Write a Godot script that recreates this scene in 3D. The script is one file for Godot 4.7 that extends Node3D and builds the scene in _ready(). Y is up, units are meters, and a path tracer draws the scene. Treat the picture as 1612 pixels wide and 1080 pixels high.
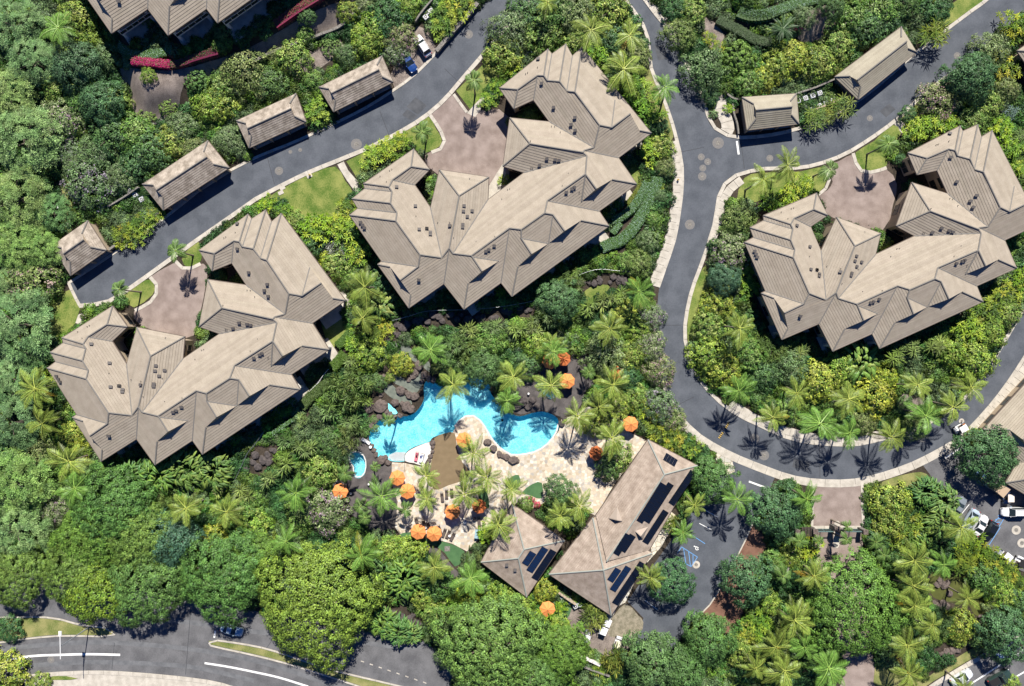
extends Node3D
# An aerial view of hillside villas round a pool. Plans are traced in photograph pixels and turned into metres:
# S pixels per metre on the ground, camera H metres up.
const S := 7.8
const H := 138.0
const PITCH := 0.37
var rng := RandomNumberGenerator.new()
var M := {}
var clear_polys: Array = []
var count_of := {}

func P(px: float, py: float, h := 0.0) -> Vector3:
	var f := (H - h) / H / S
	return Vector3((px - 806.0) * f, h, (py - 540.0) * f)

func P2(px: float, py: float) -> Vector2:
	return Vector2((px - 806.0) / S, (py - 540.0) / S)

func pts(a: Array) -> PackedVector2Array:
	var r := PackedVector2Array()
	for i in range(0, a.size(), 2):
		var g := G(a[i], a[i + 1])
		r.append(Vector2(g.x, g.z))
	return r

func numbered(called: String) -> String:
	var n: int = count_of.get(called, 0)
	count_of[called] = n + 1
	return called if n == 0 else "%s_%03d" % [called, n]

func tag(o: Node, label: String, category := "", group := "", kind := "") -> Node:
	if label: o.set_meta("label", label)
	if category: o.set_meta("category", category)
	if group: o.set_meta("group", group)
	if kind: o.set_meta("kind", kind)
	return o

func thing(called: String, label: String, category: String, at := Vector3.ZERO, turn := 0.0, group := "") -> Node3D:
	var o := Node3D.new()
	o.name = numbered(called)
	add_child(o, true)
	o.position = at
	o.rotation.y = turn
	tag(o, label, category, group)
	return o

func put(called: String, mesh: Mesh, mat: Material, parent: Node = null, at := Vector3.ZERO) -> MeshInstance3D:
	var o := MeshInstance3D.new()
	o.mesh = mesh
	if mat: o.material_override = mat
	o.position = at
	if parent == null:
		o.name = numbered(called)
		add_child(o, true)
	else:
		o.name = called
		parent.add_child(o, true)
	return o

func copy_of(o: Node3D, label: String, at: Vector3, turn := 0.0, sc := 1.0) -> Node3D:
	var c: Node3D = o.duplicate()
	c.name = numbered(String(o.get_meta("base")) if o.has_meta("base") else String(o.name))
	add_child(c, true)
	c.transform = Transform3D(Basis(Vector3.UP, turn).scaled(Vector3.ONE * sc), at)
	c.set_meta("label", label)
	return c

# ---- a small mesh collector -------------------------------------------------
class MB:
	var v := PackedVector3Array()
	var n := PackedVector3Array()
	var c := PackedColorArray()
	var uv := PackedVector2Array()
	func tri(a: Vector3, b: Vector3, d: Vector3, nn: Vector3, col := Color.WHITE) -> void:
		if (d - a).cross(b - a).dot(nn) < 0.0:
			var e := b
			b = d
			d = e
		v.append(a); v.append(b); v.append(d)
		n.append(nn); n.append(nn); n.append(nn)
		c.append(col); c.append(col); c.append(col)
	func flat(a: Vector3, b: Vector3, d: Vector3, col := Color.WHITE) -> void:
		tri(a, b, d, (d - a).cross(b - a).normalized(), col)
	func quad(a: Vector3, b: Vector3, d: Vector3, e: Vector3, col := Color.WHITE) -> void:
		var nn := (d - a).cross(b - a).normalized()
		tri(a, b, d, nn, col)
		tri(a, d, e, nn, col)
	func quadn(a: Vector3, b: Vector3, d: Vector3, e: Vector3, nn: Vector3, col := Color.WHITE) -> void:
		tri(a, b, d, nn, col)
		tri(a, d, e, nn, col)
	func box(lo: Vector3, hi: Vector3, col := Color.WHITE, t := Transform3D()) -> void:
		var p: Array[Vector3] = []
		for i in 8:
			p.append(t * Vector3(hi.x if i & 1 else lo.x, hi.y if i & 2 else lo.y, hi.z if i & 4 else lo.z))
		quad(p[2], p[6], p[7], p[3], col)
		quad(p[0], p[1], p[5], p[4], col)
		quad(p[4], p[5], p[7], p[6], col)
		quad(p[1], p[0], p[2], p[3], col)
		quad(p[5], p[1], p[3], p[7], col)
		quad(p[0], p[4], p[6], p[2], col)
	# a box with chamfered top edges
	func cbox(lo: Vector3, hi: Vector3, ch: float, col := Color.WHITE, t := Transform3D()) -> void:
		var b := [Vector3(lo.x, lo.y, lo.z), Vector3(hi.x, lo.y, lo.z), Vector3(hi.x, lo.y, hi.z), Vector3(lo.x, lo.y, hi.z)]
		var m := [Vector3(lo.x, hi.y - ch, lo.z), Vector3(hi.x, hi.y - ch, lo.z), Vector3(hi.x, hi.y - ch, hi.z), Vector3(lo.x, hi.y - ch, hi.z)]
		var u := [Vector3(lo.x + ch, hi.y, lo.z + ch), Vector3(hi.x - ch, hi.y, lo.z + ch), Vector3(hi.x - ch, hi.y, hi.z - ch), Vector3(lo.x + ch, hi.y, hi.z - ch)]
		for i in 4:
			var j := (i + 1) % 4
			quad(t * b[j], t * b[i], t * m[i], t * m[j], col)
			quad(t * m[j], t * m[i], t * u[i], t * u[j], col)
		quad(t * u[3], t * u[2], t * u[1], t * u[0], col)
	func tube(path: Array, radii: Array, sides := 6, col := Color.WHITE) -> void:
		var rings: Array = []
		for i in path.size():
			var d: Vector3 = (path[mini(i + 1, path.size() - 1)] - path[maxi(i - 1, 0)]).normalized()
			var s := d.cross(Vector3(0.3, 0.1, 0.95)).normalized()
			var w := d.cross(s)
			var ring: Array = []
			for k in sides:
				var a := TAU * k / sides
				ring.append([path[i] + (s * cos(a) + w * sin(a)) * radii[i], s * cos(a) + w * sin(a)])
			rings.append(ring)
		for i in rings.size() - 1:
			for k in sides:
				var k2 := (k + 1) % sides
				var q := [rings[i][k], rings[i][k2], rings[i + 1][k2], rings[i + 1][k]]
				for id in [[0, 1, 2], [0, 2, 3]]:
					var fl: bool = (q[id[2]][0] - q[id[0]][0]).cross(q[id[1]][0] - q[id[0]][0]).dot(q[id[0]][1]) < 0.0
					for j in ([id[0], id[2], id[1]] if fl else id):
						v.append(q[j][0]); n.append(q[j][1]); c.append(col)
		var last: Array = rings[-1]
		for k in sides:
			flat(path[-1], last[(k + 1) % sides][0], last[k][0], col)
	func disc(at: Vector3, r: float, sides := 16, col := Color.WHITE, r0 := 0.0) -> void:
		for k in sides:
			var a := TAU * k / sides
			var b := TAU * (k + 1) / sides
			var p := at + Vector3(cos(a), 0, sin(a)) * r
			var q := at + Vector3(cos(b), 0, sin(b)) * r
			if r0 > 0.0:
				quadn(p, q, at + Vector3(cos(b), 0, sin(b)) * r0, at + Vector3(cos(a), 0, sin(a)) * r0, Vector3.UP, col)
			else:
				tri(at, p, q, Vector3.UP, col)
	func drum(at: Vector3, r: float, h: float, sides := 16, col := Color.WHITE, r1 := -1.0) -> void:
		var rt := r if r1 < 0.0 else r1
		for k in sides:
			var a := TAU * k / sides
			var b := TAU * (k + 1) / sides
			var da := Vector3(cos(a), 0, sin(a))
			var db := Vector3(cos(b), 0, sin(b))
			var up := Vector3(0, h, 0)
			var nn := ((da + db) * 0.5).normalized()
			quadn(at + da * r, at + db * r, at + db * rt + up, at + da * rt + up, nn, col)
			tri(at + up, at + da * rt + up, at + db * rt + up, Vector3.UP, col)
	func mesh() -> ArrayMesh:
		var a := []
		a.resize(Mesh.ARRAY_MAX)
		a[Mesh.ARRAY_VERTEX] = v
		a[Mesh.ARRAY_NORMAL] = n
		a[Mesh.ARRAY_COLOR] = c
		if uv.size() == v.size(): a[Mesh.ARRAY_TEX_UV] = uv
		var m := ArrayMesh.new()
		m.add_surface_from_arrays(Mesh.PRIMITIVE_TRIANGLES, a)
		return m

# ---- materials ---------------------------------------------------------------
func lin(r: float, g: float, b: float) -> Color:
	return Color(r, g, b).linear_to_srgb()

func plain(col: Color, rough := 0.8, metal := 0.0) -> StandardMaterial3D:
	var m := StandardMaterial3D.new()
	m.albedo_color = col
	m.roughness = rough
	m.metallic = metal
	return m

func leafy(col: Color, rough := 0.55, back := 0.0) -> StandardMaterial3D:
	var m := plain(col, rough)
	m.vertex_color_use_as_albedo = true
	m.metallic_specular = 0.35
	if back > 0.0:
		m.backlight_enabled = true
		m.backlight = Color(back, back, back * 0.3)
	return m

# mottled texture: layers are [frequency, strength, fractal octaves, seed]; the colour runs from a to b (linear values)
func mottle(a: Vector3, b: Vector3, layers: Array, size := 512, speck := 0.0) -> ImageTexture:
	var im := Image.create(size, size, false, Image.FORMAT_RGB8)
	var ns: Array = []
	for l in layers:
		var f := FastNoiseLite.new()
		f.noise_type = FastNoiseLite.TYPE_SIMPLEX_SMOOTH
		f.frequency = l[0] / float(size)
		f.seed = l[3]
		f.fractal_type = FastNoiseLite.FRACTAL_FBM if l[2] > 1 else FastNoiseLite.FRACTAL_NONE
		f.fractal_octaves = l[2]
		ns.append(f.get_seamless_image(size, size, false, false, 0.15, true).get_data())
	var r := RandomNumberGenerator.new()
	r.seed = 7
	var data := PackedByteArray()
	data.resize(size * size * 3)
	for i in size * size:
		var t := 0.5
		for k in layers.size():
			t += (ns[k][i] / 255.0 - 0.5) * layers[k][1]
		if speck > 0.0:
			t += (r.randf() - 0.5) * speck
		t = clampf(t, 0.0, 1.0)
		var q := a.lerp(b, t)
		data[i * 3] = int(255.0 * pow(q.x, 0.4545))
		data[i * 3 + 1] = int(255.0 * pow(q.y, 0.4545))
		data[i * 3 + 2] = int(255.0 * pow(q.z, 0.4545))
	im.set_data(size, size, false, Image.FORMAT_RGB8, data)
	return ImageTexture.create_from_image(im)

func world_tex(tex: Texture2D, metres: float, rough := 0.9) -> StandardMaterial3D:
	var m := plain(Color.WHITE, rough)
	m.albedo_texture = tex
	m.uv1_triplanar = true
	m.uv1_world_triplanar = true
	m.uv1_scale = Vector3.ONE / metres
	m.metallic_specular = 0.3
	return m

# irregular stone pieces with joints between them
func flagstones(size: int, cells: int, tones: Array, joint: Vector3) -> ImageTexture:
	var r := RandomNumberGenerator.new()
	r.seed = 31
	var p: Array = []
	var t: Array = []
	for i in cells * cells:
		p.append(Vector2(r.randf_range(0.1, 0.9), r.randf_range(0.1, 0.9)))
		var q: Vector3 = tones[r.randi() % tones.size()]
		t.append(q * r.randf_range(0.8, 1.15))
	var data := PackedByteArray()
	data.resize(size * size * 3)
	for y in size:
		for x in size:
			var gx := float(x) / size * cells
			var gy := float(y) / size * cells
			var cx := int(gx)
			var cy := int(gy)
			var d1 := 9.0
			var d2 := 9.0
			var best := 0
			for j in [-1, 0, 1]:
				for i in [-1, 0, 1]:
					var id: int = posmod(cy + j, cells) * cells + posmod(cx + i, cells)
					var q: Vector2 = p[id]
					var dx: float = cx + i + q.x - gx
					var dy: float = cy + j + q.y - gy
					var d := dx * dx + dy * dy
					if d < d1:
						d2 = d1
						d1 = d
						best = id
					elif d < d2:
						d2 = d
			var e := sqrt(d2) - sqrt(d1)
			var col: Vector3 = joint if e < 0.09 else t[best]
			col *= r.randf_range(0.9, 1.06)
			var o := (y * size + x) * 3
			data[o] = int(255.0 * pow(clampf(col.x, 0, 1), 0.4545))
			data[o + 1] = int(255.0 * pow(clampf(col.y, 0, 1), 0.4545))
			data[o + 2] = int(255.0 * pow(clampf(col.z, 0, 1), 0.4545))
	var im := Image.create_from_data(size, size, false, Image.FORMAT_RGB8, data)
	return ImageTexture.create_from_image(im)

func make_materials() -> void:
	M.soil = world_tex(mottle(Vector3(0.022, 0.018, 0.013), Vector3(0.075, 0.058, 0.042), [[6, 0.8, 3, 1], [60, 0.9, 2, 2]], 512, 0.5), 31.0, 1.0)
	M.mulch = world_tex(mottle(Vector3(0.09, 0.072, 0.062), Vector3(0.33, 0.28, 0.245), [[8, 0.7, 3, 3], [70, 0.8, 2, 4]], 512, 0.5), 17.0, 1.0)
	M.asphalt = world_tex(mottle(Vector3(0.066, 0.075, 0.090), Vector3(0.112, 0.123, 0.142), [[9, 1.1, 4, 5], [90, 0.3, 1, 6]], 512, 0.45), 41.0, 0.85)
	M.old_asphalt = world_tex(mottle(Vector3(0.088, 0.089, 0.094), Vector3(0.160, 0.160, 0.166), [[9, 1.1, 4, 15], [90, 0.3, 1, 16]], 512, 0.45), 37.0, 0.9)
	M.patch = world_tex(mottle(Vector3(0.055, 0.060, 0.068), Vector3(0.10, 0.105, 0.115), [[9, 1.0, 3, 45]], 256, 0.45), 17.0, 0.85)
	M.seam = plain(lin(0.045, 0.048, 0.055), 0.9)
	M.wheel_wear = world_tex(mottle(Vector3(0.10, 0.104, 0.112), Vector3(0.175, 0.18, 0.188), [[9, 1.0, 3, 46]], 256, 0.45), 19.0, 0.85)
	M.concrete = world_tex(mottle(Vector3(0.36, 0.33, 0.28), Vector3(0.58, 0.54, 0.47), [[7, 0.8, 3, 7], [60, 0.5, 2, 8]], 512, 0.25), 13.0, 0.9)
	M.pavers = world_tex(mottle(Vector3(0.185, 0.142, 0.122), Vector3(0.335, 0.275, 0.245), [[6, 0.9, 4, 9], [128, 0.5, 1, 10]], 512, 0.5), 19.0, 0.9)
	M.red_path = world_tex(mottle(Vector3(0.13, 0.065, 0.045), Vector3(0.23, 0.13, 0.09), [[6, 0.8, 3, 11]], 256, 0.4), 11.0, 0.95)
	M.lawn = world_tex(mottle(Vector3(0.065, 0.13, 0.016), Vector3(0.25, 0.27, 0.075), [[5, 1.3, 4, 12], [60, 0.7, 2, 13]], 512, 0.5), 23.0, 1.0)
	M.dry_lawn = world_tex(mottle(Vector3(0.10, 0.14, 0.03), Vector3(0.29, 0.27, 0.11), [[5, 1.1, 3, 14], [60, 0.6, 2, 13]], 512, 0.5), 19.0, 1.0)
	M.turf = world_tex(mottle(Vector3(0.045, 0.11, 0.045), Vector3(0.09, 0.19, 0.075), [[5, 0.6, 2, 17]], 256, 0.4), 9.0, 1.0)
	M.dark_deck = world_tex(mottle(Vector3(0.055, 0.05, 0.05), Vector3(0.14, 0.125, 0.12), [[7, 0.8, 3, 18], [50, 0.5, 2, 19]], 512, 0.35), 13.0, 0.95)
	M.sand = world_tex(mottle(Vector3(0.17, 0.125, 0.07), Vector3(0.23, 0.17, 0.10), [[5, 0.6, 2, 20]], 256, 0.5), 7.0, 1.0)
	M.flag = world_tex(flagstones(640, 23, [Vector3(0.568, 0.493, 0.378), Vector3(0.619, 0.552, 0.445), Vector3(0.516, 0.425, 0.311), Vector3(0.593, 0.552, 0.479), Vector3(0.447, 0.416, 0.370), Vector3(0.602, 0.518, 0.403), Vector3(0.585, 0.510, 0.403)], Vector3(0.482, 0.416, 0.328)), 14.0, 0.85)
	M.pale_stone = world_tex(flagstones(256, 6, [Vector3(0.6, 0.56, 0.47), Vector3(0.66, 0.58, 0.47), Vector3(0.5, 0.48, 0.42)], Vector3(0.3, 0.27, 0.2)), 6.0, 0.85)
	M.dry_stone = world_tex(mottle(Vector3(0.14, 0.13, 0.085), Vector3(0.33, 0.29, 0.22), [[9, 1.0, 3, 24], [40, 0.6, 2, 25]], 512, 0.35), 11.0, 1.0)
	M.caustic_plaster = world_tex(mottle(Vector3(0.10, 0.62, 0.72), Vector3(0.42, 0.92, 0.97), [[4, 0.6, 2, 47], [20, 0.6, 1, 21], [40, 0.6, 1, 22]], 512, 0.1), 9.0, 0.6)  # cell mottling imitates ripple light, painted into the pool floor colour
	M.pond_bed = world_tex(mottle(Vector3(0.05, 0.06, 0.012), Vector3(0.10, 0.11, 0.025), [[5, 0.8, 3, 23]], 256, 0.2), 11.0, 0.7)
	M.grey_bed = world_tex(mottle(Vector3(0.10, 0.12, 0.10), Vector3(0.2, 0.22, 0.18), [[7, 0.8, 3, 27]], 256, 0.2), 9.0, 0.7)
	var water := plain(Color(0.01, 0.50, 0.66, 0.16), 0.04)
	water.transparency = BaseMaterial3D.TRANSPARENCY_ALPHA
	water.normal_enabled = true
	var wn := FastNoiseLite.new()
	wn.frequency = 0.03
	wn.seed = 5
	var wim := wn.get_seamless_image(256, 256)
	wim.bump_map_to_normal_map(3.0)
	water.normal_texture = ImageTexture.create_from_image(wim)
	water.uv1_triplanar = true
	water.uv1_world_triplanar = true
	water.uv1_scale = Vector3.ONE / 5.0
	M.water = water
	var murk := water.duplicate()
	murk.albedo_color = Color(0.22, 0.26, 0.08, 0.3)
	M.murk = murk
	var roof := leafy(Color.WHITE, 0.85)
	roof.albedo_texture = mottle(Vector3(0.55, 0.53, 0.50), Vector3(1, 1, 1), [[6, 0.5, 4, 28], [110, 0.7, 1, 29]], 512, 0.55)
	roof.uv1_triplanar = true
	roof.uv1_scale = Vector3.ONE / 14.0
	M.roof = roof
	var weathered := roof.duplicate()
	weathered.albedo_texture = mottle(Vector3(0.36, 0.34, 0.32), Vector3(1, 1, 1), [[9, 1.5, 4, 30], [60, 0.9, 2, 29]], 512, 0.35)
	weathered.uv1_scale = Vector3.ONE / 15.0
	M.weathered = weathered
	var club := roof.duplicate()
	club.albedo_texture = mottle(Vector3(0.50, 0.47, 0.44), Vector3(1, 1, 1), [[8, 1.1, 4, 41], [90, 0.7, 1, 29]], 512, 0.4)
	M.club_roof = club
	M.roof_plain = plain(lin(0.36, 0.30, 0.25), 0.9)
	var tint := [Color(0.96, 1, 1), Color(0.88, 0.95, 0.98), Color(0.97, 0.98, 0.92), Color(0.82, 0.93, 0.93), Color(0.94, 1.0, 0.86)]
	for k in 5: M["leaf%d" % k] = leafy(tint[k], 0.5, 0.09)
	M.frond = leafy(Color(1, 1, 1), 0.42, 0.12)
	M.frond_b = leafy(Color(0.82, 0.96, 0.95), 0.42, 0.12)
	M.frond_c = leafy(Color(0.93, 0.93, 0.92), 0.45, 0.12)
	M.frond_dark = leafy(Color(0.95, 1, 1), 0.45, 0.1)
	M.ridge = plain(lin(0.17, 0.16, 0.145), 0.8)
	M.ridge_green = plain(lin(0.27, 0.29, 0.26), 0.7)
	M.fascia = plain(lin(0.13, 0.10, 0.08), 0.7)
	M.wall = world_tex(mottle(Vector3(0.36, 0.29, 0.21), Vector3(0.45, 0.37, 0.27), [[6, 0.8, 3, 33]], 256, 0.2), 9.0, 0.9)
	M.brown_wall = plain(lin(0.11, 0.065, 0.05), 0.8)
	M.white_wall = world_tex(mottle(Vector3(0.55, 0.53, 0.5), Vector3(0.7, 0.68, 0.64), [[6, 0.8, 3, 34]], 256, 0.2), 9.0, 0.9)
	M.dark = plain(lin(0.015, 0.014, 0.014), 0.6)
	M.vent = plain(lin(0.10, 0.09, 0.085), 0.7)
	M.glass = plain(lin(0.02, 0.03, 0.035), 0.08)
	M.panel = plain(lin(0.006, 0.009, 0.018), 0.16)
	M.panel_blue = plain(lin(0.008, 0.02, 0.055), 0.16)
	M.frame = plain(lin(0.03, 0.03, 0.035), 0.4, 0.5)
	M.white = plain(lin(0.78, 0.78, 0.77), 0.5)
	M.paint = plain(lin(0.75, 0.75, 0.73), 0.8)
	M.blue_paint = plain(lin(0.12, 0.30, 0.58), 0.8)
	M.yellow = plain(lin(0.62, 0.42, 0.10), 0.8)
	M.black = plain(lin(0.012, 0.012, 0.012), 0.7)
	M.steel = plain(lin(0.45, 0.47, 0.48), 0.35, 0.8)
	M.grey_metal = plain(lin(0.30, 0.33, 0.36), 0.5, 0.2)
	M.cover_ring = world_tex(mottle(Vector3(0.14, 0.135, 0.13), Vector3(0.22, 0.21, 0.2), [[9, 0.8, 2, 44]], 128, 0.3), 3.0, 0.9)
	M.teal = plain(lin(0.10, 0.16, 0.155), 0.6)
	M.trunk = plain(lin(0.13, 0.11, 0.085), 0.95)
	M.palm_trunk = plain(lin(0.20, 0.17, 0.13), 0.95)
	M.wood = plain(lin(0.09, 0.07, 0.06), 0.8)
	M.canvas = leafy(lin(0.80, 0.29, 0.09), 0.9, 0.1)
	M.worn_shaded_canvas = leafy(lin(0.50, 0.15, 0.05), 0.9, 0.1)  # darker canvas: wilted umbrellas, and shade painted onto those standing in shade
	M.rock = world_tex(mottle(Vector3(0.045, 0.036, 0.033), Vector3(0.20, 0.16, 0.14), [[9, 1.0, 4, 35], [50, 0.6, 2, 36]], 512, 0.25), 5.0, 0.95)
	M.lava = world_tex(mottle(Vector3(0.03, 0.027, 0.027), Vector3(0.13, 0.11, 0.105), [[9, 1.0, 4, 37], [50, 0.6, 2, 38]], 512, 0.3), 6.0, 0.95)
	M.wallstone = world_tex(mottle(Vector3(0.10, 0.095, 0.085), Vector3(0.30, 0.28, 0.25), [[12, 1.0, 3, 39], [50, 0.6, 2, 40]], 256, 0.3), 5.0, 0.95)
	M.rubber = plain(lin(0.015, 0.015, 0.016), 0.9)
	M.bark_pale = plain(lin(0.25, 0.22, 0.19), 0.95)

func car_paint(r: float, g: float, b: float) -> StandardMaterial3D:
	var m := plain(lin(r, g, b), 0.3, 0.1)
	m.clearcoat_enabled = true
	m.clearcoat = 0.8
	m.clearcoat_roughness = 0.1
	return m

# ---- roofs -------------------------------------------------------------------
# vx: corner name -> [x, y] in photograph pixels; faces: [corner names, eave start, eave end] ("" where the face has no eave of its own)
func solve_roof(vx: Dictionary, faces: Array, z0: float, pitch: float) -> Dictionary:
	var hs := {}
	for k in vx: hs[k] = z0
	var eaves := {}
	for f in faces:
		if f[1] != "":
			eaves[f[1]] = true
			eaves[f[2]] = true
	var pos := {}
	for step in 4:
		for k in vx: pos[k] = P(vx[k][0], vx[k][1], hs[k])
		var sum := {}
		var cnt := {}
		for f in faces:
			if f[1] == "": continue
			var a := Vector2(pos[f[1]].x, pos[f[1]].z)
			var b := Vector2(pos[f[2]].x, pos[f[2]].z)
			var d := (b - a).normalized()
			for k in f[0]:
				if eaves.has(k): continue
				var q := Vector2(pos[k].x, pos[k].z) - a
				sum[k] = sum.get(k, 0.0) + z0 + pitch * absf(d.x * q.y - d.y * q.x)
				cnt[k] = cnt.get(k, 0) + 1
		for k in sum: hs[k] = sum[k] / cnt[k]
	for k in vx: pos[k] = P(vx[k][0], vx[k][1], hs[k])
	return pos

func newell(p: Array) -> Vector3:
	var n := Vector3.ZERO
	for i in p.size():
		var a: Vector3 = p[i]
		var b: Vector3 = p[(i + 1) % p.size()]
		n += Vector3((a.y - b.y) * (a.z + b.z), (a.z - b.z) * (a.x + b.x), (a.x - b.x) * (a.y + b.y))
	n = n.normalized()
	return n if n.y >= 0.0 else -n

# how far the slope's true corners lift the point q off their mean plane
func bump(p: PackedVector2Array, offs: PackedFloat32Array, tris: PackedInt32Array, q: Vector2) -> float:
	var best := 0.0
	var least := -INF
	for t in range(0, tris.size(), 3):
		var a := p[tris[t]]
		var b := p[tris[t + 1]]
		var c := p[tris[t + 2]]
		var d := (b - a).cross(c - a)
		if absf(d) < 1e-6: continue
		var u := (b - q).cross(c - q) / d
		var v := (c - q).cross(a - q) / d
		var w := 1.0 - u - v
		var m := minf(u, minf(v, w))
		if m > least:
			least = m
			best = offs[tris[t]] * u + offs[tris[t + 1]] * v + offs[tris[t + 2]] * w
			if m >= -1e-4: break
	return best

# one tiled slope: overlapping courses, each proud of the one below
func tile_face(mb: MB, p: Array, base: Color, course := 0.5, step := 0.05) -> void:
	var n := newell(p)
	var up := (Vector3.UP - n * n.y)
	up = up.normalized() if up.length() > 0.05 else Vector3(0, 0, -1)
	var along := up.cross(n)
	var o: Vector3 = p[0]
	var flat2 := PackedVector2Array()
	var lo := INF
	var hi := -INF
	var mid := Vector2.ZERO
	for q in p:
		var d: Vector3 = q - o
		flat2.append(Vector2(d.dot(along), d.dot(up)))
		lo = minf(lo, flat2[-1].y)
		hi = maxf(hi, flat2[-1].y)
	var offs := PackedFloat32Array()
	for q in p: offs.append((q - o).dot(n))
	var tris := Geometry2D.triangulate_polygon(flat2)
	var rows := int(ceil((hi - lo) / course))
	for r in rows:
		var v0 := lo + r * course
		var v1 := v0 + course
		var strip := PackedVector2Array([Vector2(-500, v0), Vector2(500, v0), Vector2(500, v1), Vector2(-500, v1)])
		var tone := rng.randf_range(0.94, 1.06)
		for poly in Geometry2D.intersect_polygons(flat2, strip):
			var ids := Geometry2D.triangulate_polygon(poly)
			for t in range(0, ids.size(), 3):
				var c: Array[Vector3] = []
				for j in 3:
					var q: Vector2 = poly[ids[t + j]]
					c.append(o + along * q.x + up * q.y + n * (step * (1.0 - (q.y - v0) / course) + bump(flat2, offs, tris, q)))
				mb.tri(c[0], c[1], c[2], n, base * tone)
			for j in poly.size():
				var a := poly[j]
				var b := poly[(j + 1) % poly.size()]
				if absf(a.y - v0) < 0.002 and absf(b.y - v0) < 0.002:
					var a3: Vector3 = o + along * a.x + up * a.y + n * bump(flat2, offs, tris, a)
					var b3: Vector3 = o + along * b.x + up * b.y + n * bump(flat2, offs, tris, b)
					mb.quadn(a3 - up * 0.04, b3 - up * 0.04, b3 + n * step, a3 + n * step, (n * 0.5 - up).normalized(), base * 0.78)  # riser darkened in vertex colour, painting shade under each course edge

func slab_bar(mb: MB, a: Vector3, b: Vector3, w: float, t: float, lift: float, col := Color.WHITE) -> void:
	var d := (b - a).normalized()
	var s := d.cross(Vector3.UP).normalized() * w * 0.5
	var u := Vector3.UP
	var up := [a - s + u * (lift - t), a - s * 0.45 + u * lift, a + s * 0.45 + u * lift, a + s + u * (lift - t)]
	var off := b - a
	for i in 3:
		mb.quad(up[i], up[i + 1], up[i + 1] + off, up[i] + off, col)
	mb.quad(up[0], up[3], up[2], up[1], col)
	mb.quad(up[0] + off, up[1] + off, up[2] + off, up[3] + off, col)

# puts the roof with its ridge caps, valleys and eaves under o; returns the corner positions relative to o
func roof_parts(o: Node3D, pos: Dictionary, faces: Array, outline: Array, base: Color, roof_mat: Material, ridge_mat: Material, gables: Array, origin: Vector3, course := 0.5) -> void:
	var mb := MB.new()
	var rel := {}
	for k in pos: rel[k] = pos[k] - origin
	for f in faces:
		var p: Array = []
		for k in f[0]: p.append(rel[k])
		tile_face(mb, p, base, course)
	var roof := put("roof", mb.mesh(), roof_mat, o)
	var edges := {}
	for f in faces:
		var p: Array = []
		for k in f[0]: p.append(rel[k])
		var n := newell(p)
		var mid := Vector3.ZERO
		for q in p: mid += q / p.size()
		for i in p.size():
			var a: String = f[0][i]
			var b: String = f[0][(i + 1) % p.size()]
			var key := a + "|" + b if a < b else b + "|" + a
			if not edges.has(key): edges[key] = []
			edges[key].append([n, mid, rel[a], rel[b]])
	var eav := MB.new()
	for key in edges:
		var e: Array = edges[key]
		if e.size() == 2:
			var convex: bool = (e[1][1] - e[0][2]).dot(e[0][0]) < 0.0
			if e[0][0].dot(e[1][0]) > 0.995: continue
			var bar := MB.new()
			if convex: slab_bar(bar, e[0][2], e[0][3], 0.30, 0.10, 0.19)
			else: slab_bar(bar, e[0][2], e[0][3], 0.22, 0.02, 0.10)
			put("ridge_cap" if convex else "valley_flashing", bar.mesh(), ridge_mat if convex else M.ridge, roof)
	for i in outline.size():
		var a: Vector3 = rel[outline[i]]
		var b: Vector3 = rel[outline[(i + 1) % outline.size()]]
		slab_bar(eav, a, b, 0.22, 0.16, 0.06)
		slab_bar(eav, a - Vector3(0, 0.16, 0), b - Vector3(0, 0.16, 0), 0.12, 0.12, 0.06)
	put("gutter", eav.mesh(), M.fascia, roof)
	for g in gables:
		var gm := MB.new()
		gm.flat(rel[g[0]], rel[g[1]], rel[g[2]])
		put("gable_wall", gm.mesh(), M.wall, o)
	# soffit
	var sp := PackedVector2Array()
	for k in outline: sp.append(Vector2(rel[k].x, rel[k].z))
	var y: float = rel[outline[0]].y - 0.2
	var sm := MB.new()
	var ids := Geometry2D.triangulate_polygon(sp)
	for t in range(0, ids.size(), 3):
		var q: Array = []
		for j in 3: q.append(Vector3(sp[ids[t + j]].x, y, sp[ids[t + j]].y))
		sm.tri(q[0], q[1], q[2], Vector3.DOWN)
	put("soffit", sm.mesh(), M.wall, o)

func roof_height(pos: Dictionary, faces: Array, px: float, py: float, z0: float) -> Array:
	var h := z0 + 1.5
	for step in 4:
		var q := P(px, py, h)
		var q2 := Vector2(q.x, q.z)
		for f in faces:
			var pp := PackedVector2Array()
			var p3: Array = []
			for k in f[0]:
				pp.append(Vector2(pos[k].x, pos[k].z))
				p3.append(pos[k])
			if Geometry2D.is_point_in_polygon(q2, pp):
				var n := newell(p3)
				var c: Vector3 = pos[f[0][0]]
				h = c.y - (n.x * (q.x - c.x) + n.z * (q.z - c.z)) / n.y
				if step == 3: return [P(px, py, h), n]
				break
	return [P(px, py, h), Vector3.UP]

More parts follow.
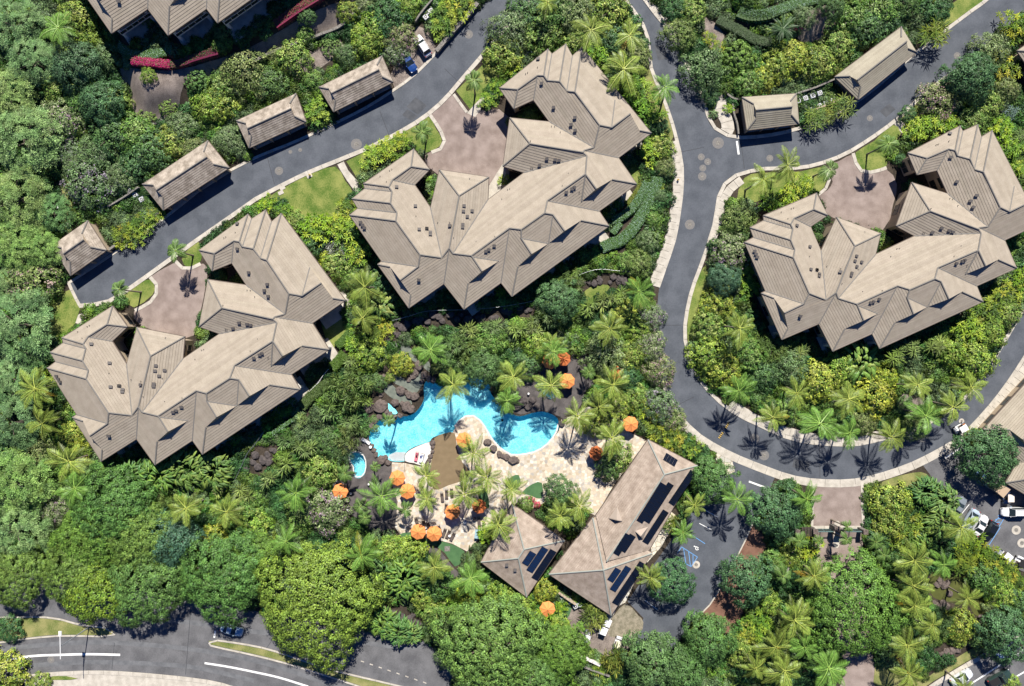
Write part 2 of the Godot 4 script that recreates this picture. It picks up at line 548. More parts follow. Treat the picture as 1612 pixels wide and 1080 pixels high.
# walls under the eaves with windows; poly in building coordinates
func wall_parts(o: Node3D, poly: PackedVector2Array, top: float, mat: Material, storeys: int, foot := -0.6) -> void:
	var w := MB.new()
	if Geometry2D.is_polygon_clockwise(poly): poly.reverse()
	for i in poly.size():
		var a := poly[i]
		var b := poly[(i + 1) % poly.size()]
		var nn := Vector3(b.y - a.y, 0, a.x - b.x).normalized()
		w.quadn(Vector3(a.x, foot, a.y), Vector3(b.x, foot, b.y), Vector3(b.x, top, b.y), Vector3(a.x, top, a.y), nn)
	var wall := put("wall", w.mesh(), mat, o)
	for i in poly.size():
		var a := poly[i]
		var b := poly[(i + 1) % poly.size()]
		var len := a.distance_to(b)
		if len < 2.6: continue
		var n := maxi(1, int(len / 4.2))
		var d := (b - a) / len
		for s in storeys:
			var y0 := 0.5 + s * 2.75
			for k in n:
				var c := a + d * len * (k + 0.5) / n
				var ww := minf(2.2, len / n - 0.9)
				var t := Transform3D(Basis(Vector3(d.x, 0, d.y), Vector3.UP, Vector3(-d.y, 0, d.x)), Vector3(c.x, y0, c.y))
				var fm := MB.new()
				for q in [[-ww / 2 - 0.06, -ww / 2, -0.06, 1.66], [ww / 2, ww / 2 + 0.06, -0.06, 1.66], [-ww / 2, ww / 2, -0.06, 0.0], [-ww / 2, ww / 2, 1.6, 1.66], [-0.03, 0.03, 0.0, 1.6]]:
					fm.box(Vector3(q[0], q[2], -0.06), Vector3(q[1], q[3], 0.06), Color.WHITE, t)
				var win := put("window", fm.mesh(), M.fascia, wall)
				var gm := MB.new()
				gm.box(Vector3(-ww / 2, 0.0, -0.025), Vector3(ww / 2, 1.6, 0.03), Color.WHITE, t)
				put("window_pane", gm.mesh(), M.glass, wall)

var clear_polys_villa := PackedVector2Array()
var villa_vx := {}
var villa_faces := []
var villa_pos := {}

func make_villa(label: String) -> Node3D:
	villa_vx = {
		"a": [786.2, 138.6], "b": [862.5, 77.1], "c": [868.7, 84.6], "d": [890.8, 69.0], "e": [901.0, 88.0], "f": [916.1, 73.7], "tip": [1025.5, 209.3],
		"h1": [815.0, 140.9], "h2": [846.1, 118.8], "h3": [856.2, 119.1], "h4": [861.7, 126.9], "h5": [881.1, 128.4], "h6": [892.3, 143.5], "h7": [905.2, 144.8], "h8": [943.7, 196.9],
		"h9": [962.8, 200.8], "h10": [992.4, 179.0], "h11": [1007.1, 205.5], "hx": [968.1, 157.3], "vs": [839.9, 157.2], "s1": [808.8, 171.2],
		"t0": [802.6, 185.2], "t1": [864.8, 191.5], "t2": [935.0, 232.2], "t3": [919.7, 236.8], "p1": [834.2, 226.2], "p2": [917.7, 239.8], "p3": [923.9, 245.2], "w1": [791.7, 261.6], "q1": [825.1, 271.7],
		"q2": [767.9, 314.5], "q3": [713.0, 399.1], "r1": [742.0, 402.6], "r2": [801.9, 359.2], "r3": [820.6, 361.4], "r4": [857.4, 335.4], "r5": [870.3, 337.8], "r6": [861.7, 316.0], "r7": [921.6, 274.0],
		"n1": [938.7, 297.3], "g1": [973.7, 248.3], "g2": [1002.5, 289.6], "g3": [963.6, 282.6], "g4": [915.3, 317.6], "g5": [943.3, 332.3], "g6": [958.9, 355.7], "g7": [914.6, 347.1], "n2": [888.9, 363.5], "m2": [863.6, 383.4],
		"m1": [820.6, 375.1], "m3": [836.9, 400.0], "m4": [815.1, 419.9], "g8": [788.7, 445.1], "g9": [805.8, 466.9], "x1": [743.5, 404.4], "x2": [785.6, 410.9], "x3": [758.8, 427.2], "x4": [736.6, 446.7], "g10": [730.3, 487.1], "g11": [698.7, 446.6],
		"k1": [707.2, 390.5], "k2": [695.6, 405.9], "j1": [661.3, 401.0], "j2": [658.5, 419.6], "j3": [630.2, 441.1], "j4": [646.6, 464.5], "e1": [613.9, 420.1], "g12": [643.5, 485.0], "g13": [594.4, 416.2], "g14": [600.7, 411.3],
		"L1": [550.1, 338.6], "L2": [623.2, 347.9], "a1": [571.9, 288.8], "a2": [612.3, 294.2], "a3": [617.0, 301.2], "a4": [574.2, 296.6], "a5": [554.0, 312.9], "a6": [614.7, 319.9], "a7": [624.8, 334.7], "a8": [563.3, 327.7],
		"b1": [651.2, 234.3], "b2": [682.3, 267.0], "b3": [647.3, 262.3], "b4": [617.8, 283.3], "b5": [652.8, 291.1], "b6": [676.5, 266.8], "u1": [677.7, 326.9],
		"c1": [691.7, 267.0], "c2": [769.5, 278.7], "c3": [722.8, 308.2],
	}
	villa_faces = [
		[["a", "b", "h3", "h2", "h1"], "a", "b"], [["b", "c", "h4", "h3"], "b", "c"], [["c", "d", "h5", "h4"], "c", "d"], [["d", "e", "h6", "h5"], "d", "e"], [["e", "f", "h7", "h6"], "e", "f"],
		[["f", "tip", "h11", "hx", "h9", "h8", "h7"], "f", "tip"], [["h9", "hx", "h10"], "", ""], [["a", "h1", "s1"], "a", "s1"], [["h1", "h2", "vs", "s1"], "vs", "s1"],
		[["h2", "h3", "h4", "h5", "h6", "h7", "h8", "t2", "t1", "vs"], "vs", "t1"], [["tip", "h11", "h10", "h9", "h8", "t2", "t3", "g1"], "tip", "g1"],
		[["t0", "t1", "t2", "t3", "p2", "p1"], "t0", "t1"], [["t0", "p1", "w1"], "t0", "w1"], [["w1", "p1", "p2", "p3", "q1"], "w1", "q1"], 
		[["q1", "p3", "r7", "r6", "r4", "r3", "r2", "r1", "q3", "q2"], "q1", "q2"], [["g1", "g2", "g3", "n1", "r7", "p3", "p2", "t3"], "g1", "g2"], [["r7", "n1", "g4"], "", ""],
		[["r6", "r7", "g4", "g3", "g2", "g5"], "g2", "g5"], [["r6", "g5", "g6", "g7", "n2", "r5", "r4"], "g5", "g6"], [["r5", "n2", "m2"], "", ""],
		[["r3", "r4", "r5", "m2", "m1"], "g6", "g9"], [["m1", "m3", "m2"], "", ""], [["m2", "g7", "g6", "g9", "m4"], "g6", "g9"],
		[["r2", "r3", "m1", "m3", "m4", "g9", "g8"], "g8", "g9"], [["r1", "r2", "g8", "g10", "x4", "x2", "x1"], "g8", "g10"], [["x1", "x3", "x2"], "", ""],
		[["k1", "q3", "r1", "x1", "x3", "x4", "g10", "g11"], "g10", "g11"], [["k1", "g11", "g12", "j4", "j3", "j2", "j1", "k2"], "g11", "g12"],
		[["g14", "g13", "e1", "j3", "j2"], "g13", "g14"], [["e1", "j4", "g12", "g13"], "g12", "g13"], [["L1", "L2", "j1", "j2", "g14"], "L1", "g14"],
		[["L1", "a8", "a7", "L2"], "L1", "a8"], [["a8", "a5", "a6", "a7"], "a8", "a5"], [["a5", "a4", "a3", "a6"], "a5", "a4"], [["a4", "a1", "a2", "a3"], "a4", "a1"],
		[["a1", "b1", "b3", "b4", "a2"], "a1", "b1"], [["b1", "b6", "b3"], "b1", "b6"], [["b6", "b5", "b4", "b3"], "b6", "b5"],
		[["b5", "u1", "k2", "j1", "L2", "a7", "a6", "a3", "a2", "b4"], "b5", "u1"], [["c1", "c3", "k1", "k2", "u1"], "c1", "u1"], [["c1", "c2", "c3"], "c1", "c2"], [["c2", "q2", "q3", "k1", "c3"], "c2", "q2"],
	]
	var z0 := 5.6
	villa_pos = solve_roof(villa_vx, villa_faces, z0, PITCH)
	var o := thing("villa", label, "villa")
	var outline := ["a", "b", "c", "d", "e", "f", "tip", "g1", "g2", "g5", "g6", "g9", "g8", "g10", "g11", "g12", "g13", "g14", "L1", "a8", "a5", "a4", "a1", "b1", "b6", "b5", "u1", "c1", "c2", "q2", "q1", "w1", "t0", "t1", "vs", "s1"]
	for k in outline: villa_pos[k] = P(villa_vx[k][0], villa_vx[k][1], z0)
	# heights that only the gablets give: level ridges, rakes that end on the skirt
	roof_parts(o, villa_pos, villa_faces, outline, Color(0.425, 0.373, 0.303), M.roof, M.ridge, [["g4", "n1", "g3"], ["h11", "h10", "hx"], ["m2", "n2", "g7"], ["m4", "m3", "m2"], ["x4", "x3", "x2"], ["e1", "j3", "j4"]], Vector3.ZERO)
	var foot := PackedVector2Array()
	for k in outline: foot.append(Vector2(villa_pos[k].x, villa_pos[k].z))
	clear_polys.append(foot)
	clear_polys_villa = foot
	var walls := Geometry2D.offset_polygon(foot, -0.9)[0]
	# lanais along the south-east side
	var lanai := [["g11", "g12"], ["g8", "g10"], ["g6", "g9"], ["g2", "g5"], ["tip", "g1"]]
	var decks: Array = []
	for s in lanai:
		var a := Vector2(villa_pos[s[0]].x, villa_pos[s[0]].z)
		var b := Vector2(villa_pos[s[1]].x, villa_pos[s[1]].z)
		var d := (b - a).normalized()
		var inn := Vector2(-d.y, d.x)
		if not Geometry2D.is_point_in_polygon((a + b) * 0.5 + inn, foot): inn = -inn
		var r := PackedVector2Array([a - d * 0.2 + inn * 0.35, b - d * 0.9 + inn * 0.35, b - d * 0.9 + inn * 3.0, a - d * 0.2 + inn * 3.0])
		decks.append([r, a, b, d, inn])
		var cut := Geometry2D.clip_polygons(walls, PackedVector2Array([a - d * 0.3 - inn, b + d * 0.4 - inn, b + d * 0.4 + inn * 2.9, a - d * 0.3 + inn * 2.9]))
		if cut.size(): walls = cut[0]
	wall_parts(o, walls, z0 - 0.15, M.wall, 2)
	for q in decks:
		var a: Vector2 = q[1]
		var b: Vector2 = q[2]
		var d: Vector2 = q[3]
		var inn: Vector2 = q[4]
		var len := a.distance_to(b)
		var t := Transform3D(Basis(Vector3(d.x, 0, d.y), Vector3.UP, Vector3(d.x, 0, d.y).cross(Vector3.UP)), Vector3(a.x, 0, a.y))
		var side := 1.0 if Vector2(t.basis.z.x, t.basis.z.z).dot(inn) > 0.0 else -1.0
		var deck := MB.new()
		deck.box(Vector3(0.5, 2.72, minf(side * 0.5, side * 3.0)), Vector3(len - 0.9, 2.92, maxf(side * 0.5, side * 3.0)), Color.WHITE, t)
		var balcony := put("balcony", deck.mesh(), M.white_wall, o)
		var terrace := MB.new()
		terrace.box(Vector3(0.2, -0.3, minf(-side * 1.6, side * 3.0)), Vector3(len - 0.4, 0.10, maxf(-side * 1.6, side * 3.0)), Color.WHITE, t)
		put("terrace", terrace.mesh(), M.concrete, o)
		var rail := MB.new()
		rail.box(Vector3(0.5, 3.85, side * 0.52 - 0.04), Vector3(len - 0.9, 3.93, side * 0.52 + 0.04), Color.WHITE, t)
		var np := int(len / 1.6)
		for k in np + 1:
			var x := 0.5 + (len - 1.4) * k / np
			rail.box(Vector3(x - 0.03, 2.92, side * 0.52 - 0.03), Vector3(x + 0.03, 3.85, side * 0.52 + 0.03), Color.WHITE, t)
		put("railing", rail.mesh(), M.white, balcony)
		var rg := MB.new()
		rg.box(Vector3(0.52, 3.0, side * 0.52 - 0.008), Vector3(len - 0.92, 3.8, side * 0.52 + 0.008), Color.WHITE, t)
		put("railing_glass", rg.mesh(), M.glass, balcony)
		for x in [len - 1.1, 0.9]:
			var col := MB.new()
			var c := t * Vector3(x, 0.1, side * 1.0)
			col.drum(c, 0.36, 5.4, 14)
			put("column", col.mesh(), M.white_wall, o)
	# vents and pipes on the tiles
	for v in [[730, 324], [659, 440], [671.5, 360], [677, 366], [624, 294.6], [729, 332.5], [735, 341], [742.5, 332], [728, 353.5], [727.7, 357.5], [709, 355.5], [847.5, 93.5], [853, 131.3], [872, 169], [905.5, 185], [899.5, 196], [906, 205], [568.3, 349.6], [571.5, 354], [574.5, 358.5], [653.5, 324.6], [659.5, 361.3], [671.3, 360], [677, 369.2], [891, 302.5], [900, 297], [903.5, 294.5], [764.5, 395], [769, 392.5], [777.5, 386.5], [861, 249.5], [874, 251], [880, 252], [849.5, 260]]:
		var rh := roof_height(villa_pos, villa_faces, v[0], v[1], z0)
		var vm := MB.new()
		var up: Vector3 = rh[1]
		var fx := up.cross(Vector3(0, 0, 1)).normalized()
		var t := Transform3D(Basis(fx, up, fx.cross(up)), rh[0])
		vm.box(Vector3(-0.28, 0.0, -0.2), Vector3(0.28, 0.32, 0.2), Color.WHITE, t)
		vm.box(Vector3(-0.33, 0.32, -0.27), Vector3(0.33, 0.36, 0.27), Color.WHITE, t)
		put("roof_vent", vm.mesh(), M.vent, o)
	for v in [[827.5, 116.3], [830.5, 114.5], [846, 106], [835, 222], [740, 270], [613.5, 268.5], [617, 266.5], [598.5, 277.5], [608.5, 286], [655, 340], [689, 350], [708, 350], [714, 374], [740, 345], [749.5, 380], [779, 372], [799, 298.5], [802.5, 297], [790, 313], [894.5, 273], [885, 292], [868, 199], [873, 199], [882, 208], [836, 263], [838.5, 263.5], [912, 302]]:
		var rh := roof_height(villa_pos, villa_faces, v[0], v[1], z0)
		var vm := MB.new()
		vm.drum(rh[0] - Vector3(0, 0.1, 0), 0.06, 0.5, 6)
		put("vent_pipe", vm.mesh(), M.vent, o)
	return o

# a hipped roof with a small gablet at each end of its ridge; corners in photograph pixels, clockwise from the uphill left one
func hip_building(o: Node3D, c: Array, z0: float, pitch: float, base: Color, roof_mat: Material, ridge_mat: Material, course := 0.5, cut := 0.62) -> Dictionary:
	var p: Array[Vector3] = []
	for q in c: p.append(P(q[0], q[1], z0))
	# long sides are 0-1 and 3-2
	var mid_l := (p[0] + p[3]) * 0.5
	var mid_r := (p[1] + p[2]) * 0.5
	var axis := (mid_r - mid_l).normalized()
	var half := (p[0].distance_to(p[3]) + p[1].distance_to(p[2])) * 0.25
	var hh := half * pitch
	var rl := mid_l + axis * half * cut + Vector3(0, hh, 0)
	var rr := mid_r - axis * half * cut + Vector3(0, hh, 0)
	var pos := {"A": p[0], "B": p[1], "C": p[2], "D": p[3], "R": rr, "L": rl}
	# hip line reaches only the share «cut» of the height; above it the end is a small upright gable
	for e in [["A", "L", "la"], ["D", "L", "ld"], ["B", "R", "rb"], ["C", "R", "rc"]]:
		var full: Vector3 = (mid_l + axis * half if e[1] == "L" else mid_r - axis * half) + Vector3(0, hh, 0)
		pos[e[2]] = pos[e[0]].lerp(full, cut)
	var faces := [[["A", "B", "rb", "R", "L", "la"], "A", "B"], [["D", "ld", "L", "R", "rc", "C"], "D", "C"], [["A", "la", "ld", "D"], "A", "D"], [["B", "C", "rc", "rb"], "B", "C"]]
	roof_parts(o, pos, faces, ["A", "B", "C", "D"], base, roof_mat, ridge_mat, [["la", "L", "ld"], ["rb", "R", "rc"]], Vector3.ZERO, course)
	return {"pos": pos, "faces": faces}

func carport(label: String, c: Array, base: Color) -> void:
	var o := thing("carport", label, "carport", Vector3.ZERO, 0.0, "carports along the road")
	hip_building(o, c, 2.75, 0.5, base, M.roof if base.r < 0.465 else M.weathered, M.ridge, 0.4, 0.55)
	var foot := PackedVector2Array()
	for q in c: foot.append(Vector2(P(q[0], q[1], 2.75).x, P(q[0], q[1], 2.75).z))
	clear_polys.append(foot)
	var p: Array[Vector3] = []
	for q in c: p.append(P(q[0], q[1], 2.75) - Vector3(0, 2.75, 0))
	var cen := (p[0] + p[1] + p[2] + p[3]) / 4.0
	for i in 4: p[i] = p[i].lerp(cen, 0.10)
	# back and side walls, posts along the open front, floor
	var w := MB.new()
	for e in [[3, 0], [0, 1], [1, 2]]:
		var a: Vector3 = p[e[0]]
		var b: Vector3 = p[e[1]]
		var d := (b - a).normalized()
		var t := Transform3D(Basis(d, Vector3.UP, d.cross(Vector3.UP)), a)
		w.box(Vector3(-0.1, -0.3, -0.1), Vector3(a.distance_to(b) + 0.1, 2.5, 0.1), Color.WHITE, t)
	put("wall", w.mesh(), M.wall, o)
	var n := maxi(2, int(p[3].distance_to(p[2]) / 3.0))
	for k in n + 1:
		var q := p[3].lerp(p[2], float(k) / n)
		var pm := MB.new()
		pm.box(q + Vector3(-0.15, 0, -0.15), q + Vector3(0.15, 2.5, 0.15))
		put("post", pm.mesh(), M.wall, o)
	var fm := MB.new()
	fm.quad(p[0] + Vector3(0, 0.05, 0), p[1] + Vector3(0, 0.05, 0), p[2] + Vector3(0, 0.05, 0), p[3] + Vector3(0, 0.05, 0))
	put("floor", fm.mesh(), M.concrete, o)

# ---- ground ------------------------------------------------------------------
var terraces: Array = []

func edge_distance(q: Vector2, p: PackedVector2Array) -> float:
	var d := INF
	for i in p.size():
		d = minf(d, q.distance_to(Geometry2D.get_closest_point_to_segment(q, p[i], p[(i + 1) % p.size()])))
	return d if Geometry2D.is_point_in_polygon(q, p) else -d

func ground_h(x: float, z: float) -> float:
	var y := 0.0
	for t in terraces:
		if t[2].has_point(Vector2(x, z)):
			y = maxf(y, t[1] * smoothstep(-0.2, t[3], edge_distance(Vector2(x, z), t[0])))
	return y

# a point on the terrain below a pixel
func G(px: float, py: float) -> Vector3:
	var q := P(px, py, 0.0)
	if terraces.is_empty(): return q
	for i in 4: q = P(px, py, ground_h(q.x, q.z))
	return q

func terrace(a: Array, h: float, run: float) -> void:
	var p := PackedVector2Array()
	for i in range(0, a.size(), 2): p.append(P2(a[i], a[i + 1]))
	var r := Rect2(p[0], Vector2.ZERO)
	for q in p: r = r.expand(q)
	terraces.append([p, h, r.grow(3.0), run])

func sheet(called: String, label: String, a: Variant, y: float, mat: Material, holes: Array = [], clear := true, parent: Node = null) -> MeshInstance3D:
	var p: PackedVector2Array = pts(a) if a is Array else a
	if clear: clear_polys.append(p)
	var pieces: Array = [p]
	for hole in holes:
		var next: Array = []
		var mid := Vector2.ZERO
		for q in hole: mid += q / hole.size()
		for piece in pieces:
			for sd in [PackedVector2Array([Vector2(-900, -900), Vector2(mid.x, -900), Vector2(mid.x, 900), Vector2(-900, 900)]), PackedVector2Array([Vector2(mid.x, -900), Vector2(900, -900), Vector2(900, 900), Vector2(mid.x, 900)])]:
				for half in Geometry2D.intersect_polygons(piece, sd):
					for r in Geometry2D.clip_polygons(half, hole):
						if not Geometry2D.is_polygon_clockwise(r) or true: next.append(r)
		pieces = next
	var mb := MB.new()
	for piece in pieces:
		var ids := Geometry2D.triangulate_polygon(piece)
		for t in range(0, ids.size(), 3):
			var q: Array[Vector3] = []
			for j in 3:
				var w: Vector2 = piece[ids[t + j]]
				q.append(Vector3(w.x, y, w.y))
			mb.tri(q[0], q[1], q[2], Vector3.UP)
	var o := put(called, mb.mesh(), mat, parent)
	if parent == null: tag(o, label, "", "", "structure")
	return o

func ground_n(x: float, z: float) -> Vector3:
	return Vector3(ground_h(x - 1, z) - ground_h(x + 1, z), 2.0, ground_h(x, z - 1) - ground_h(x, z + 1)).normalized()

# height of the terrain mesh itself (two metre cells, each split along one diagonal)
func mesh_h(x: float, z: float) -> float:
	var i := floorf(x / 2.0) * 2.0
	var j := floorf(z / 2.0) * 2.0
	var fx := (x - i) / 2.0
	var fz := (z - j) / 2.0
	var a := ground_h(i, j)
	var d := ground_h(i + 2, j + 2)
	if fx >= fz:
		var b := ground_h(i + 2, j)
		return a + (b - a) * fx + (d - b) * fz
	var e := ground_h(i, j + 2)
	return a + (e - a) * fz + (d - e) * fx

# a patch that lies on the sloping ground
func drape(called: String, label: String, a: Array, mat: Material, lift := 0.06) -> void:
	var p := smooth(a, 2, true)
	clear_polys.append(p)
	var r := Rect2(p[0], Vector2.ZERO)
	for q in p: r = r.expand(q)
	var mb := MB.new()
	for j in int(r.size.y) + 2:
		for i in int(r.size.x) + 2:
			var c := r.position.floor() + Vector2(i, j)
			var halves: Array = []
			if (int(c.x) + int(c.y)) % 2 == 0: halves = [[c, c + Vector2(1, 0), c + Vector2(1, 1)], [c, c + Vector2(1, 1), c + Vector2(0, 1)]]
			else: halves = [[c, c + Vector2(1, 0), c + Vector2(1, 1), c + Vector2(0, 1)]]
			var found: Array = []
			for hf in halves: found.append_array(Geometry2D.intersect_polygons(p, PackedVector2Array(hf)))
			for piece: PackedVector2Array in found:
				var ids := Geometry2D.triangulate_polygon(piece)
				for t in range(0, ids.size(), 3):
					var q: Array[Vector3] = []
					for k in 3:
						var w := piece[ids[t + k]]
						q.append(Vector3(w.x, mesh_h(w.x, w.y) + lift, w.y))
					mb.tri(q[0], q[1], q[2], Vector3.UP)
					for k in 3: mb.n[mb.n.size() - 1 - k] = ground_n(mb.v[mb.v.size() - 1 - k].x, mb.v[mb.v.size() - 1 - k].z)
	tag(put(called, mb.mesh(), mat), label, "", "", "structure")

# smooth a polyline given in pixels
func smooth(a: Array, per := 4, closed := false) -> PackedVector2Array:
	var p := pts(a)
	var n := p.size()
	var r := PackedVector2Array()
	var last := n if closed else n - 1
	for i in last:
		var p0 := p[posmod(i - 1, n)] if closed else p[maxi(i - 1, 0)]
		var p1 := p[i]
		var p2 := p[(i + 1) % n]
		var p3 := p[(i + 2) % n] if closed else p[mini(i + 2, n - 1)]
		for k in per:
			r.append(p1.cubic_interpolate(p2, p0, p3, float(k) / per))
	if not closed: r.append(p[n - 1])
	return r

# a kerb or path made of sections along a line; wl and wr are the distances to either side of it
func band(called: String, label: String, line: PackedVector2Array, wl: float, wr: float, top: float, mat: Material, piece := "section", long := 3.0, ch := 0.03, closed := false) -> Node3D:
	var o := thing(called, label, "")
	o.set_meta("kind", "structure")
	if closed: line.append(line[0])
	# resample
	var acc: Array = [line[0]]
	var left := long
	for i in line.size() - 1:
		var a := line[i]
		var b := line[i + 1]
		var d := a.distance_to(b)
		var s := 0.0
		while d - s >= left:
			s += left
			acc.append(a.lerp(b, s / d))
			left = long
		left -= d - s
	if acc[-1].distance_to(line[-1]) > 0.4: acc.append(line[-1])
	var nrm: Array = []
	for i in acc.size():
		var d: Vector2 = (acc[mini(i + 1, acc.size() - 1)] - acc[maxi(i - 1, 0)]).normalized()
		nrm.append(Vector2(-d.y, d.x))
	for i in acc.size() - 1:
		var mb := MB.new()
		var gap := 0.006 / long * 3.0
		var a: Vector2 = acc[i].lerp(acc[i + 1], gap)
		var b: Vector2 = acc[i].lerp(acc[i + 1], 1.0 - gap)
		var y0 := ground_h(a.x, a.y)
		var y1 := ground_h(b.x, b.y)
		var n0: Vector2 = nrm[i]
		var n1: Vector2 = nrm[i + 1]
		var q := [a - n0 * wl, a + n0 * wr, b + n1 * wr, b - n1 * wl]
		var base: Array = []
		var mid: Array = []
		var up: Array = []
		var cen: Vector2 = (q[0] + q[1] + q[2] + q[3]) / 4.0
		for k in 4:
			var yy := y0 if k < 2 else y1
			base.append(Vector3(q[k].x, yy - 0.3, q[k].y))
			mid.append(Vector3(q[k].x, yy + top - ch, q[k].y))
			var e: Vector2 = q[k] + (cen - q[k]).normalized() * ch * 1.4
			up.append(Vector3(e.x, yy + top, e.y))
		for k in 4:
			var j := (k + 1) % 4
			mb.quad(base[k], base[j], mid[j], mid[k])
			mb.quad(mid[k], mid[j], up[j], up[k])
		mb.quadn(up[0], up[1], up[2], up[3], Vector3.UP)
		put(piece, mb.mesh(), mat, o)
	var strip := PackedVector2Array()
	for i in acc.size(): strip.append(acc[i] - nrm[i] * wl)
	for i in range(acc.size() - 1, -1, -1): strip.append(acc[i] + nrm[i] * wr)
	clear_polys.append(strip)
	return o

func stripe(called: String, label: String, a: Array, w: float, mat: Material, y := 0.032, parent: Node = null) -> void:
	var line := smooth(a, 5)
	var mb := MB.new()
	for i in line.size() - 1:
		var d0 := (line[mini(i + 1, line.size() - 1)] - line[maxi(i - 1, 0)]).normalized()
		var d1 := (line[mini(i + 2, line.size() - 1)] - line[i]).normalized()
		var n0 := Vector2(-d0.y, d0.x) * w * 0.5
		var n1 := Vector2(-d1.y, d1.x) * w * 0.5
		var q := [line[i] - n0, line[i] + n0, line[i + 1] + n1, line[i + 1] - n1]
		mb.quadn(Vector3(q[0].x, y, q[0].y), Vector3(q[1].x, y, q[1].y), Vector3(q[2].x, y, q[2].y), Vector3(q[3].x, y, q[3].y), Vector3.UP)
	var o := put(called, mb.mesh(), mat, parent)
	if parent == null: tag(o, label, "", called.replace("_", " ") + "s", "structure")

func make_terrain(hole_rect: Rect2) -> void:
	var mb := MB.new()
	var x0 := -150.0
	var z0 := -110.0
	var nx := 150
	var nz := 110
	var hs := PackedFloat32Array()
	for j in nz + 1:
		for i in nx + 1:
			hs.append(ground_h(x0 + i * 2.0, z0 + j * 2.0))
	for j in nz:
		for i in nx:
			var x := x0 + i * 2.0
			var z := z0 + j * 2.0
			if hole_rect.has_point(Vector2(x + 1, z + 1)): continue
			var q := [Vector3(x, hs[j * (nx + 1) + i], z), Vector3(x + 2, hs[j * (nx + 1) + i + 1], z), Vector3(x + 2, hs[(j + 1) * (nx + 1) + i + 1], z + 2), Vector3(x, hs[(j + 1) * (nx + 1) + i], z + 2)]
			mb.quad(q[0], q[1], q[2], q[3])
			if hs[j * (nx + 1) + i] + hs[(j + 1) * (nx + 1) + i + 1] > 0.0:
				for k in 6: mb.n[mb.n.size() - 1 - k] = ground_n(mb.v[mb.v.size() - 1 - k].x, mb.v[mb.v.size() - 1 - k].z)
	var big := 1600.0
	for r in [[-big, -big, big, z0], [-big, z0 + nz * 2.0, big, big], [-big, z0, x0, z0 + nz * 2.0], [x0 + nx * 2.0, z0, big, z0 + nz * 2.0]]:
		mb.quad(Vector3(r[0], 0, r[1]), Vector3(r[2], 0, r[1]), Vector3(r[2], 0, r[3]), Vector3(r[0], 0, r[3]))
	tag(put("ground", mb.mesh(), M.soil), "bare brown soil under the planting of the hillside", "", "", "structure")

func walls_along(line: PackedVector2Array, y0: float, y1: float, mat: Material, o: Node, called: String, closed := true) -> void:
	var mb := MB.new()
	for i in (line.size() if closed else line.size() - 1):
		var a := line[i]
		var b := line[(i + 1) % line.size()]
		mb.quad(Vector3(a.x, y0, a.y), Vector3(b.x, y0, b.y), Vector3(b.x, y1, b.y), Vector3(a.x, y1, a.y))
	put(called, mb.mesh(), mat, o)

func pool(called: String, label: String, p: PackedVector2Array, depth: float, bed: Material, water: Material, level := -0.10) -> Node3D:
	var o := thing(called, label, "pool" if called != "stream" else "")
	o.set_meta("kind", "structure")
	sheet("pool_floor", "", p, -depth, bed, [], true, o)
	walls_along(p, -depth, 0.05, bed, o, "pool_wall")
	sheet("water", "", p, level, water, [], false, o)
	return o

const POOL := [680, 600, 689, 605, 712, 609, 732, 604, 737, 596, 749, 588, 762, 592, 771, 605, 773, 620, 785, 633, 805, 651, 820, 655, 838, 650, 856, 648, 874, 655, 880, 665, 879, 676, 871, 690, 859, 703, 841, 713, 820, 717, 804, 717, 792, 710, 782, 702, 773, 691, 767, 681, 760, 669, 752, 660, 743, 655, 736, 655, 728, 660, 720, 666, 716, 673, 714, 680, 697, 683, 681, 689, 676, 695, 661, 700, 647, 706, 638, 714, 637, 726, 617, 726, 609, 722, 595, 719, 588, 706, 581, 690, 582, 682, 587, 669, 595, 661, 610, 655, 640, 655, 655, 648, 667, 630, 667, 612, 670, 601]
const SPA := [549, 716, 556, 711, 566, 711, 574, 718, 577, 730, 575, 744, 568, 752, 560, 752, 556, 745, 555, 734, 549, 726]
const SPA2 := [842, 601, 848, 596, 855, 597, 858, 604, 862, 612, 873, 617, 874, 624, 866, 628, 855, 622, 846, 612]

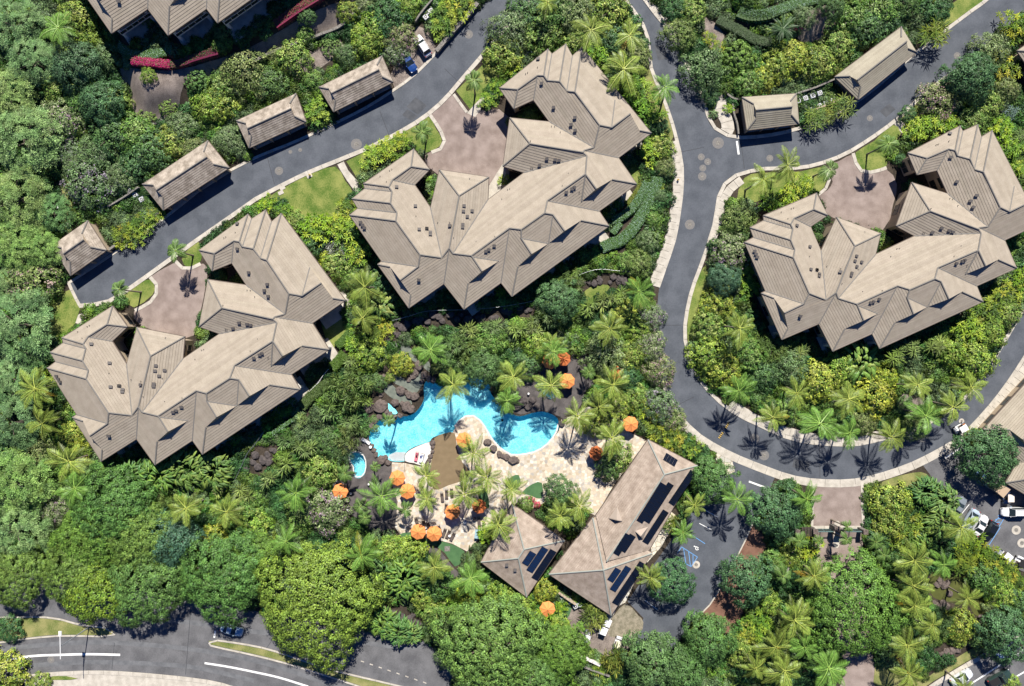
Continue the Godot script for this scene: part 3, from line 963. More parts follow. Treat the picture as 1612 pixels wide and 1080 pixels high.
func build_ground() -> void:
	terrace([-60, -60, 590, -60, 578, 8, 535, 47, 479, 69, 405, 99, 345, 135, 300, 185, 222, 194, 195, 150, 165, 60, 150, -60], 3.5, 6.0)
	terrace([1150, -60, 1430, -60, 1375, 5, 1304, 57, 1270, 72, 1235, 74, 1180, 52, 1140, 10], 2.2, 4.5)
	var rect := Rect2(-34, 4, 46, 26)
	make_terrain(rect)
	var pool_line := smooth(POOL, 3, true)
	var spa_line := smooth(SPA, 3, true)
	var spa2_line := smooth(SPA2, 3, true)
	var holes := [pool_line, spa_line, spa2_line]
	sheet("ground_round_the_pool", "soil of the pool garden", PackedVector2Array([rect.position, rect.position + Vector2(rect.size.x, 0), rect.end, rect.position + Vector2(0, rect.size.y)]), 0.0, M.soil, holes, false)
	# --- roads
	var road := smooth([860, -70, 815, -40, 778, -10, 754, 12, 713, 52, 688, 84, 655, 118, 621, 143, 575, 172, 527, 196, 462, 226, 400, 251, 330, 290, 254, 349, 183, 398, 109, 447], 4)
	var low := smooth([124, 479, 168, 473, 211, 446, 300, 382, 379, 327, 400, 312, 476, 273, 527, 252, 591, 225, 655, 190, 695, 158, 728, 120, 772, 69, 810, 23, 850, -15, 900, -60], 4)
	var r1 := PackedVector2Array(road)
	r1.append_array(low)
	sheet("road", "grey asphalt lane curving past the carports on the left", r1, 0.02, M.asphalt)
	var west := [970, -60, 987, 0, 1019, 48, 1027, 107, 1044, 148, 1060, 193, 1067, 219, 1075, 255, 1076, 290, 1074, 313, 1065, 372, 1050, 418, 1038, 453, 1035, 482, 1033, 514, 1033, 545, 1037, 578, 1051, 616, 1070, 652, 1101, 683, 1149, 711, 1202, 733, 1248, 749, 1291, 755, 1340, 755, 1380, 747, 1431, 730, 1470, 711, 1508, 690, 1531, 667, 1558, 637, 1589, 596, 1625, 540, 1660, 480]
	var east := [1680, 400, 1640, 455, 1612, 490, 1579, 545, 1550, 592, 1515, 632, 1470, 664, 1426, 682, 1385, 694, 1345, 702, 1286, 700, 1240, 691, 1192, 670, 1156, 652, 1126, 629, 1100, 599, 1085, 568, 1077, 540, 1076, 514, 1080, 486, 1088, 453, 1103, 413, 1117, 372, 1125, 341, 1127, 318, 1136, 293, 1154, 276, 1182, 267, 1210, 263, 1260, 262, 1304, 251, 1345, 232, 1406, 190, 1449, 150, 1492, 117, 1536, 84, 1571, 52, 1612, 20, 1660, -25]
	var north := [1600, -40, 1556, 0, 1530, 19, 1482, 55, 1431, 94, 1400, 122, 1352, 160, 1300, 188, 1248, 207, 1202, 216, 1156, 218, 1128, 206, 1114, 188, 1103, 148, 1080, 104, 1048, 43, 1021, 0, 1000, -60]
	var r2 := smooth(west, 3)
	r2.append_array(smooth(east, 3))
	r2.append_array(smooth(north, 3))
	sheet("road", "dark asphalt lane looping round the right villa", r2, 0.021, M.asphalt)
	sheet("road", "worn asphalt street across the lower left corner", [-60, 985, 0, 935, 30, 902, 62, 896, 180, 920, 300, 945, 420, 965, 560, 985, 662, 1007, 700, 1030, 740, 1140, 480, 1140, 369, 1081, 331, 1071, 255, 1062, 171, 1056, 102, 1057, 46, 1062, 0, 1070, -60, 1085], 0.02, M.old_asphalt)
	sheet("road", "asphalt street in the lower right corner", [1440, 1140, 1470, 1074, 1543, 1031, 1612, 992, 1700, 940, 1700, 1140], 0.02, M.old_asphalt)
	sheet("parking_lot", "asphalt parking area beside the pool house", [1149, 709, 1205, 731, 1225, 742, 1216, 760, 1200, 800, 1183, 828, 1170, 858, 1126, 940, 1106, 964, 1060, 1021, 1020, 1045, 1000, 1010, 1004, 1001, 1013, 973, 988, 947, 1010, 915, 1050, 860, 1100, 790, 1140, 740], 0.016, M.asphalt)
	sheet("parking_lot", "asphalt car park at the right edge by the service building", [1452, 731, 1510, 688, 1535, 700, 1612, 740, 1700, 760, 1700, 960, 1612, 900, 1575, 885, 1515, 830, 1500, 790, 1470, 755], 0.016, M.old_asphalt)
	# --- kerbs and gutters
	band("kerb", "pale concrete kerb along the villa side of the left lane", low, 0.1, 0.75, 0.11, M.concrete, "kerb_section", 3.0)
	band("kerb", "pale concrete kerb strip below the row of carports", smooth([688, 84, 655, 118, 621, 143, 575, 172, 527, 196, 462, 226, 400, 251, 330, 290, 254, 349, 183, 398, 109, 447], 4), 0.05, 0.5, 0.09, M.concrete, "kerb_section", 3.0)
	band("kerb", "kerb across the end of the left lane", smooth([107, 443, 116, 463, 126, 482], 4), 0.3, 0.3, 0.12, M.concrete, "kerb_section", 2.0)
	band("kerb", "kerb along the upper left side of the central lane", smooth([987, 0, 1019, 48, 1027, 107, 1044, 148, 1060, 193, 1067, 219, 1075, 255, 1076, 290, 1074, 313, 1065, 372, 1050, 418, 1038, 453], 4), 0.1, 0.6, 0.11, M.concrete, "kerb_section", 3.0)
	band("kerb", "wide pale gutter round the outside of the loop road", smooth([1070, 652, 1101, 683, 1149, 711, 1202, 733, 1248, 749, 1291, 755, 1340, 755, 1380, 747, 1431, 730, 1470, 711, 1505, 691], 4), 0.1, 1.5, 0.06, M.concrete, "kerb_section", 3.0)
	band("kerb", "kerb on the pool side of the loop road", smooth([1035, 482, 1033, 514, 1033, 545, 1037, 578, 1051, 616, 1070, 652], 4), 0.1, 0.7, 0.11, M.concrete, "kerb_section", 3.0)
	band("kerb", "kerb round the right villa's island", smooth(east.slice(2, 70), 4), 0.1, 0.65, 0.11, M.concrete, "kerb_section", 3.0)
	band("kerb", "kerb on the outer side of the loop road at the right", smooth([1508, 690, 1531, 667, 1558, 637, 1589, 596, 1625, 540], 4), 0.1, 0.6, 0.11, M.concrete, "kerb_section", 3.0)
	band("kerb", "kerb along the upper right lane's hill side", smooth(north.slice(0, 34), 4), 0.1, 0.6, 0.11, M.concrete, "kerb_section", 3.0)
	band("kerb", "kerb beside the grass in the lower right corner", smooth([1462, 1080, 1470, 1074, 1543, 1031, 1612, 992], 4), 0.0, 0.9, 0.11, M.concrete, "kerb_section", 3.0)
	band("kerb", "kerb round the long planted median of the lower street", smooth([329, 1012, 332, 1007, 410, 1019, 471, 1038, 527, 1056, 619, 1078, 660, 1090, 640, 1105, 566, 1081, 476, 1052, 410, 1034, 333, 1017], 3, true), 0.15, 0.15, 0.12, M.concrete, "kerb_section", 3.0, 0.03, true)
	band("kerb", "kerb round the grassy island at the lower left", smooth([-20, 976, 30, 972, 62, 971, 100, 976, 127, 984, 165, 988, 181, 994, 180, 1000, 165, 1002, 94, 1001, 38, 1006, -20, 1011], 3, true), 0.15, 0.15, 0.12, M.concrete, "kerb_section", 3.0, 0.03, true)
	band("kerb", "pale kerb along the bottom edge of the lower street", smooth([0, 1070, 46, 1062, 102, 1057, 171, 1056, 255, 1062, 331, 1071, 369, 1081], 3), 0.0, 0.8, 0.10, M.concrete, "kerb_section", 3.0)
	band("kerb", "kerb between the parking area and the red path", smooth([1190, 815, 1183, 828, 1170, 858, 1126, 940, 1106, 964], 3), 0.1, 0.15, 0.12, M.concrete, "kerb_section", 2.5)
	# --- pavements
	band("pavement", "concrete pavement left of the central lane", smooth([1060, 222, 1066, 255, 1067, 290, 1064, 320, 1056, 368, 1046, 400, 1035, 430, 1028, 452], 3), 0.95, 0.95, 0.12, M.concrete, "slab", 1.5)
	band("pavement", "concrete pavement bending along the left of the right villa's lawn", smooth([1168, 283, 1150, 297, 1141, 312, 1134, 330, 1128, 355, 1120, 380], 3), 0.85, 0.85, 0.13, M.concrete, "slab", 1.5)
	band("pavement", "shaded pavement under the palms of the loop road", smooth([1150, 634, 1175, 650, 1205, 667, 1245, 680, 1290, 690, 1345, 691, 1390, 683], 3), 0.8, 0.8, 0.13, M.concrete, "slab", 1.5)
	band("pavement", "concrete pavement at the far right edge of the loop", smooth([1507, 700, 1540, 671, 1570, 640, 1600, 600, 1630, 558], 3), 0.9, 0.9, 0.13, M.concrete, "slab", 1.5)
	band("pavement", "pavement at the top of the central lane", smooth([1012, -10, 1036, 22, 1055, 45, 1072, 70], 3), 0.8, 0.8, 0.13, M.concrete, "slab", 1.5)
	band("pavement", "curved concrete pavement by the small square carport", smooth([1137, 148, 1133, 165, 1140, 182, 1147, 198, 1143, 208], 3), 1.3, 1.3, 0.13, M.concrete, "slab", 1.5)
	# --- villa forecourts
	sheet("forecourt", "pinkish paved forecourt of the middle villa", smooth([677, 181, 696, 163, 714, 148, 724, 160, 735, 178, 765, 172, 802, 185, 800, 290, 770, 290, 690, 275, 668, 250, 676, 240, 697, 232, 699, 218, 690, 200], 2, true), 0.026, M.pavers)
	sheet("forecourt", "pinkish paved forecourt of the left villa", smooth([270, 416, 280, 412, 290, 420, 320, 415, 326, 436, 310, 512, 293, 532, 222, 513, 211, 490, 236, 476, 247, 460, 246, 447, 236, 436], 2, true), 0.026, M.pavers)
	sheet("forecourt", "pinkish paved forecourt of the right villa", smooth([1300, 263, 1322, 253, 1343, 243, 1349, 262, 1360, 272, 1395, 266, 1412, 290, 1406, 322, 1390, 362, 1330, 350, 1296, 332, 1290, 308, 1302, 300, 1311, 286, 1304, 272], 2, true), 0.026, M.pavers)
	sheet("driveway", "pinkish paved driveway between the entrance gate and the loop road", [1283, 762, 1355, 762, 1357, 831, 1278, 831], 0.028, M.pavers)
	sheet("driveway", "paved driveway outside the entrance gate", [1281, 838, 1357, 838, 1362, 900, 1376, 1040, 1400, 1140, 1300, 1140, 1330, 1060, 1310, 960, 1284, 900], 0.012, M.pavers)
	band("kerb", "pale kerb round the middle villa's forecourt corner", smooth([677, 181, 690, 200, 699, 218, 697, 232, 676, 241], 4), 0.35, 0.35, 0.08, M.concrete, "kerb_section", 2.0)
	band("kerb", "pale kerb beside the middle villa's palm lawn", smooth([714, 148, 724, 162, 735, 177], 4), 0.3, 0.3, 0.08, M.concrete, "kerb_section", 2.0)
	band("kerb", "pale curved kerb at the lower lawn of the left villa's forecourt", smooth([236, 436, 246, 447, 247, 460, 236, 476, 212, 489], 4), 0.35, 0.35, 0.08, M.concrete, "kerb_section", 2.0)
	band("kerb", "pale curved kerb at the upper lawn of the left villa's forecourt", smooth([276, 411, 284, 420, 296, 424, 318, 414], 4), 0.35, 0.35, 0.08, M.concrete, "kerb_section", 2.0)
	band("kerb", "pale curved kerb by the palm lawn of the right villa's forecourt", smooth([1343, 241, 1349, 260, 1360, 271, 1378, 270, 1396, 264], 4), 0.35, 0.35, 0.08, M.concrete, "kerb_section", 2.0)
	band("kerb", "pale curved kerb left of the right villa's forecourt", smooth([1301, 268, 1306, 285, 1299, 298, 1288, 307], 4), 0.3, 0.3, 0.08, M.concrete, "kerb_section", 2.0)
	for c in [[1280, 762, 1278, 830], [1357, 762, 1359, 830]]:
		band("kerb", "pale kerb on the %s side of the entrance driveway" % ("left" if c[0] < 1300 else "right"), smooth(c, 4), 0.3, 0.3, 0.1, M.concrete, "kerb_section", 2.5)
	band("kerb", "flush concrete strip across the entrance driveway before the gate", smooth([1278, 831, 1359, 831], 4), 0.4, 0.4, 0.05, M.concrete, "kerb_section", 2.5)
	sheet("path", "concrete path from the lane to the middle villa's left wing", [531, 259, 541, 254, 548, 268, 560, 282, 572, 291, 575, 300, 560, 303, 546, 284, 537, 270], 0.03, M.concrete)
	sheet("path", "concrete path by the right villa's upper lawn", [1404, 190, 1413, 184, 1425, 196, 1432, 202, 1420, 210], 0.03, M.concrete)
	sheet("path", "concrete path right of the middle villa's palm lawn", [735, 178, 758, 152, 768, 156, 748, 184], 0.034, M.concrete)
	sheet("path", "pale path along the middle villa's forecourt wall", [770, 292, 793, 255, 800, 290, 785, 318, 766, 316], 0.034, M.concrete)
	sheet("path", "short concrete path at the left villa's lower corner", [120, 497, 130, 492, 136, 500, 128, 512, 118, 508], 0.03, M.concrete)
	sheet("path", "red brown path beside the parking area", [1184, 828, 1210, 850, 1200, 872, 1165, 975, 1145, 1000, 1106, 964, 1126, 940, 1170, 858], 0.03, M.red_path)
	sheet("path", "grey flagged patch in the lawn of the left villa's garden", [1358, 862, 1372, 905, 1330, 940, 1322, 905], 0.008, M.concrete, [], false)
	sheet("pavement", "pale flagged corner by the parking entrance", [1128, 703, 1150, 714, 1157, 742, 1146, 748, 1126, 722], 0.03, M.pale_stone)
	sheet("pavement", "beige plaza below the lower street", [66, 1071, 105, 1069, 130, 1066, 146, 1069, 152, 1140, 40, 1140], 0.024, M.concrete)
	sheet("pavement", "pale concrete apron below the lower street", [40, 1062, 102, 1057, 171, 1057, 255, 1063, 330, 1072, 380, 1086, 430, 1140, 30, 1140], 0.016, M.concrete)
	sheet("pavement", "pale flagstone strip along the pool house's right eave", [1020, 830, 1050, 800, 1068, 815, 1040, 862, 1006, 900, 985, 948, 972, 955, 965, 970, 962, 962, 990, 920, 1026, 872], 0.04, M.pale_stone)
	sheet("dry_garden", "dry stony patch at the lower tip of the pool house", smooth([966, 970, 985, 950, 1004, 968, 1013, 980, 1005, 999, 970, 1003, 958, 1000, 955, 985], 2, true), 0.035, M.dry_stone)
	sheet("yard", "brown service yard with carts below the pool house", [892, 955, 962, 968, 960, 1000, 1003, 1002, 1000, 1015, 985, 1040, 960, 1036, 916, 1014, 888, 980], 0.01, M.mulch)
	sheet("parking_bay", "bare brown parking bay for the two cars above the left lane", [628, 84, 655, 40, 672, 46, 690, 82, 655, 117, 622, 140, 614, 120], 0.024, M.mulch)
	sheet("mulch_bed", "bare mulch between the carports and the retaining wall", [440, 112, 480, 84, 535, 62, 545, 78, 500, 110, 470, 130], 0.02, M.mulch)
	sheet("path", "dry dirt path by the left edge", [90, 280, 108, 268, 118, 330, 112, 368, 98, 360, 100, 310], 0.02, M.dry_lawn)
	drape("mulch_bed", "greyish mulch slope between the magenta hedge and the retaining wall", [188, 108, 215, 108, 272, 111, 320, 100, 360, 88, 400, 72, 440, 50, 480, 26, 530, 5, 560, -5, 575, 5, 530, 42, 478, 62, 405, 92, 350, 120, 300, 118, 285, 150, 280, 180, 255, 188, 225, 186, 206, 170, 205, 140, 188, 122], M.mulch)
	drape("mulch_bed", "bare brown slope on the upper right between hedges and stone wall", [1255, 60, 1270, 20, 1300, 8, 1320, 25, 1300, 55, 1275, 68], M.mulch)
	drape("mulch_bed", "bare brown ground left of the big round bush", [1100, 30, 1118, 30, 1140, 55, 1135, 90, 1120, 80], M.mulch)
	drape("mulch_bed", "bare brown ground inside the loop's right bend", [1412, 622, 1440, 620, 1462, 632, 1448, 645, 1415, 642], M.mulch, 0.03)
	# --- lawns
	sheet("lawn", "bright green lawn between the left and middle villas", smooth([408, 322, 440, 299, 491, 273, 528, 262, 543, 284, 556, 305, 540, 322, 532, 350, 505, 358, 478, 350, 456, 332, 447, 312, 428, 318], 2, true), 0.05, M.lawn)
	sheet("lawn", "small lawn by the path of the middle villa's left wing", [545, 254, 600, 226, 640, 206, 655, 196, 650, 225, 610, 240, 575, 275, 562, 280], 0.05, M.lawn)
	sheet("lawn", "small lawn with a palm left of the middle villa's forecourt", smooth([674, 183, 686, 202, 695, 218, 692, 230, 672, 240, 655, 236, 650, 210], 2, true), 0.055, M.lawn)
	sheet("lawn", "small triangular lawn right of the middle villa's forecourt", [718, 143, 757, 105, 782, 72, 800, 92, 770, 140, 740, 172], 0.05, M.lawn)
	sheet("lawn", "dry lawn beside the lane above the middle villa's right wing", smooth([1008, 110, 1027, 112, 1042, 152, 1056, 195, 1060, 216, 1048, 222, 1030, 180, 1012, 140], 2, true), 0.05, M.dry_lawn)
	sheet("lawn", "upper lawn corner of the left villa's forecourt", smooth([286, 408, 300, 388, 312, 380, 318, 402, 312, 416, 297, 422], 2, true), 0.05, M.lawn)
	sheet("lawn", "lower lawn corner of the left villa's forecourt", smooth([192, 466, 216, 446, 236, 440, 243, 450, 240, 464, 211, 484], 2, true), 0.05, M.lawn)
	sheet("lawn", "lawn beside the end of the left lane", [96, 462, 112, 455, 126, 486, 118, 510, 100, 530, 70, 530, 72, 495], 0.04, M.lawn)
	sheet("lawn", "lawn with a palm at the right villa's forecourt", smooth([1347, 240, 1376, 222, 1404, 196, 1418, 210, 1400, 240, 1395, 262, 1365, 270, 1352, 260], 2, true), 0.05, M.lawn)
	sheet("lawn", "lawn strip above the right villa beside the concrete path", [1414, 184, 1440, 164, 1455, 172, 1438, 198, 1428, 196], 0.05, M.lawn)
	sheet("lawn", "narrow lawn strip inside the loop road", smooth([1110, 418, 1114, 425, 1112, 460, 1105, 490, 1093, 520, 1086, 545, 1082, 530, 1083, 500, 1090, 460, 1101, 432], 2, true), 0.05, M.lawn)
	sheet("lawn", "lawn left of the right villa's forecourt", smooth([1172, 280, 1200, 272, 1260, 270, 1298, 262, 1302, 282, 1286, 305, 1240, 300, 1190, 318, 1160, 318], 2, true), 0.05, M.lawn)
	sheet("lawn", "curved lawn by the entrance driveway", smooth([1380, 770, 1390, 758, 1420, 748, 1450, 743, 1462, 752, 1440, 765, 1405, 778, 1384, 786], 2, true), 0.05, M.dry_lawn)
	sheet("lawn", "lawn with shadows at the top right", smooth([1470, 30, 1500, 5, 1540, -20, 1552, -2, 1520, 20, 1488, 42], 2, true), 0.05, M.lawn)
	sheet("lawn", "grassy strip beside the street in the lower right corner", [1455, 1070, 1490, 1045, 1540, 1015, 1545, 1028, 1470, 1072, 1400, 1120, 1375, 1075, 1378, 1045, 1420, 1060], 0.05, M.dry_lawn)
	sheet("lawn", "grassy island at the lower left", smooth([-20, 978, 30, 974, 62, 973, 100, 978, 127, 986, 165, 990, 178, 995, 165, 1000, 94, 999, 38, 1004, -20, 1009], 3, true), 0.06, M.dry_lawn)
	sheet("lawn", "strip of dry grass on the lower street's median", smooth([332, 1012, 334, 1009, 410, 1021, 471, 1040, 527, 1058, 619, 1080, 650, 1092, 640, 1102, 566, 1079, 476, 1050, 410, 1032, 334, 1015], 3, true), 0.06, M.dry_lawn)
	sheet("lawn", "thin grass crescent below the lower street", [72, 1069, 85, 1064, 105, 1064, 123, 1068, 110, 1070, 74, 1070], 0.14, M.lawn)
	sheet("lawn", "grass below the left villa's right wing", smooth([505, 500, 525, 492, 545, 505, 548, 530, 525, 548, 512, 530], 2, true), 0.04, M.lawn)
	sheet("lawn", "grass beside the middle villa's right wing", smooth([985, 268, 1005, 262, 1013, 275, 1002, 292], 2, true), 0.04, M.lawn)
	sheet("lawn", "grass strip by the rock outcrop right of the middle villa", smooth([918, 462, 930, 452, 950, 448, 960, 452, 945, 468, 925, 472], 2, true), 0.04, M.lawn)
	# --- pool surroundings
	sheet("pool_deck", "beige flagstone pool deck", [617, 728, 637, 729, 664, 735, 672, 728, 679, 716, 684, 690, 697, 685, 712, 682, 716, 674, 722, 666, 729, 659, 737, 653, 745, 654, 754, 659, 762, 668, 769, 680, 775, 690, 784, 701, 793, 708, 805, 716, 820, 716, 842, 712, 858, 703, 871, 690, 880, 678, 884, 660, 900, 655, 925, 640, 950, 640, 985, 615, 990, 680, 1018, 694, 966, 764, 938, 812, 912, 800, 880, 775, 860, 790, 838, 800, 815, 790, 790, 812, 770, 830, 752, 850, 735, 868, 712, 856, 690, 850, 655, 832, 632, 845, 622, 830, 626, 790, 616, 760], 0.045, M.flag)
	sheet("beach_entry", "white sloping beach entry of the swimming pool", smooth([638, 726, 639, 714, 648, 707, 661, 701, 676, 696, 679, 702, 678, 713, 670, 727, 665, 733, 652, 729], 2, true), 0.052, M.white_wall)
	sheet("sand_play_area", "flat brown sand area in the pool deck", smooth([684, 690, 700, 682, 716, 682, 719, 703, 728, 728, 742, 744, 735, 754, 706, 764, 683, 771, 677, 744, 680, 723, 683, 705], 2, true), 0.058, M.sand)
	sheet("pool_terrace", "dark paved terrace left of the swimming pool", [536, 704, 552, 690, 579, 688, 587, 707, 594, 720, 610, 735, 618, 728, 617, 760, 628, 790, 622, 830, 590, 840, 556, 812, 515, 800, 524, 758, 545, 750], 0.04, M.dark_deck, [smooth(SPA, 3, true)])
	sheet("pool_terrace", "dark paved terrace round the small spa right of the pool", [820, 585, 845, 560, 880, 556, 930, 560, 936, 600, 910, 645, 884, 658, 874, 653, 856, 646, 838, 648, 820, 653, 806, 648, 800, 630], 0.04, M.dark_deck, [smooth(SPA2, 3, true)])
	for t in [["green turf patch left of the pool deck palm", [752, 775, 762, 768, 768, 780, 770, 800, 758, 796]], ["round green turf patch with a palm on the pool deck", [797, 760, 806, 750, 817, 748, 819, 765, 805, 774]], ["green turf patch beside the shrub on the pool deck", [822, 775, 838, 762, 853, 760, 853, 785, 835, 780]], ["green turf slope below the row of loungers", [690, 852, 712, 857, 731, 868, 728, 882, 716, 892, 700, 870, 689, 862]], ["green turf strip behind the two umbrellas at the bottom of the deck", [628, 842, 645, 838, 660, 846, 690, 852, 686, 860, 650, 852]], ["green turf beside the umbrella below the pool house", [874, 960, 890, 950, 900, 957, 890, 978, 874, 974]]]:
		sheet("turf", t[0], smooth(t[1], 2, true), 0.06, M.turf)
	sheet("path", "dark winding path below the two umbrellas", smooth([618, 846, 650, 852, 685, 862, 700, 876, 715, 895, 725, 905, 716, 912, 700, 892, 680, 872, 648, 862, 616, 856], 2, true), 0.03, M.dark_deck)
	# --- water
	var big := pool("swimming_pool", "large turquoise free form swimming pool", pool_line, 1.25, M.caustic_plaster, M.water)
	for k in 3:
		var st: Array = [[609, 722, 612, 717, 622, 713, 637, 713, 637, 726, 617, 726], [611, 722, 615, 719, 624, 716, 637, 716, 637, 726, 617, 726], [613, 723, 618, 721, 626, 719, 637, 719, 637, 726, 617, 726]][k]
		sheet("pool_step", "", st, -0.95 + k * 0.28, M.white_wall, [], false, big)
	pool("plunge_pool", "small kidney shaped pool on the dark terrace left of the swimming pool", spa_line, 1.1, M.caustic_plaster, M.water)
	pool("spa_pool", "small round spa under a palm right of the swimming pool", spa2_line, 0.9, M.caustic_plaster, M.water)
	band("pool_rim", "pale rim of the kidney shaped pool", smooth(SPA, 3, true), 0.0, 0.22, 0.07, M.white_wall, "rim_stone", 1.2, 0.02, true)
	band("pool_rim", "dark rim of the round spa", smooth(SPA2, 3, true), 0.0, 0.22, 0.07, M.wallstone, "rim_stone", 1.2, 0.02, true)
	band("pool_rim", "white rim along the swimming pool's deck side", smooth([880, 668, 879, 676, 871, 690, 859, 703, 841, 713, 820, 717, 804, 717, 792, 710, 782, 702, 773, 691, 767, 681, 760, 669, 752, 660, 743, 655, 736, 655, 728, 660, 720, 666, 716, 673], 3), 0.0, 0.3, 0.065, M.white_wall, "rim_stone", 1.6, 0.02)
	sheet("pond", "murky green pond in the garden at the lower right", smooth([1465, 905, 1480, 898, 1500, 905, 1525, 908, 1540, 930, 1550, 955, 1548, 970, 1535, 968, 1522, 950, 1500, 946, 1480, 945, 1466, 935], 3, true), 0.03, M.pond_bed)
	sheet("stream", "grey green rill between the pool rocks", smooth([606, 604, 612, 601, 628, 616, 648, 632, 646, 638, 640, 640, 625, 632, 604, 616], 2, true), 0.06, M.grey_bed)
	sheet("stream", "shallow grey basin above the swimming pool", smooth([612, 590, 625, 588, 640, 600, 652, 596, 660, 585, 668, 590, 664, 608, 650, 622, 640, 612, 622, 604], 2, true), 0.05, M.grey_bed)
	sheet("stream", "grey stream behind the planted island of the pool rocks", smooth([622, 540, 636, 538, 650, 552, 660, 562, 676, 570, 676, 586, 664, 576, 646, 566, 632, 556], 2, true), 0.04, M.grey_bed)
	sheet("stream", "small dark blue grotto basin among the pool rocks", smooth([598, 636, 606, 632, 618, 640, 626, 650, 618, 652, 606, 644], 2, true), 0.07, M.caustic_plaster)
	for c in [[575, 640, 590, 590, 612, 583, 668, 562, 690, 590, 680, 610, 668, 640, 640, 662, 600, 662, 580, 650], [605, 505, 640, 500, 700, 493, 760, 492, 835, 480, 850, 490, 780, 508, 700, 512, 640, 522, 618, 540, 600, 525], [905, 440, 990, 432, 992, 448, 930, 452, 910, 455], [395, 705, 432, 705, 428, 735, 392, 750], [795, 628, 850, 626, 850, 648, 800, 652], [595, 950, 640, 962, 668, 985, 650, 990, 600, 968], [1460, 905, 1500, 900, 1560, 950, 1535, 1012, 1480, 1034, 1480, 1020, 1520, 1000, 1500, 955, 1465, 950]]: clear_polys.append(smooth(c, 2, true))
	# --- painted lines
	stripe("road_marking", "white stop line by the small square carport", [1160, 222, 1163, 243], 0.4, M.paint)
	stripe("road_marking", "long white lane line on the lower left street", [-5, 1041, 50, 1033, 95, 1031, 140, 1030, 189, 1031], 0.45, M.paint)
	stripe("road_marking", "long white lane line on the lower street right of the gap", [322, 1044, 360, 1050, 400, 1058, 440, 1067, 485, 1081], 0.4, M.paint)
	for k in 9:
		stripe("road_marking", "short white dash of the broken line on the lower street", [554 + k * 14.0, 1036 + k * 4.7, 559 + k * 14.0, 1037.5 + k * 4.8], 0.2, M.concrete)
	stripe("road_marking", "white give way line by the lower left island", [337, 1004, 339, 993], 0.35, M.paint)
	stripe("road_marking", "white line in the shade at the parking entrance", [1179, 758, 1206, 768], 0.35, M.paint)
	stripe("road_marking", "white line at the entrance of the right car park", [1488, 721, 1510, 707], 0.35, M.paint)
	stripe("road_marking", "white lane line of the lower right street", [1528, 1077, 1570, 1050, 1612, 1023], 0.3, M.paint)
	stripe("road_marking", "second white lane line of the lower right street", [1590, 1071, 1630, 1048], 0.3, M.paint)
	for s in [[1101, 824, 1120, 834], [1088, 782, 1100, 791], [1106, 801, 1130, 814], [1015, 945, 1035, 960]]:
		stripe("parking_line", "white bay line of the parking area beside the pool house", s, 0.14, M.paint)
	for s in [[1090, 843, 1110, 856], [1073, 861, 1098, 877], [1098, 877, 1088, 892], [1073, 861, 1066, 872], [1066, 880, 1088, 892], [1076, 863, 1080, 888], [1084, 868, 1087, 891], [1091, 872, 1091, 886]]:
		stripe("parking_line", "blue line of the accessible bay beside the pool house", s, 0.13, M.blue_paint)
	for s in [[1510, 814, 1526, 794], [1530, 828, 1543, 807]]:
		stripe("parking_line", "white bay line of the right car park", s, 0.13, M.paint)
	for s in [[1564, 824, 1588, 798], [1573, 829, 1592, 797], [1571, 812, 1582, 808], [1567, 818, 1579, 815], [1562, 823, 1575, 822], [1553, 830, 1560, 820], [1556, 860, 1575, 830], [1566, 832, 1574, 831]]:
		stripe("parking_line", "blue hatching of the accessible bay in the right car park", s, 0.13, M.blue_paint)
	# repairs and seams of the asphalt
	for q in [["dark asphalt patch in the left lane beside the middle villa's forecourt", [640, 168, 654, 153, 672, 166, 658, 181]], ["second asphalt patch just left of the darker one by the forecourt", [641, 172, 658, 183, 648, 190, 633, 181]], ["asphalt patch on the upper right lane's bend", [1385, 175, 1400, 163, 1410, 172, 1395, 185]], ["asphalt patch near the top of the central lane", [1030, 72, 1046, 70, 1052, 92, 1036, 95]], ["asphalt patch in the loop road's lower curve", [1250, 722, 1275, 728, 1272, 741, 1247, 735]]]:
		sheet("asphalt_patch", q[0], q[1], 0.026, M.patch, [], false)
	for q in [[700, 108, 720, 127], [598, 175, 612, 212], [420, 245, 432, 290], [1068, 240, 1108, 232], [1043, 512, 1072, 512], [1092, 625, 1062, 640], [1166, 218, 1172, 266], [1290, 702, 1291, 753], [1440, 686, 1458, 715], [1030, 60, 1055, 52], [180, 1012, 176, 1054], [300, 960, 292, 1062], [450, 975, 420, 1020]]:
		stripe("asphalt_seam", "thin dark seam across the asphalt", q, 0.1, M.seam, 0.0265)
	for q in [[668, 1012, 640, 1020, 560, 1010, 470, 1002, 380, 992, 300, 980, 220, 975], [0, 1022, 100, 1013, 180, 1012, 300, 1022, 420, 1045, 520, 1078], [0, 1053, 100, 1044, 180, 1043, 300, 1050, 400, 1072], [1058, 300, 1098, 290, 1095, 330, 1085, 400, 1062, 470, 1055, 540, 1062, 590, 1090, 640, 1140, 682, 1220, 712]]:
		if q[0] != 1058: stripe("wheel_track", "faint worn wheel track along the lower street", q, 0.9, M.wheel_wear, 0.0245)
	# wheelchair mark of the accessible bay
	var mk := MB.new()
	var c := P(1097.5, 863.5, 0.034)
	for k in 12:
		var a := TAU * k / 16.0 + 0.4
		var b := TAU * (k + 1) / 16.0 + 0.4
		mk.quadn(c + Vector3(cos(a), 0, sin(a)) * 0.38, c + Vector3(cos(b), 0, sin(b)) * 0.38, c + Vector3(cos(b), 0, sin(b)) * 0.24, c + Vector3(cos(a), 0, sin(a)) * 0.24, Vector3.UP)
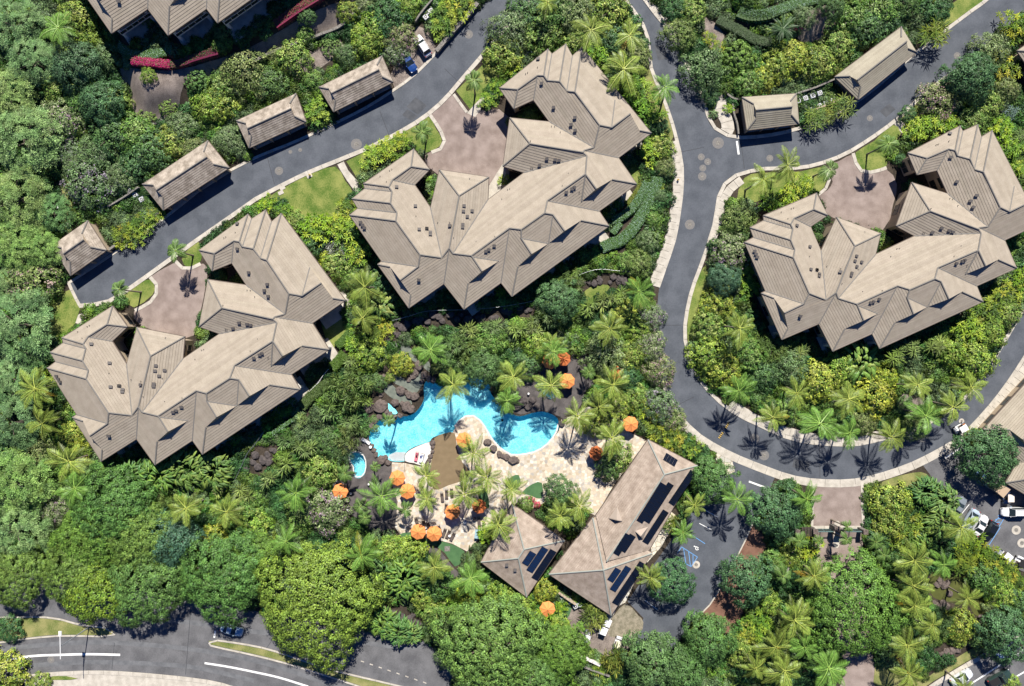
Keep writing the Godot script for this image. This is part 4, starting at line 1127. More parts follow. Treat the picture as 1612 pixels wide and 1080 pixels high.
	for q in [[0.0, -0.35, 0.13, 0.05], [0.05, -0.2, 0.35, -0.06], [-0.5, -0.42, -0.1, -0.3]]:
		mk.quadn(c + Vector3(q[0], 0, q[1]), c + Vector3(q[2], 0, q[1]), c + Vector3(q[2], 0, q[3]), c + Vector3(q[0], 0, q[3]), Vector3.UP)
	mk.disc(c + Vector3(-0.55, 0, -0.42), 0.14, 10)
	tag(put("wheelchair_mark", mk.mesh(), M.paint), "white wheelchair symbol painted in the accessible bay", "", "", "structure")
	# manholes
	for q in [[561, 227, 1.45, "large pale manhole by the left lane's bend"], [439, 269, 1.1, "pale manhole at the left lane's edge above the lawn"], [457, 239, 0.5, "small cover beside another below the second carport"], [472.5, 236, 0.5, "small cover right of its twin below the second carport"], [738, 54, 1.1, "pale manhole beside the low wall of the upper lane"], [1130.5, 225, 1.5, "large ringed manhole at the lane junction"], [1104, 247, 0.9, "small manhole, upper left of three in the junction"], [1114, 254.5, 0.9, "small manhole, right of three in the junction"], [1106.5, 264.5, 0.9, "small manhole, lowest of three in the junction"], [1105.5, 277.5, 1.1, "manhole below the junction's group of three"], [1086, 353.5, 1.3, "ringed manhole on the central lane's straight"], [1369.5, 186, 0.8, "small manhole below the long right carport"], [1507, 87.5, 0.9, "small manhole on the upper right lane"], [1212, 249, 0.9, "manhole half under the palm by the right villa"], [1203, 717, 1.3, "ringed manhole among palm shadows on the loop road"], [1188, 690, 1.2, "pale manhole in the shade of the loop road's palms"], [1452, 690, 1.1, "manhole under palm shadows at the loop road's right bend"], [1514, 663, 0.7, "small manhole ahead of the white golf cart"], [80, 1038.5, 0.95, "manhole on the lower left street"], [1096, 889, 1.0, "white ringed manhole by the accessible bay"], [1600, 834.5, 1.2, "white ringed cover in the right car park, upper of two"], [1609, 855, 1.2, "white ringed cover in the right car park, lower of two"], [1090, 97, 0.9, "ringed cover in the lawn right of the central lane"]]:
		var o := thing("manhole", q[3], "manhole", P(q[0], q[1], 0.0))
		var ring := MB.new()
		var r: float = q[2] * 0.62
		ring.disc(Vector3(0, 0.03, 0), r * 1.25, 22, Color.WHITE, r * 0.55)
		put("concrete_ring", ring.mesh(), M.concrete if q[3].contains("white") else M.cover_ring, o)
		var lid := MB.new()
		lid.disc(Vector3(0, 0.034, 0), r * 0.55, 18)
		put("lid", lid.mesh(), M.wallstone, o)

# ---- plants ------------------------------------------------------------------
var shapes := {}
var frond_mesh := {}

func vary(c: Color, s: float) -> Color:
	return Color(c.r * s, c.g * s, c.b * s)

func rdir() -> Vector3:
	var y := rng.randf_range(-1.0, 1.0)
	var a := rng.randf() * TAU
	var r := sqrt(1.0 - y * y)
	return Vector3(cos(a) * r, y, sin(a) * r)

func leaf(mb: MB, at: Vector3, nn: Vector3, dir: Vector3, l: float, w: float, col: Color) -> void:
	var d := (dir - nn * dir.dot(nn))
	d = d.normalized() if d.length() > 0.01 else nn.cross(Vector3(0.3, 0.8, 0.5)).normalized()
	var s := d.cross(nn) * w * 0.5
	mb.quadn(at, at + d * l * 0.5 + s, at + d * l, at + d * l * 0.5 - s, nn, col)

# a crown of leaf clumps on a dome; rad and tall in metres
func dome_crown(sd: int, rad: float, tall: float, clumps: int, rc: float, per: int, size: float, cols: Array, flat := 0.0, slender := 0.62, low := 0.1) -> MB:
	rng.seed = sd
	var mb := MB.new()
	var wob := []
	for k in 9: wob.append(rng.randf_range(-1, 1))
	for i in clumps:
		# evenly spread over the dome
		var t := (i + 0.5) / clumps
		var y := 1.0 - t * (1.0 - low)
		var a := i * 2.399963 + rng.randf_range(-0.25, 0.25)
		var hr := sqrt(maxf(0.0, 1.0 - y * y))
		var lob := 1.0 + 0.11 * sin(a * 3 + wob[0] * 3) + 0.08 * sin(a * 5 + wob[1] * 3) + 0.05 * sin(a * 8 + wob[2] * 3) + rng.randf_range(-0.08, 0.08)
		var yy := y if flat <= 0.0 else pow(y, 1.0 - flat * 0.5)
		var c := Vector3(cos(a) * hr * rad * lob, yy * tall * rng.randf_range(0.86, 1.06), sin(a) * hr * rad * lob)
		if rng.randf() < 0.16: c = c * rng.randf_range(0.72, 0.9)
		var outw := Vector3(c.x / rad, c.y / tall * 1.1 + 0.15, c.z / rad).normalized()
		var base: Color = cols[rng.randi() % cols.size()]
		var tone := rng.randf_range(0.6, 1.3)
		var r := rc * rng.randf_range(0.72, 1.2)
		for k in per:
			var d := rdir()
			if d.dot(outw) < -0.15: d = -d
			var q := c + Vector3(d.x, d.y * 0.8, d.z) * r * pow(rng.randf(), 0.45)
			var nn := (d * 0.9 + outw * 0.7 + rdir() * 0.55 + Vector3(0, 0.25, 0)).normalized()
			leaf(mb, q, nn, rdir(), size * rng.randf_range(0.7, 1.3), size * slender * rng.randf_range(0.8, 1.2), vary(base if rng.randf() < 0.6 else cols[rng.randi() % cols.size()], tone * rng.randf_range(0.5, 1.45)))
	return mb

# feathery crown: fine strands along drooping twigs
func feather_crown(sd: int, rad: float, tall: float, twigs: int, cols: Array) -> MB:
	rng.seed = sd
	var mb := MB.new()
	for i in twigs:
		var t := (i + 0.5) / twigs
		var y := 1.0 - t * 0.92
		var a := i * 2.399963 + rng.randf_range(-0.3, 0.3)
		var hr := sqrt(maxf(0.0, 1.0 - y * y))
		var lob := 1.0 + 0.16 * sin(a * 3 + sd) + 0.10 * sin(a * 7 + sd * 2)
		var c := Vector3(cos(a) * hr * rad * lob * 0.85, y * tall * rng.randf_range(0.8, 1.08), sin(a) * hr * rad * lob * 0.85)
		var fan := rng.randf() * TAU if y > 0.85 else a + rng.randf_range(-0.9, 0.9)
		var base: Color = cols[rng.randi() % cols.size()]
		var tone := rng.randf_range(0.5, 1.3)
		for b in 5:
			var ba := fan + (b - 2) * 0.36 + rng.randf_range(-0.15, 0.15)
			var d := Vector3(cos(ba), rng.randf_range(-0.25, 0.3), sin(ba)).normalized()
			var len := rng.randf_range(0.9, 1.7) * rad / 6.0 * 1.15
			for k in 15:
				var s := k / 15.0
				var q := c + d * len * s + Vector3(0, -0.35 * s * s, 0)
				var side := d.cross(Vector3.UP).normalized() * (1.0 if k % 2 == 0 else -1.0)
				var nn := (Vector3(0, 1, 0) + rdir() * 0.6 + Vector3(c.x, 0, c.z) / rad * 0.5).normalized()
				leaf(mb, q, nn, (d * 0.6 + side * 0.8 + rdir() * 0.35).normalized(), rng.randf_range(0.28, 0.5), 0.12, vary(base, tone * rng.randf_range(0.7, 1.3)))
	return mb

# rosettes of blades: cordylines, pandanus, dracaenas
func rosettes(sd: int, rad: float, tall: float, n: int, blades: int, l: float, w: float, cols: Array, lift := 0.55) -> MB:
	rng.seed = sd
	var mb := MB.new()
	for i in n:
		var t := (i + 0.5) / n
		var y := 1.0 - t * 0.85
		var a := i * 2.399963 + rng.randf_range(-0.3, 0.3)
		var hr := sqrt(t) if n > 1 else 0.0
		var lob := 1.0 + 0.18 * sin(a * 2 + sd) + rng.randf_range(-0.1, 0.1)
		var c := Vector3(cos(a) * hr * rad * lob, tall * (0.45 + 0.55 * sqrt(maxf(0.0, 1.0 - hr * hr))) * rng.randf_range(0.8, 1.1), sin(a) * hr * rad * lob)
		var base: Color = cols[rng.randi() % cols.size()]
		var tone := rng.randf_range(0.8, 1.2)
		for b in blades:
			var ba := b * 2.399963 + rng.randf_range(-0.2, 0.2)
			var el := lift * (1.0 - float(b) / blades) * 1.9 - 0.25 + rng.randf_range(-0.12, 0.12)
			var d := Vector3(cos(ba) * cos(el), sin(el), sin(ba) * cos(el))
			var s := Vector3(-sin(ba), 0, cos(ba)) * w * rng.randf_range(0.4, 0.55)
			var len := l * rng.randf_range(0.75, 1.15)
			var m := c + d * len * 0.55
			var e := m + (d + Vector3(0, -0.55, 0)).normalized() * len * 0.5
			var col := vary(base, tone * rng.randf_range(0.7, 1.25))
			var nn := (Vector3.UP * 0.9 - d * 0.35 + s.normalized() * 0.3).normalized()
			var n2 := (Vector3.UP * 0.9 - d * 0.1 - s.normalized() * 0.3).normalized()
			var drop := Vector3(0, -w * 0.25, 0)
			mb.quadn(c, m + s + drop, e, m, nn, col)
			mb.quadn(c, m, e, m - s + drop, n2, vary(col, 0.92))
	return mb

# tall arching paddle leaves (heliconia, bird of paradise, ginger)
func paddles(sd: int, rad: float, tall: float, n: int, l: float, w: float, cols: Array) -> MB:
	rng.seed = sd
	var mb := MB.new()
	for i in n:
		var a := rng.randf() * TAU
		var r := sqrt(rng.randf()) * rad * 0.8
		var c := Vector3(cos(a) * r, tall * rng.randf_range(0.45, 0.9), sin(a) * r)
		var ba := a + rng.randf_range(-1.3, 1.3)
		var d := Vector3(cos(ba), 0, sin(ba))
		var len := l * rng.randf_range(0.7, 1.2)
		var s := Vector3(-d.z, 0, d.x) * w * rng.randf_range(0.4, 0.6)
		var col := vary(cols[rng.randi() % cols.size()], rng.randf_range(0.7, 1.3))
		var prev := c
		var rise := rng.randf_range(0.2, 0.7)
		var ps: Array = []
		for k in 5:
			var t := k / 4.0
			ps.append(c + d * len * t + Vector3(0, len * (rise * t - (rise + 0.35) * t * t), 0))
		var ws: Array[float] = [0.25, 0.9, 1.0, 0.7, 0.0]
		for k in 4:
			var p0: Vector3 = ps[k]
			var p1: Vector3 = ps[k + 1]
			var fall0 := s * ws[k] + Vector3(0, -w * 0.22 * ws[k], 0)
			var fall1 := s * ws[k + 1] + Vector3(0, -w * 0.22 * ws[k + 1], 0)
			var g0 := -s * ws[k] + Vector3(0, -w * 0.22 * ws[k], 0)
			var g1 := -s * ws[k + 1] + Vector3(0, -w * 0.22 * ws[k + 1], 0)
			var dd := (p1 - p0).normalized()
			var nn := s.normalized().cross(dd)
			if nn.y < 0: nn = -nn
			mb.quadn(p0, p1, p1 + fall1, p0 + fall0, (nn + s.normalized() * 0.4).normalized(), col)
			mb.quadn(p0, p1, p1 + g1, p0 + g0, (nn - s.normalized() * 0.4).normalized(), vary(col, 0.85))
	return mb

# one palm frond along +x: a bending midrib with separate leaflets; rise and sag shape the arc
func frond(sd: int, l: float, wide: float, rise: float, sag: float, n: int, base: Color, plume := false) -> ArrayMesh:
	rng.seed = sd
	var mb := MB.new()
	var p: Array[Vector3] = []
	for i in n + 1:
		var t := float(i) / n
		p.append(Vector3(l * t * (1.0 - 0.12 * sag * t), l * (rise * t - sag * t * t), 0.12 * l * t * t * rng.randf_range(-0.02, 0.02)))
	var rib := Color(base.r * 1.9, base.g * 1.6, base.b * 1.8)
	for i in n:
		var w0 := 0.05 * (1.0 - float(i) / n) + 0.01
		var w1 := 0.05 * (1.0 - float(i + 1) / n) + 0.01
		mb.quadn(p[i] + Vector3(0, 0.02, -w0), p[i] + Vector3(0, 0.02, w0), p[i + 1] + Vector3(0, 0.02, w1), p[i + 1] + Vector3(0, 0.02, -w1), Vector3.UP, rib)
	for i in range(1, n + 1):
		var t := float(i) / n
		if t < 0.12: continue
		var len := wide * (sin(PI * clampf(t * 0.86 + 0.12, 0, 1)) * 0.85 + 0.15) * rng.randf_range(0.88, 1.08)
		var dir := (p[i] - p[i - 1]).normalized()
		for sd2 in ([-1.0, 1.0, -0.5, 0.5] if plume else [-1.0, 1.0]):
			var out := (dir * (0.75 + 0.5 * t) + Vector3(0, -0.25 + (0.4 if absf(sd2) < 1 else 0.0), sd2 * 1.25)).normalized()
			var q := p[i] - dir * rng.randf() * 0.05
			var e := q + out * len + Vector3(0, -0.22 * len, 0)
			var m := q.lerp(e, 0.5) + Vector3(0, 0.10 * len, 0)
			var w := l / n * (0.84 if not plume else 0.85)
			var sw := dir * w
			var col := vary(base, rng.randf_range(0.65, 1.3))
			var nn := (e - q).cross(sw).normalized()
			if nn.y < 0.0: nn = -nn
			mb.quadn(q, m - sw * 0.5, e, m + sw * 0.5, (nn + Vector3.UP * 0.35 + rdir() * 0.15).normalized(), col)
	return mb.mesh()

func make_palm_meshes() -> void:
	var c := Color(0.205, 0.285, 0.052)
	frond_mesh.up = [frond(11, 3.3, 1.0, 0.95, 0.75, 22, c), frond(12, 3.5, 0.95, 0.8, 0.65, 22, vary(c, 1.12))]
	frond_mesh.mid = [frond(13, 4.0, 1.1, 0.5, 0.62, 24, c), frond(14, 4.2, 1.05, 0.4, 0.55, 24, vary(c, 0.9))]
	frond_mesh.low = [frond(15, 3.8, 1.0, 0.12, 0.62, 22, vary(c, 0.62)), frond(16, 3.9, 0.95, 0.0, 0.5, 22, vary(c, 0.5))]  # low fronds coloured darker, shade under the crown put into the colour
	var y := Color(0.30, 0.23, 0.03)
	frond_mesh.old = [frond(17, 3.6, 1.0, 0.0, 0.75, 20, y)]
	var k := Color(0.13, 0.21, 0.05)
	frond_mesh.plume = [frond(21, 2.3, 0.8, 0.75, 0.95, 20, k, true), frond(22, 2.4, 0.85, 0.55, 0.9, 20, vary(k, 0.85), true)]
	var d := Color(0.055, 0.10, 0.04)
	frond_mesh.date = [frond(23, 3.0, 0.45, 0.8, 0.55, 26, d), frond(24, 3.2, 0.45, 0.35, 0.5, 26, vary(d, 0.85))]

# where: pixel of the crown's heart; tall: height of the heart above the ground
func palm(label: String, px: float, py: float, tall: float, reach := 1.0, n := 17, kind := "coconut", base: Variant = null) -> void:
	var g := G(px, py)
	var top := P(px, py, g.y + tall)
	var foot := Vector3(top.x, 0, top.z) + Vector3(rng.randf_range(-1.2, 1.2), 0, rng.randf_range(-0.9, 0.9)) if base == null else P(base[0], base[1])
	foot.y = ground_h(foot.x, foot.z)
	var called := "coconut_palm" if kind == "coconut" else ("foxtail_palm" if kind == "plume" else "date_palm")
	var o := thing(called, label, "palm tree", foot, 0.0, {"coconut": "coconut palms", "plume": "foxtail palms with dark plumes", "date": ""}[kind])
	var c := top - foot
	var path: Array = []
	var radii: Array = []
	for i in 8:
		var t := i / 7.0
		path.append(Vector3(c.x * t * t * (1.6 - 0.6 * t), c.y * t, c.z * t * t * (1.6 - 0.6 * t)))
		radii.append((0.24 if i == 0 else lerpf(0.17, 0.115, t)) * (1.25 if kind == "date" else 1.0))
	var tm := MB.new()
	tm.tube(path, radii, 7)
	put("trunk", tm.mesh(), M.palm_trunk, o)
	var bud := MB.new()
	bud.tube([c - Vector3(0, 0.5, 0), c, c + Vector3(0, 0.45, 0)], [0.15, 0.2, 0.03], 6, Color(0.2, 0.2, 0.05))
	put("crown_shaft", bud.mesh(), M.frond, o)
	var fm: Material = [M.frond, M.frond_b, M.frond_c][rng.randi() % 3]
	reach *= rng.randf_range(0.88, 1.12)
	var lean := Basis(Vector3(cos(px), 0, sin(px)), rng.randf_range(-0.22, 0.22)) if kind == "coconut" else Basis()
	var turn := rng.randf() * TAU
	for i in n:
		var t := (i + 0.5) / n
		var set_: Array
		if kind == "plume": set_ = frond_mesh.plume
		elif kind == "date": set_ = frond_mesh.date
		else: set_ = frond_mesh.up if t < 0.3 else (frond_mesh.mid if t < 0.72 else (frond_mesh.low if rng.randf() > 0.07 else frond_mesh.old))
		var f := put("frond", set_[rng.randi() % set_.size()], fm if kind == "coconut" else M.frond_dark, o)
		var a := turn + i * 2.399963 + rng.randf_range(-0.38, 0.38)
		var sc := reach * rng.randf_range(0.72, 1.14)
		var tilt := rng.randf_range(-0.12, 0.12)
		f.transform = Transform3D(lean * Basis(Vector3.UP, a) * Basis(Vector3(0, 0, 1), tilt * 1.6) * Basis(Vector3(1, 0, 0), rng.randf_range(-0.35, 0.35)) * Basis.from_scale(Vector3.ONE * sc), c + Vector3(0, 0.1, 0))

func shape_of(kind: String) -> Array:
	if shapes.has(kind): return shapes[kind]
	var r: Array = []
	var keep := rng.state
	for v in 3:
		var sd := 100 + v * 17 + kind.hash() % 1000
		var mb: MB
		match kind:
			"monkeypod": mb = dome_crown(sd, 9.0, 5.6, 640, 0.8, 44, 0.31, [Color(0.112, 0.185, 0.042), Color(0.135, 0.208, 0.045), Color(0.098, 0.168, 0.042)], 0.3, 0.7, 0.0)
			"brightpod": mb = dome_crown(sd, 10.0, 5.6, 700, 0.85, 46, 0.33, [Color(0.150, 0.225, 0.040), Color(0.130, 0.205, 0.040), Color(0.165, 0.235, 0.040)], 0.3, 0.7, 0.0)
			"yellowpod": mb = dome_crown(sd, 5.5, 3.2, 200, 0.8, 46, 0.33, [Color(0.18, 0.23, 0.035), Color(0.15, 0.21, 0.035), Color(0.12, 0.185, 0.038)], 0.4, 0.7, 0.02)
			"kiawe": mb = feather_crown(sd, 6.0, 4.6, 150, [Color(0.17, 0.26, 0.085), Color(0.125, 0.205, 0.07), Color(0.215, 0.295, 0.105)])
			"darkkiawe": mb = feather_crown(sd, 5.0, 3.4, 120, [Color(0.112, 0.195, 0.083), Color(0.090, 0.165, 0.075)])
			"round": mb = dome_crown(sd, 4.3, 3.8, 170, 0.72, 52, 0.30, [Color(0.078, 0.145, 0.052), Color(0.095, 0.170, 0.062), Color(0.070, 0.126, 0.054)], 0.0, 0.6, -0.15)
			"blue": mb = dome_crown(sd, 4.0, 3.6, 170, 0.75, 50, 0.34, [Color(0.058, 0.112, 0.062), Color(0.072, 0.132, 0.068)], 0.0, 0.45, -0.1)
			"bush": mb = dome_crown(sd, 2.6, 2.2, 75, 0.55, 40, 0.27, [Color(0.135, 0.21, 0.04), Color(0.11, 0.18, 0.035), Color(0.20, 0.255, 0.05), Color(0.25, 0.275, 0.08)], 0.0, 0.6, 0.0)
			"deep": mb = dome_crown(sd, 2.6, 2.2, 75, 0.55, 40, 0.28, [Color(0.071, 0.132, 0.043), Color(0.091, 0.157, 0.046), Color(0.063, 0.113, 0.046)], 0.0, 0.6, 0.0)
			"olive": mb = dome_crown(sd, 2.8, 2.4, 85, 0.6, 40, 0.25, [Color(0.17, 0.215, 0.075), Color(0.12, 0.165, 0.055), Color(0.235, 0.26, 0.12), Color(0.095, 0.13, 0.05)], 0.0, 0.55, 0.0)
			"bloom": mb = dome_crown(sd, 2.8, 2.3, 90, 0.6, 42, 0.24, [Color(0.16, 0.205, 0.075), Color(0.13, 0.17, 0.065), Color(0.21, 0.23, 0.11), Color(0.14, 0.18, 0.07), Color(0.30, 0.20, 0.24)], 0.0, 0.6, 0.0)
			"magenta": mb = dome_crown(sd, 1.6, 0.9, 40, 0.42, 40, 0.2, [Color(0.52, 0.012, 0.11), Color(0.60, 0.02, 0.14), Color(0.42, 0.03, 0.09), Color(0.14, 0.14, 0.03)], 0.4, 0.8, 0.0)
			"gold": mb = dome_crown(sd, 2.6, 2.2, 75, 0.55, 42, 0.27, [Color(0.29, 0.31, 0.04), Color(0.21, 0.26, 0.035), Color(0.36, 0.36, 0.07), Color(0.13, 0.19, 0.03)], 0.0, 0.6, 0.0)
			"trim": mb = dome_crown(sd, 1.9, 1.5, 110, 0.22, 40, 0.15, [Color(0.129, 0.201, 0.052), Color(0.155, 0.227, 0.060)], 0.2, 0.7, 0.0)
			"silver": mb = rosettes(sd, 1.5, 1.0, 9, 16, 0.75, 0.08, [Color(0.22, 0.25, 0.24), Color(0.30, 0.31, 0.33)])
			"lime": mb = rosettes(sd, 2.0, 1.9, 28, 11, 0.62, 0.16, [Color(0.27, 0.36, 0.035), Color(0.19, 0.30, 0.03), Color(0.35, 0.40, 0.05), Color(0.12, 0.21, 0.03), Color(0.15, 0.25, 0.03)])
			"croton": mb = rosettes(sd, 2.0, 1.6, 28, 11, 0.58, 0.15, [Color(0.30, 0.34, 0.04), Color(0.20, 0.27, 0.035), Color(0.13, 0.20, 0.03), Color(0.34, 0.32, 0.045), Color(0.10, 0.16, 0.025)])
			"areca": mb = rosettes(sd, 1.9, 2.6, 16, 12, 1.35, 0.16, [Color(0.184, 0.240, 0.049), Color(0.257, 0.274, 0.057), Color(0.115, 0.170, 0.042)], 0.5)
			"hala": mb = rosettes(sd, 2.7, 2.6, 22, 20, 1.0, 0.10, [Color(0.154, 0.215, 0.076), Color(0.196, 0.241, 0.085), Color(0.121, 0.177, 0.066)], 0.5)
			"fan": mb = rosettes(sd, 1.1, 2.0, 3, 22, 1.45, 0.2, [Color(0.197, 0.253, 0.075), Color(0.159, 0.215, 0.065)], 0.5)
			"agave": mb = rosettes(sd, 0.5, 0.6, 1, 30, 1.35, 0.17, [Color(0.210, 0.254, 0.143)], 0.5)
			"paddle": mb = paddles(sd, 2.6, 3.0, 190, 1.3, 0.30, [Color(0.078, 0.144, 0.041), Color(0.102, 0.170, 0.042), Color(0.147, 0.207, 0.049)])
			"banana": mb = paddles(sd, 2.8, 3.4, 70, 2.2, 0.62, [Color(0.097, 0.163, 0.047), Color(0.135, 0.201, 0.052), Color(0.208, 0.241, 0.075)])
			_: mb = dome_crown(sd, 1.0, 0.7, 20, 0.4, 24, 0.24, [Color(0.070, 0.125, 0.037), Color(0.095, 0.151, 0.040)])
		for i in mb.c.size(): mb.c[i] = vary(mb.c[i], 1.28)
		r.append(mb.mesh())
	rng.state = keep
	shapes[kind] = r
	return r

# natural radius, height of the crown's base, trunk radius, node name, category, description
const KINDS := {
	"monkeypod": [9.0, 3.4, 0.4, "monkeypod_tree", "tree", "wide spreading green monkeypod tree"],
	"brightpod": [10.0, 3.4, 0.45, "monkeypod_tree", "tree", "wide bright green monkeypod tree"],
	"yellowpod": [5.5, 4.2, 0.3, "rain_tree", "tree", "yellow green rain tree"],
	"kiawe": [6.0, 3.0, 0.28, "mesquite_tree", "tree", "feathery pale green mesquite tree"],
	"darkkiawe": [5.0, 2.8, 0.25, "mesquite_tree", "tree", "dark feathery mesquite tree"],
	"round": [4.3, 2.6, 0.25, "shade_tree", "tree", "dense round dark green shade tree"],
	"blue": [4.0, 2.6, 0.25, "dark_tree", "tree", "bluish dark green tree"],
	"bush": [2.6, 0.5, 0.1, "shrub", "shrub", "mottled green shrub"],
	"deep": [2.6, 0.5, 0.1, "shrub", "shrub", "deep green shrub"],
	"olive": [2.8, 0.7, 0.1, "small_tree", "tree", "grey olive flowering tree"],
	"bloom": [2.8, 0.7, 0.1, "flowering_shrub", "shrub", "greyish shrub with pink blossom"],
	"magenta": [1.6, 0.5, 0.06, "bougainvillea", "shrub", "bright magenta bougainvillea"],
	"gold": [2.6, 0.5, 0.1, "golden_shrub", "shrub", "yellow green golden shrub"],
	"trim": [1.9, 0.0, 0.08, "trimmed_bush", "bush", "smoothly trimmed green bush"],
	"silver": [1.5, 0.1, 0.0, "silver_plant", "plant", "silvery grey leaved plant"],
	"lime": [2.0, 0.0, 0.0, "cordyline_clump", "plant", "bright lime green cordyline clump"],
	"croton": [2.0, 0.0, 0.0, "croton_clump", "plant", "golden green croton clump"],
	"areca": [1.9, 0.3, 0.0, "areca_palm", "palm", "clumping yellow green areca palm"],
	"hala": [2.7, 0.6, 0.12, "screwpine_tree", "tree", "screwpine tree with spiky rosettes"],
	"fan": [2.2, 0.6, 0.1, "fan_palm", "palm", "low fan palm"],
	"agave": [1.4, 0.0, 0.0, "agave", "plant", "grey green spiky agave"],
	"paddle": [2.9, 0.0, 0.0, "ginger_clump", "plant", "dense clump of dark ginger leaves"],
	"banana": [3.2, 0.0, 0.0, "banana_clump", "plant", "clump of large paddle leaves"],
}

# where is the plant's middle in the photograph, r its radius there
func plant(kind: String, px: float, py: float, r: float, place: String, extra := 0.0) -> void:
	var k: Array = KINDS[kind]
	var sc: float = r / S / k[0] * (0.91 if k[0] > 4.0 else 0.97)
	var tall_base: float = k[1] * (0.5 + 0.5 * sc) + extra
	var g := G(px, py)
	var at := P(px, py, g.y + tall_base + 1.0)
	at.y = ground_h(at.x, at.z)
	var o := thing(k[3], k[5] + " " + place, k[4], at, 0.0, k[3].replace("_", " ") + "s")
	var ms := shape_of(kind)
	var crown := put("crown" if k[2] > 0.0 else "foliage", ms[rng.randi() % ms.size()], M["leaf%d" % (rng.randi() % 5)], o, Vector3(0, tall_base, 0))
	crown.rotation.y = rng.randf() * TAU
	crown.scale = Vector3(sc, sc * rng.randf_range(0.85, 1.05), sc)
	if k[2] > 0.0:
		var tm := MB.new()
		var tr: float = k[2] * (0.4 + 0.6 * sc)
		var top := tall_base + 1.2 * sc
		tm.tube([Vector3(0, -0.2, 0), Vector3(0.08, top * 0.5, 0.05), Vector3(0, top, 0)], [tr * 1.2, tr, tr * 0.8], 7)
		var nb := 5 if k[0] > 4.0 else 3
		for b in nb:
			var a := b * TAU / nb + rng.randf_range(-0.3, 0.3)
			var rr: float = k[0] * sc * 0.6
			tm.tube([Vector3(0, top * 0.8, 0), Vector3(cos(a) * rr * 0.5, top + 0.5 * sc, sin(a) * rr * 0.5), Vector3(cos(a) * rr, top + 1.0 * sc, sin(a) * rr)], [tr * 0.6, tr * 0.4, tr * 0.15], 5)
		put("trunk" if k[0] > 2.7 else "stem", tm.mesh(), M.trunk, o)

# a clipped hedge following a line
func hedge(label: String, a: Array, w: float, h: float, cols: Array, size := 0.17, called := "hedge", group := "clipped hedges") -> void:
	rng.seed = int(a[0] * 7 + a[1])
	var line := smooth(a, 5)
	var mb := MB.new()
	for i in line.size() - 1:
		var d := (line[i + 1] - line[i])
		var len := d.length()
		d /= maxf(len, 0.001)
		var nn := Vector2(-d.y, d.x)
		for k in int(len * (w + h) * 95.0):
			var t := rng.randf()
			var s := rng.randf_range(-1.0, 1.0)
			var edge := pow(absf(s), 5.0)
			var q := line[i].lerp(line[i + 1], t) + nn * s * w * 0.5
			var y := h * (1.0 - edge * rng.randf()) + rng.randf_range(-0.06, 0.05)
			var gy := ground_h(q.x, q.y)
			var up := (Vector3(nn.x * s * edge, 1.0 - 0.6 * edge, nn.y * s * edge) + rdir() * 0.45).normalized()
			leaf(mb, Vector3(q.x, gy + y, q.y), up, rdir(), size * rng.randf_range(0.7, 1.3), size * 0.7, vary(cols[rng.randi() % cols.size()], rng.randf_range(0.7, 1.3)))
		var c := [line[i] - nn * w * 0.42, line[i] + nn * w * 0.42, line[i + 1] + nn * w * 0.42, line[i + 1] - nn * w * 0.42]
		var g0 := ground_h(line[i].x, line[i].y)
		var base := vary(cols[0], 0.5)
		mb.quadn(Vector3(c[0].x, g0 + h * 0.85, c[0].y), Vector3(c[1].x, g0 + h * 0.85, c[1].y), Vector3(c[2].x, g0 + h * 0.85, c[2].y), Vector3(c[3].x, g0 + h * 0.85, c[3].y), Vector3.UP, base)
		for e in [[0, 3], [1, 2]]:
			mb.quad(Vector3(c[e[0]].x, g0, c[e[0]].y), Vector3(c[e[1]].x, g0, c[e[1]].y), Vector3(c[e[1]].x, g0 + h * 0.85, c[e[1]].y), Vector3(c[e[0]].x, g0 + h * 0.85, c[e[0]].y), base)
	var strip := PackedVector2Array()
	for s in [-0.5, 0.5]:
		for i in line.size():
			var k := i if s < 0 else line.size() - 1 - i
			var d2 := (line[mini(k + 1, line.size() - 1)] - line[maxi(k - 1, 0)]).normalized()
			strip.append(line[k] + Vector2(-d2.y, d2.x) * w * s)
	clear_polys.append(strip)
	var o := thing(called, label, "hedge", Vector3.ZERO, 0.0, group)
	put("foliage", mb.mesh(), M.leaf1, o)

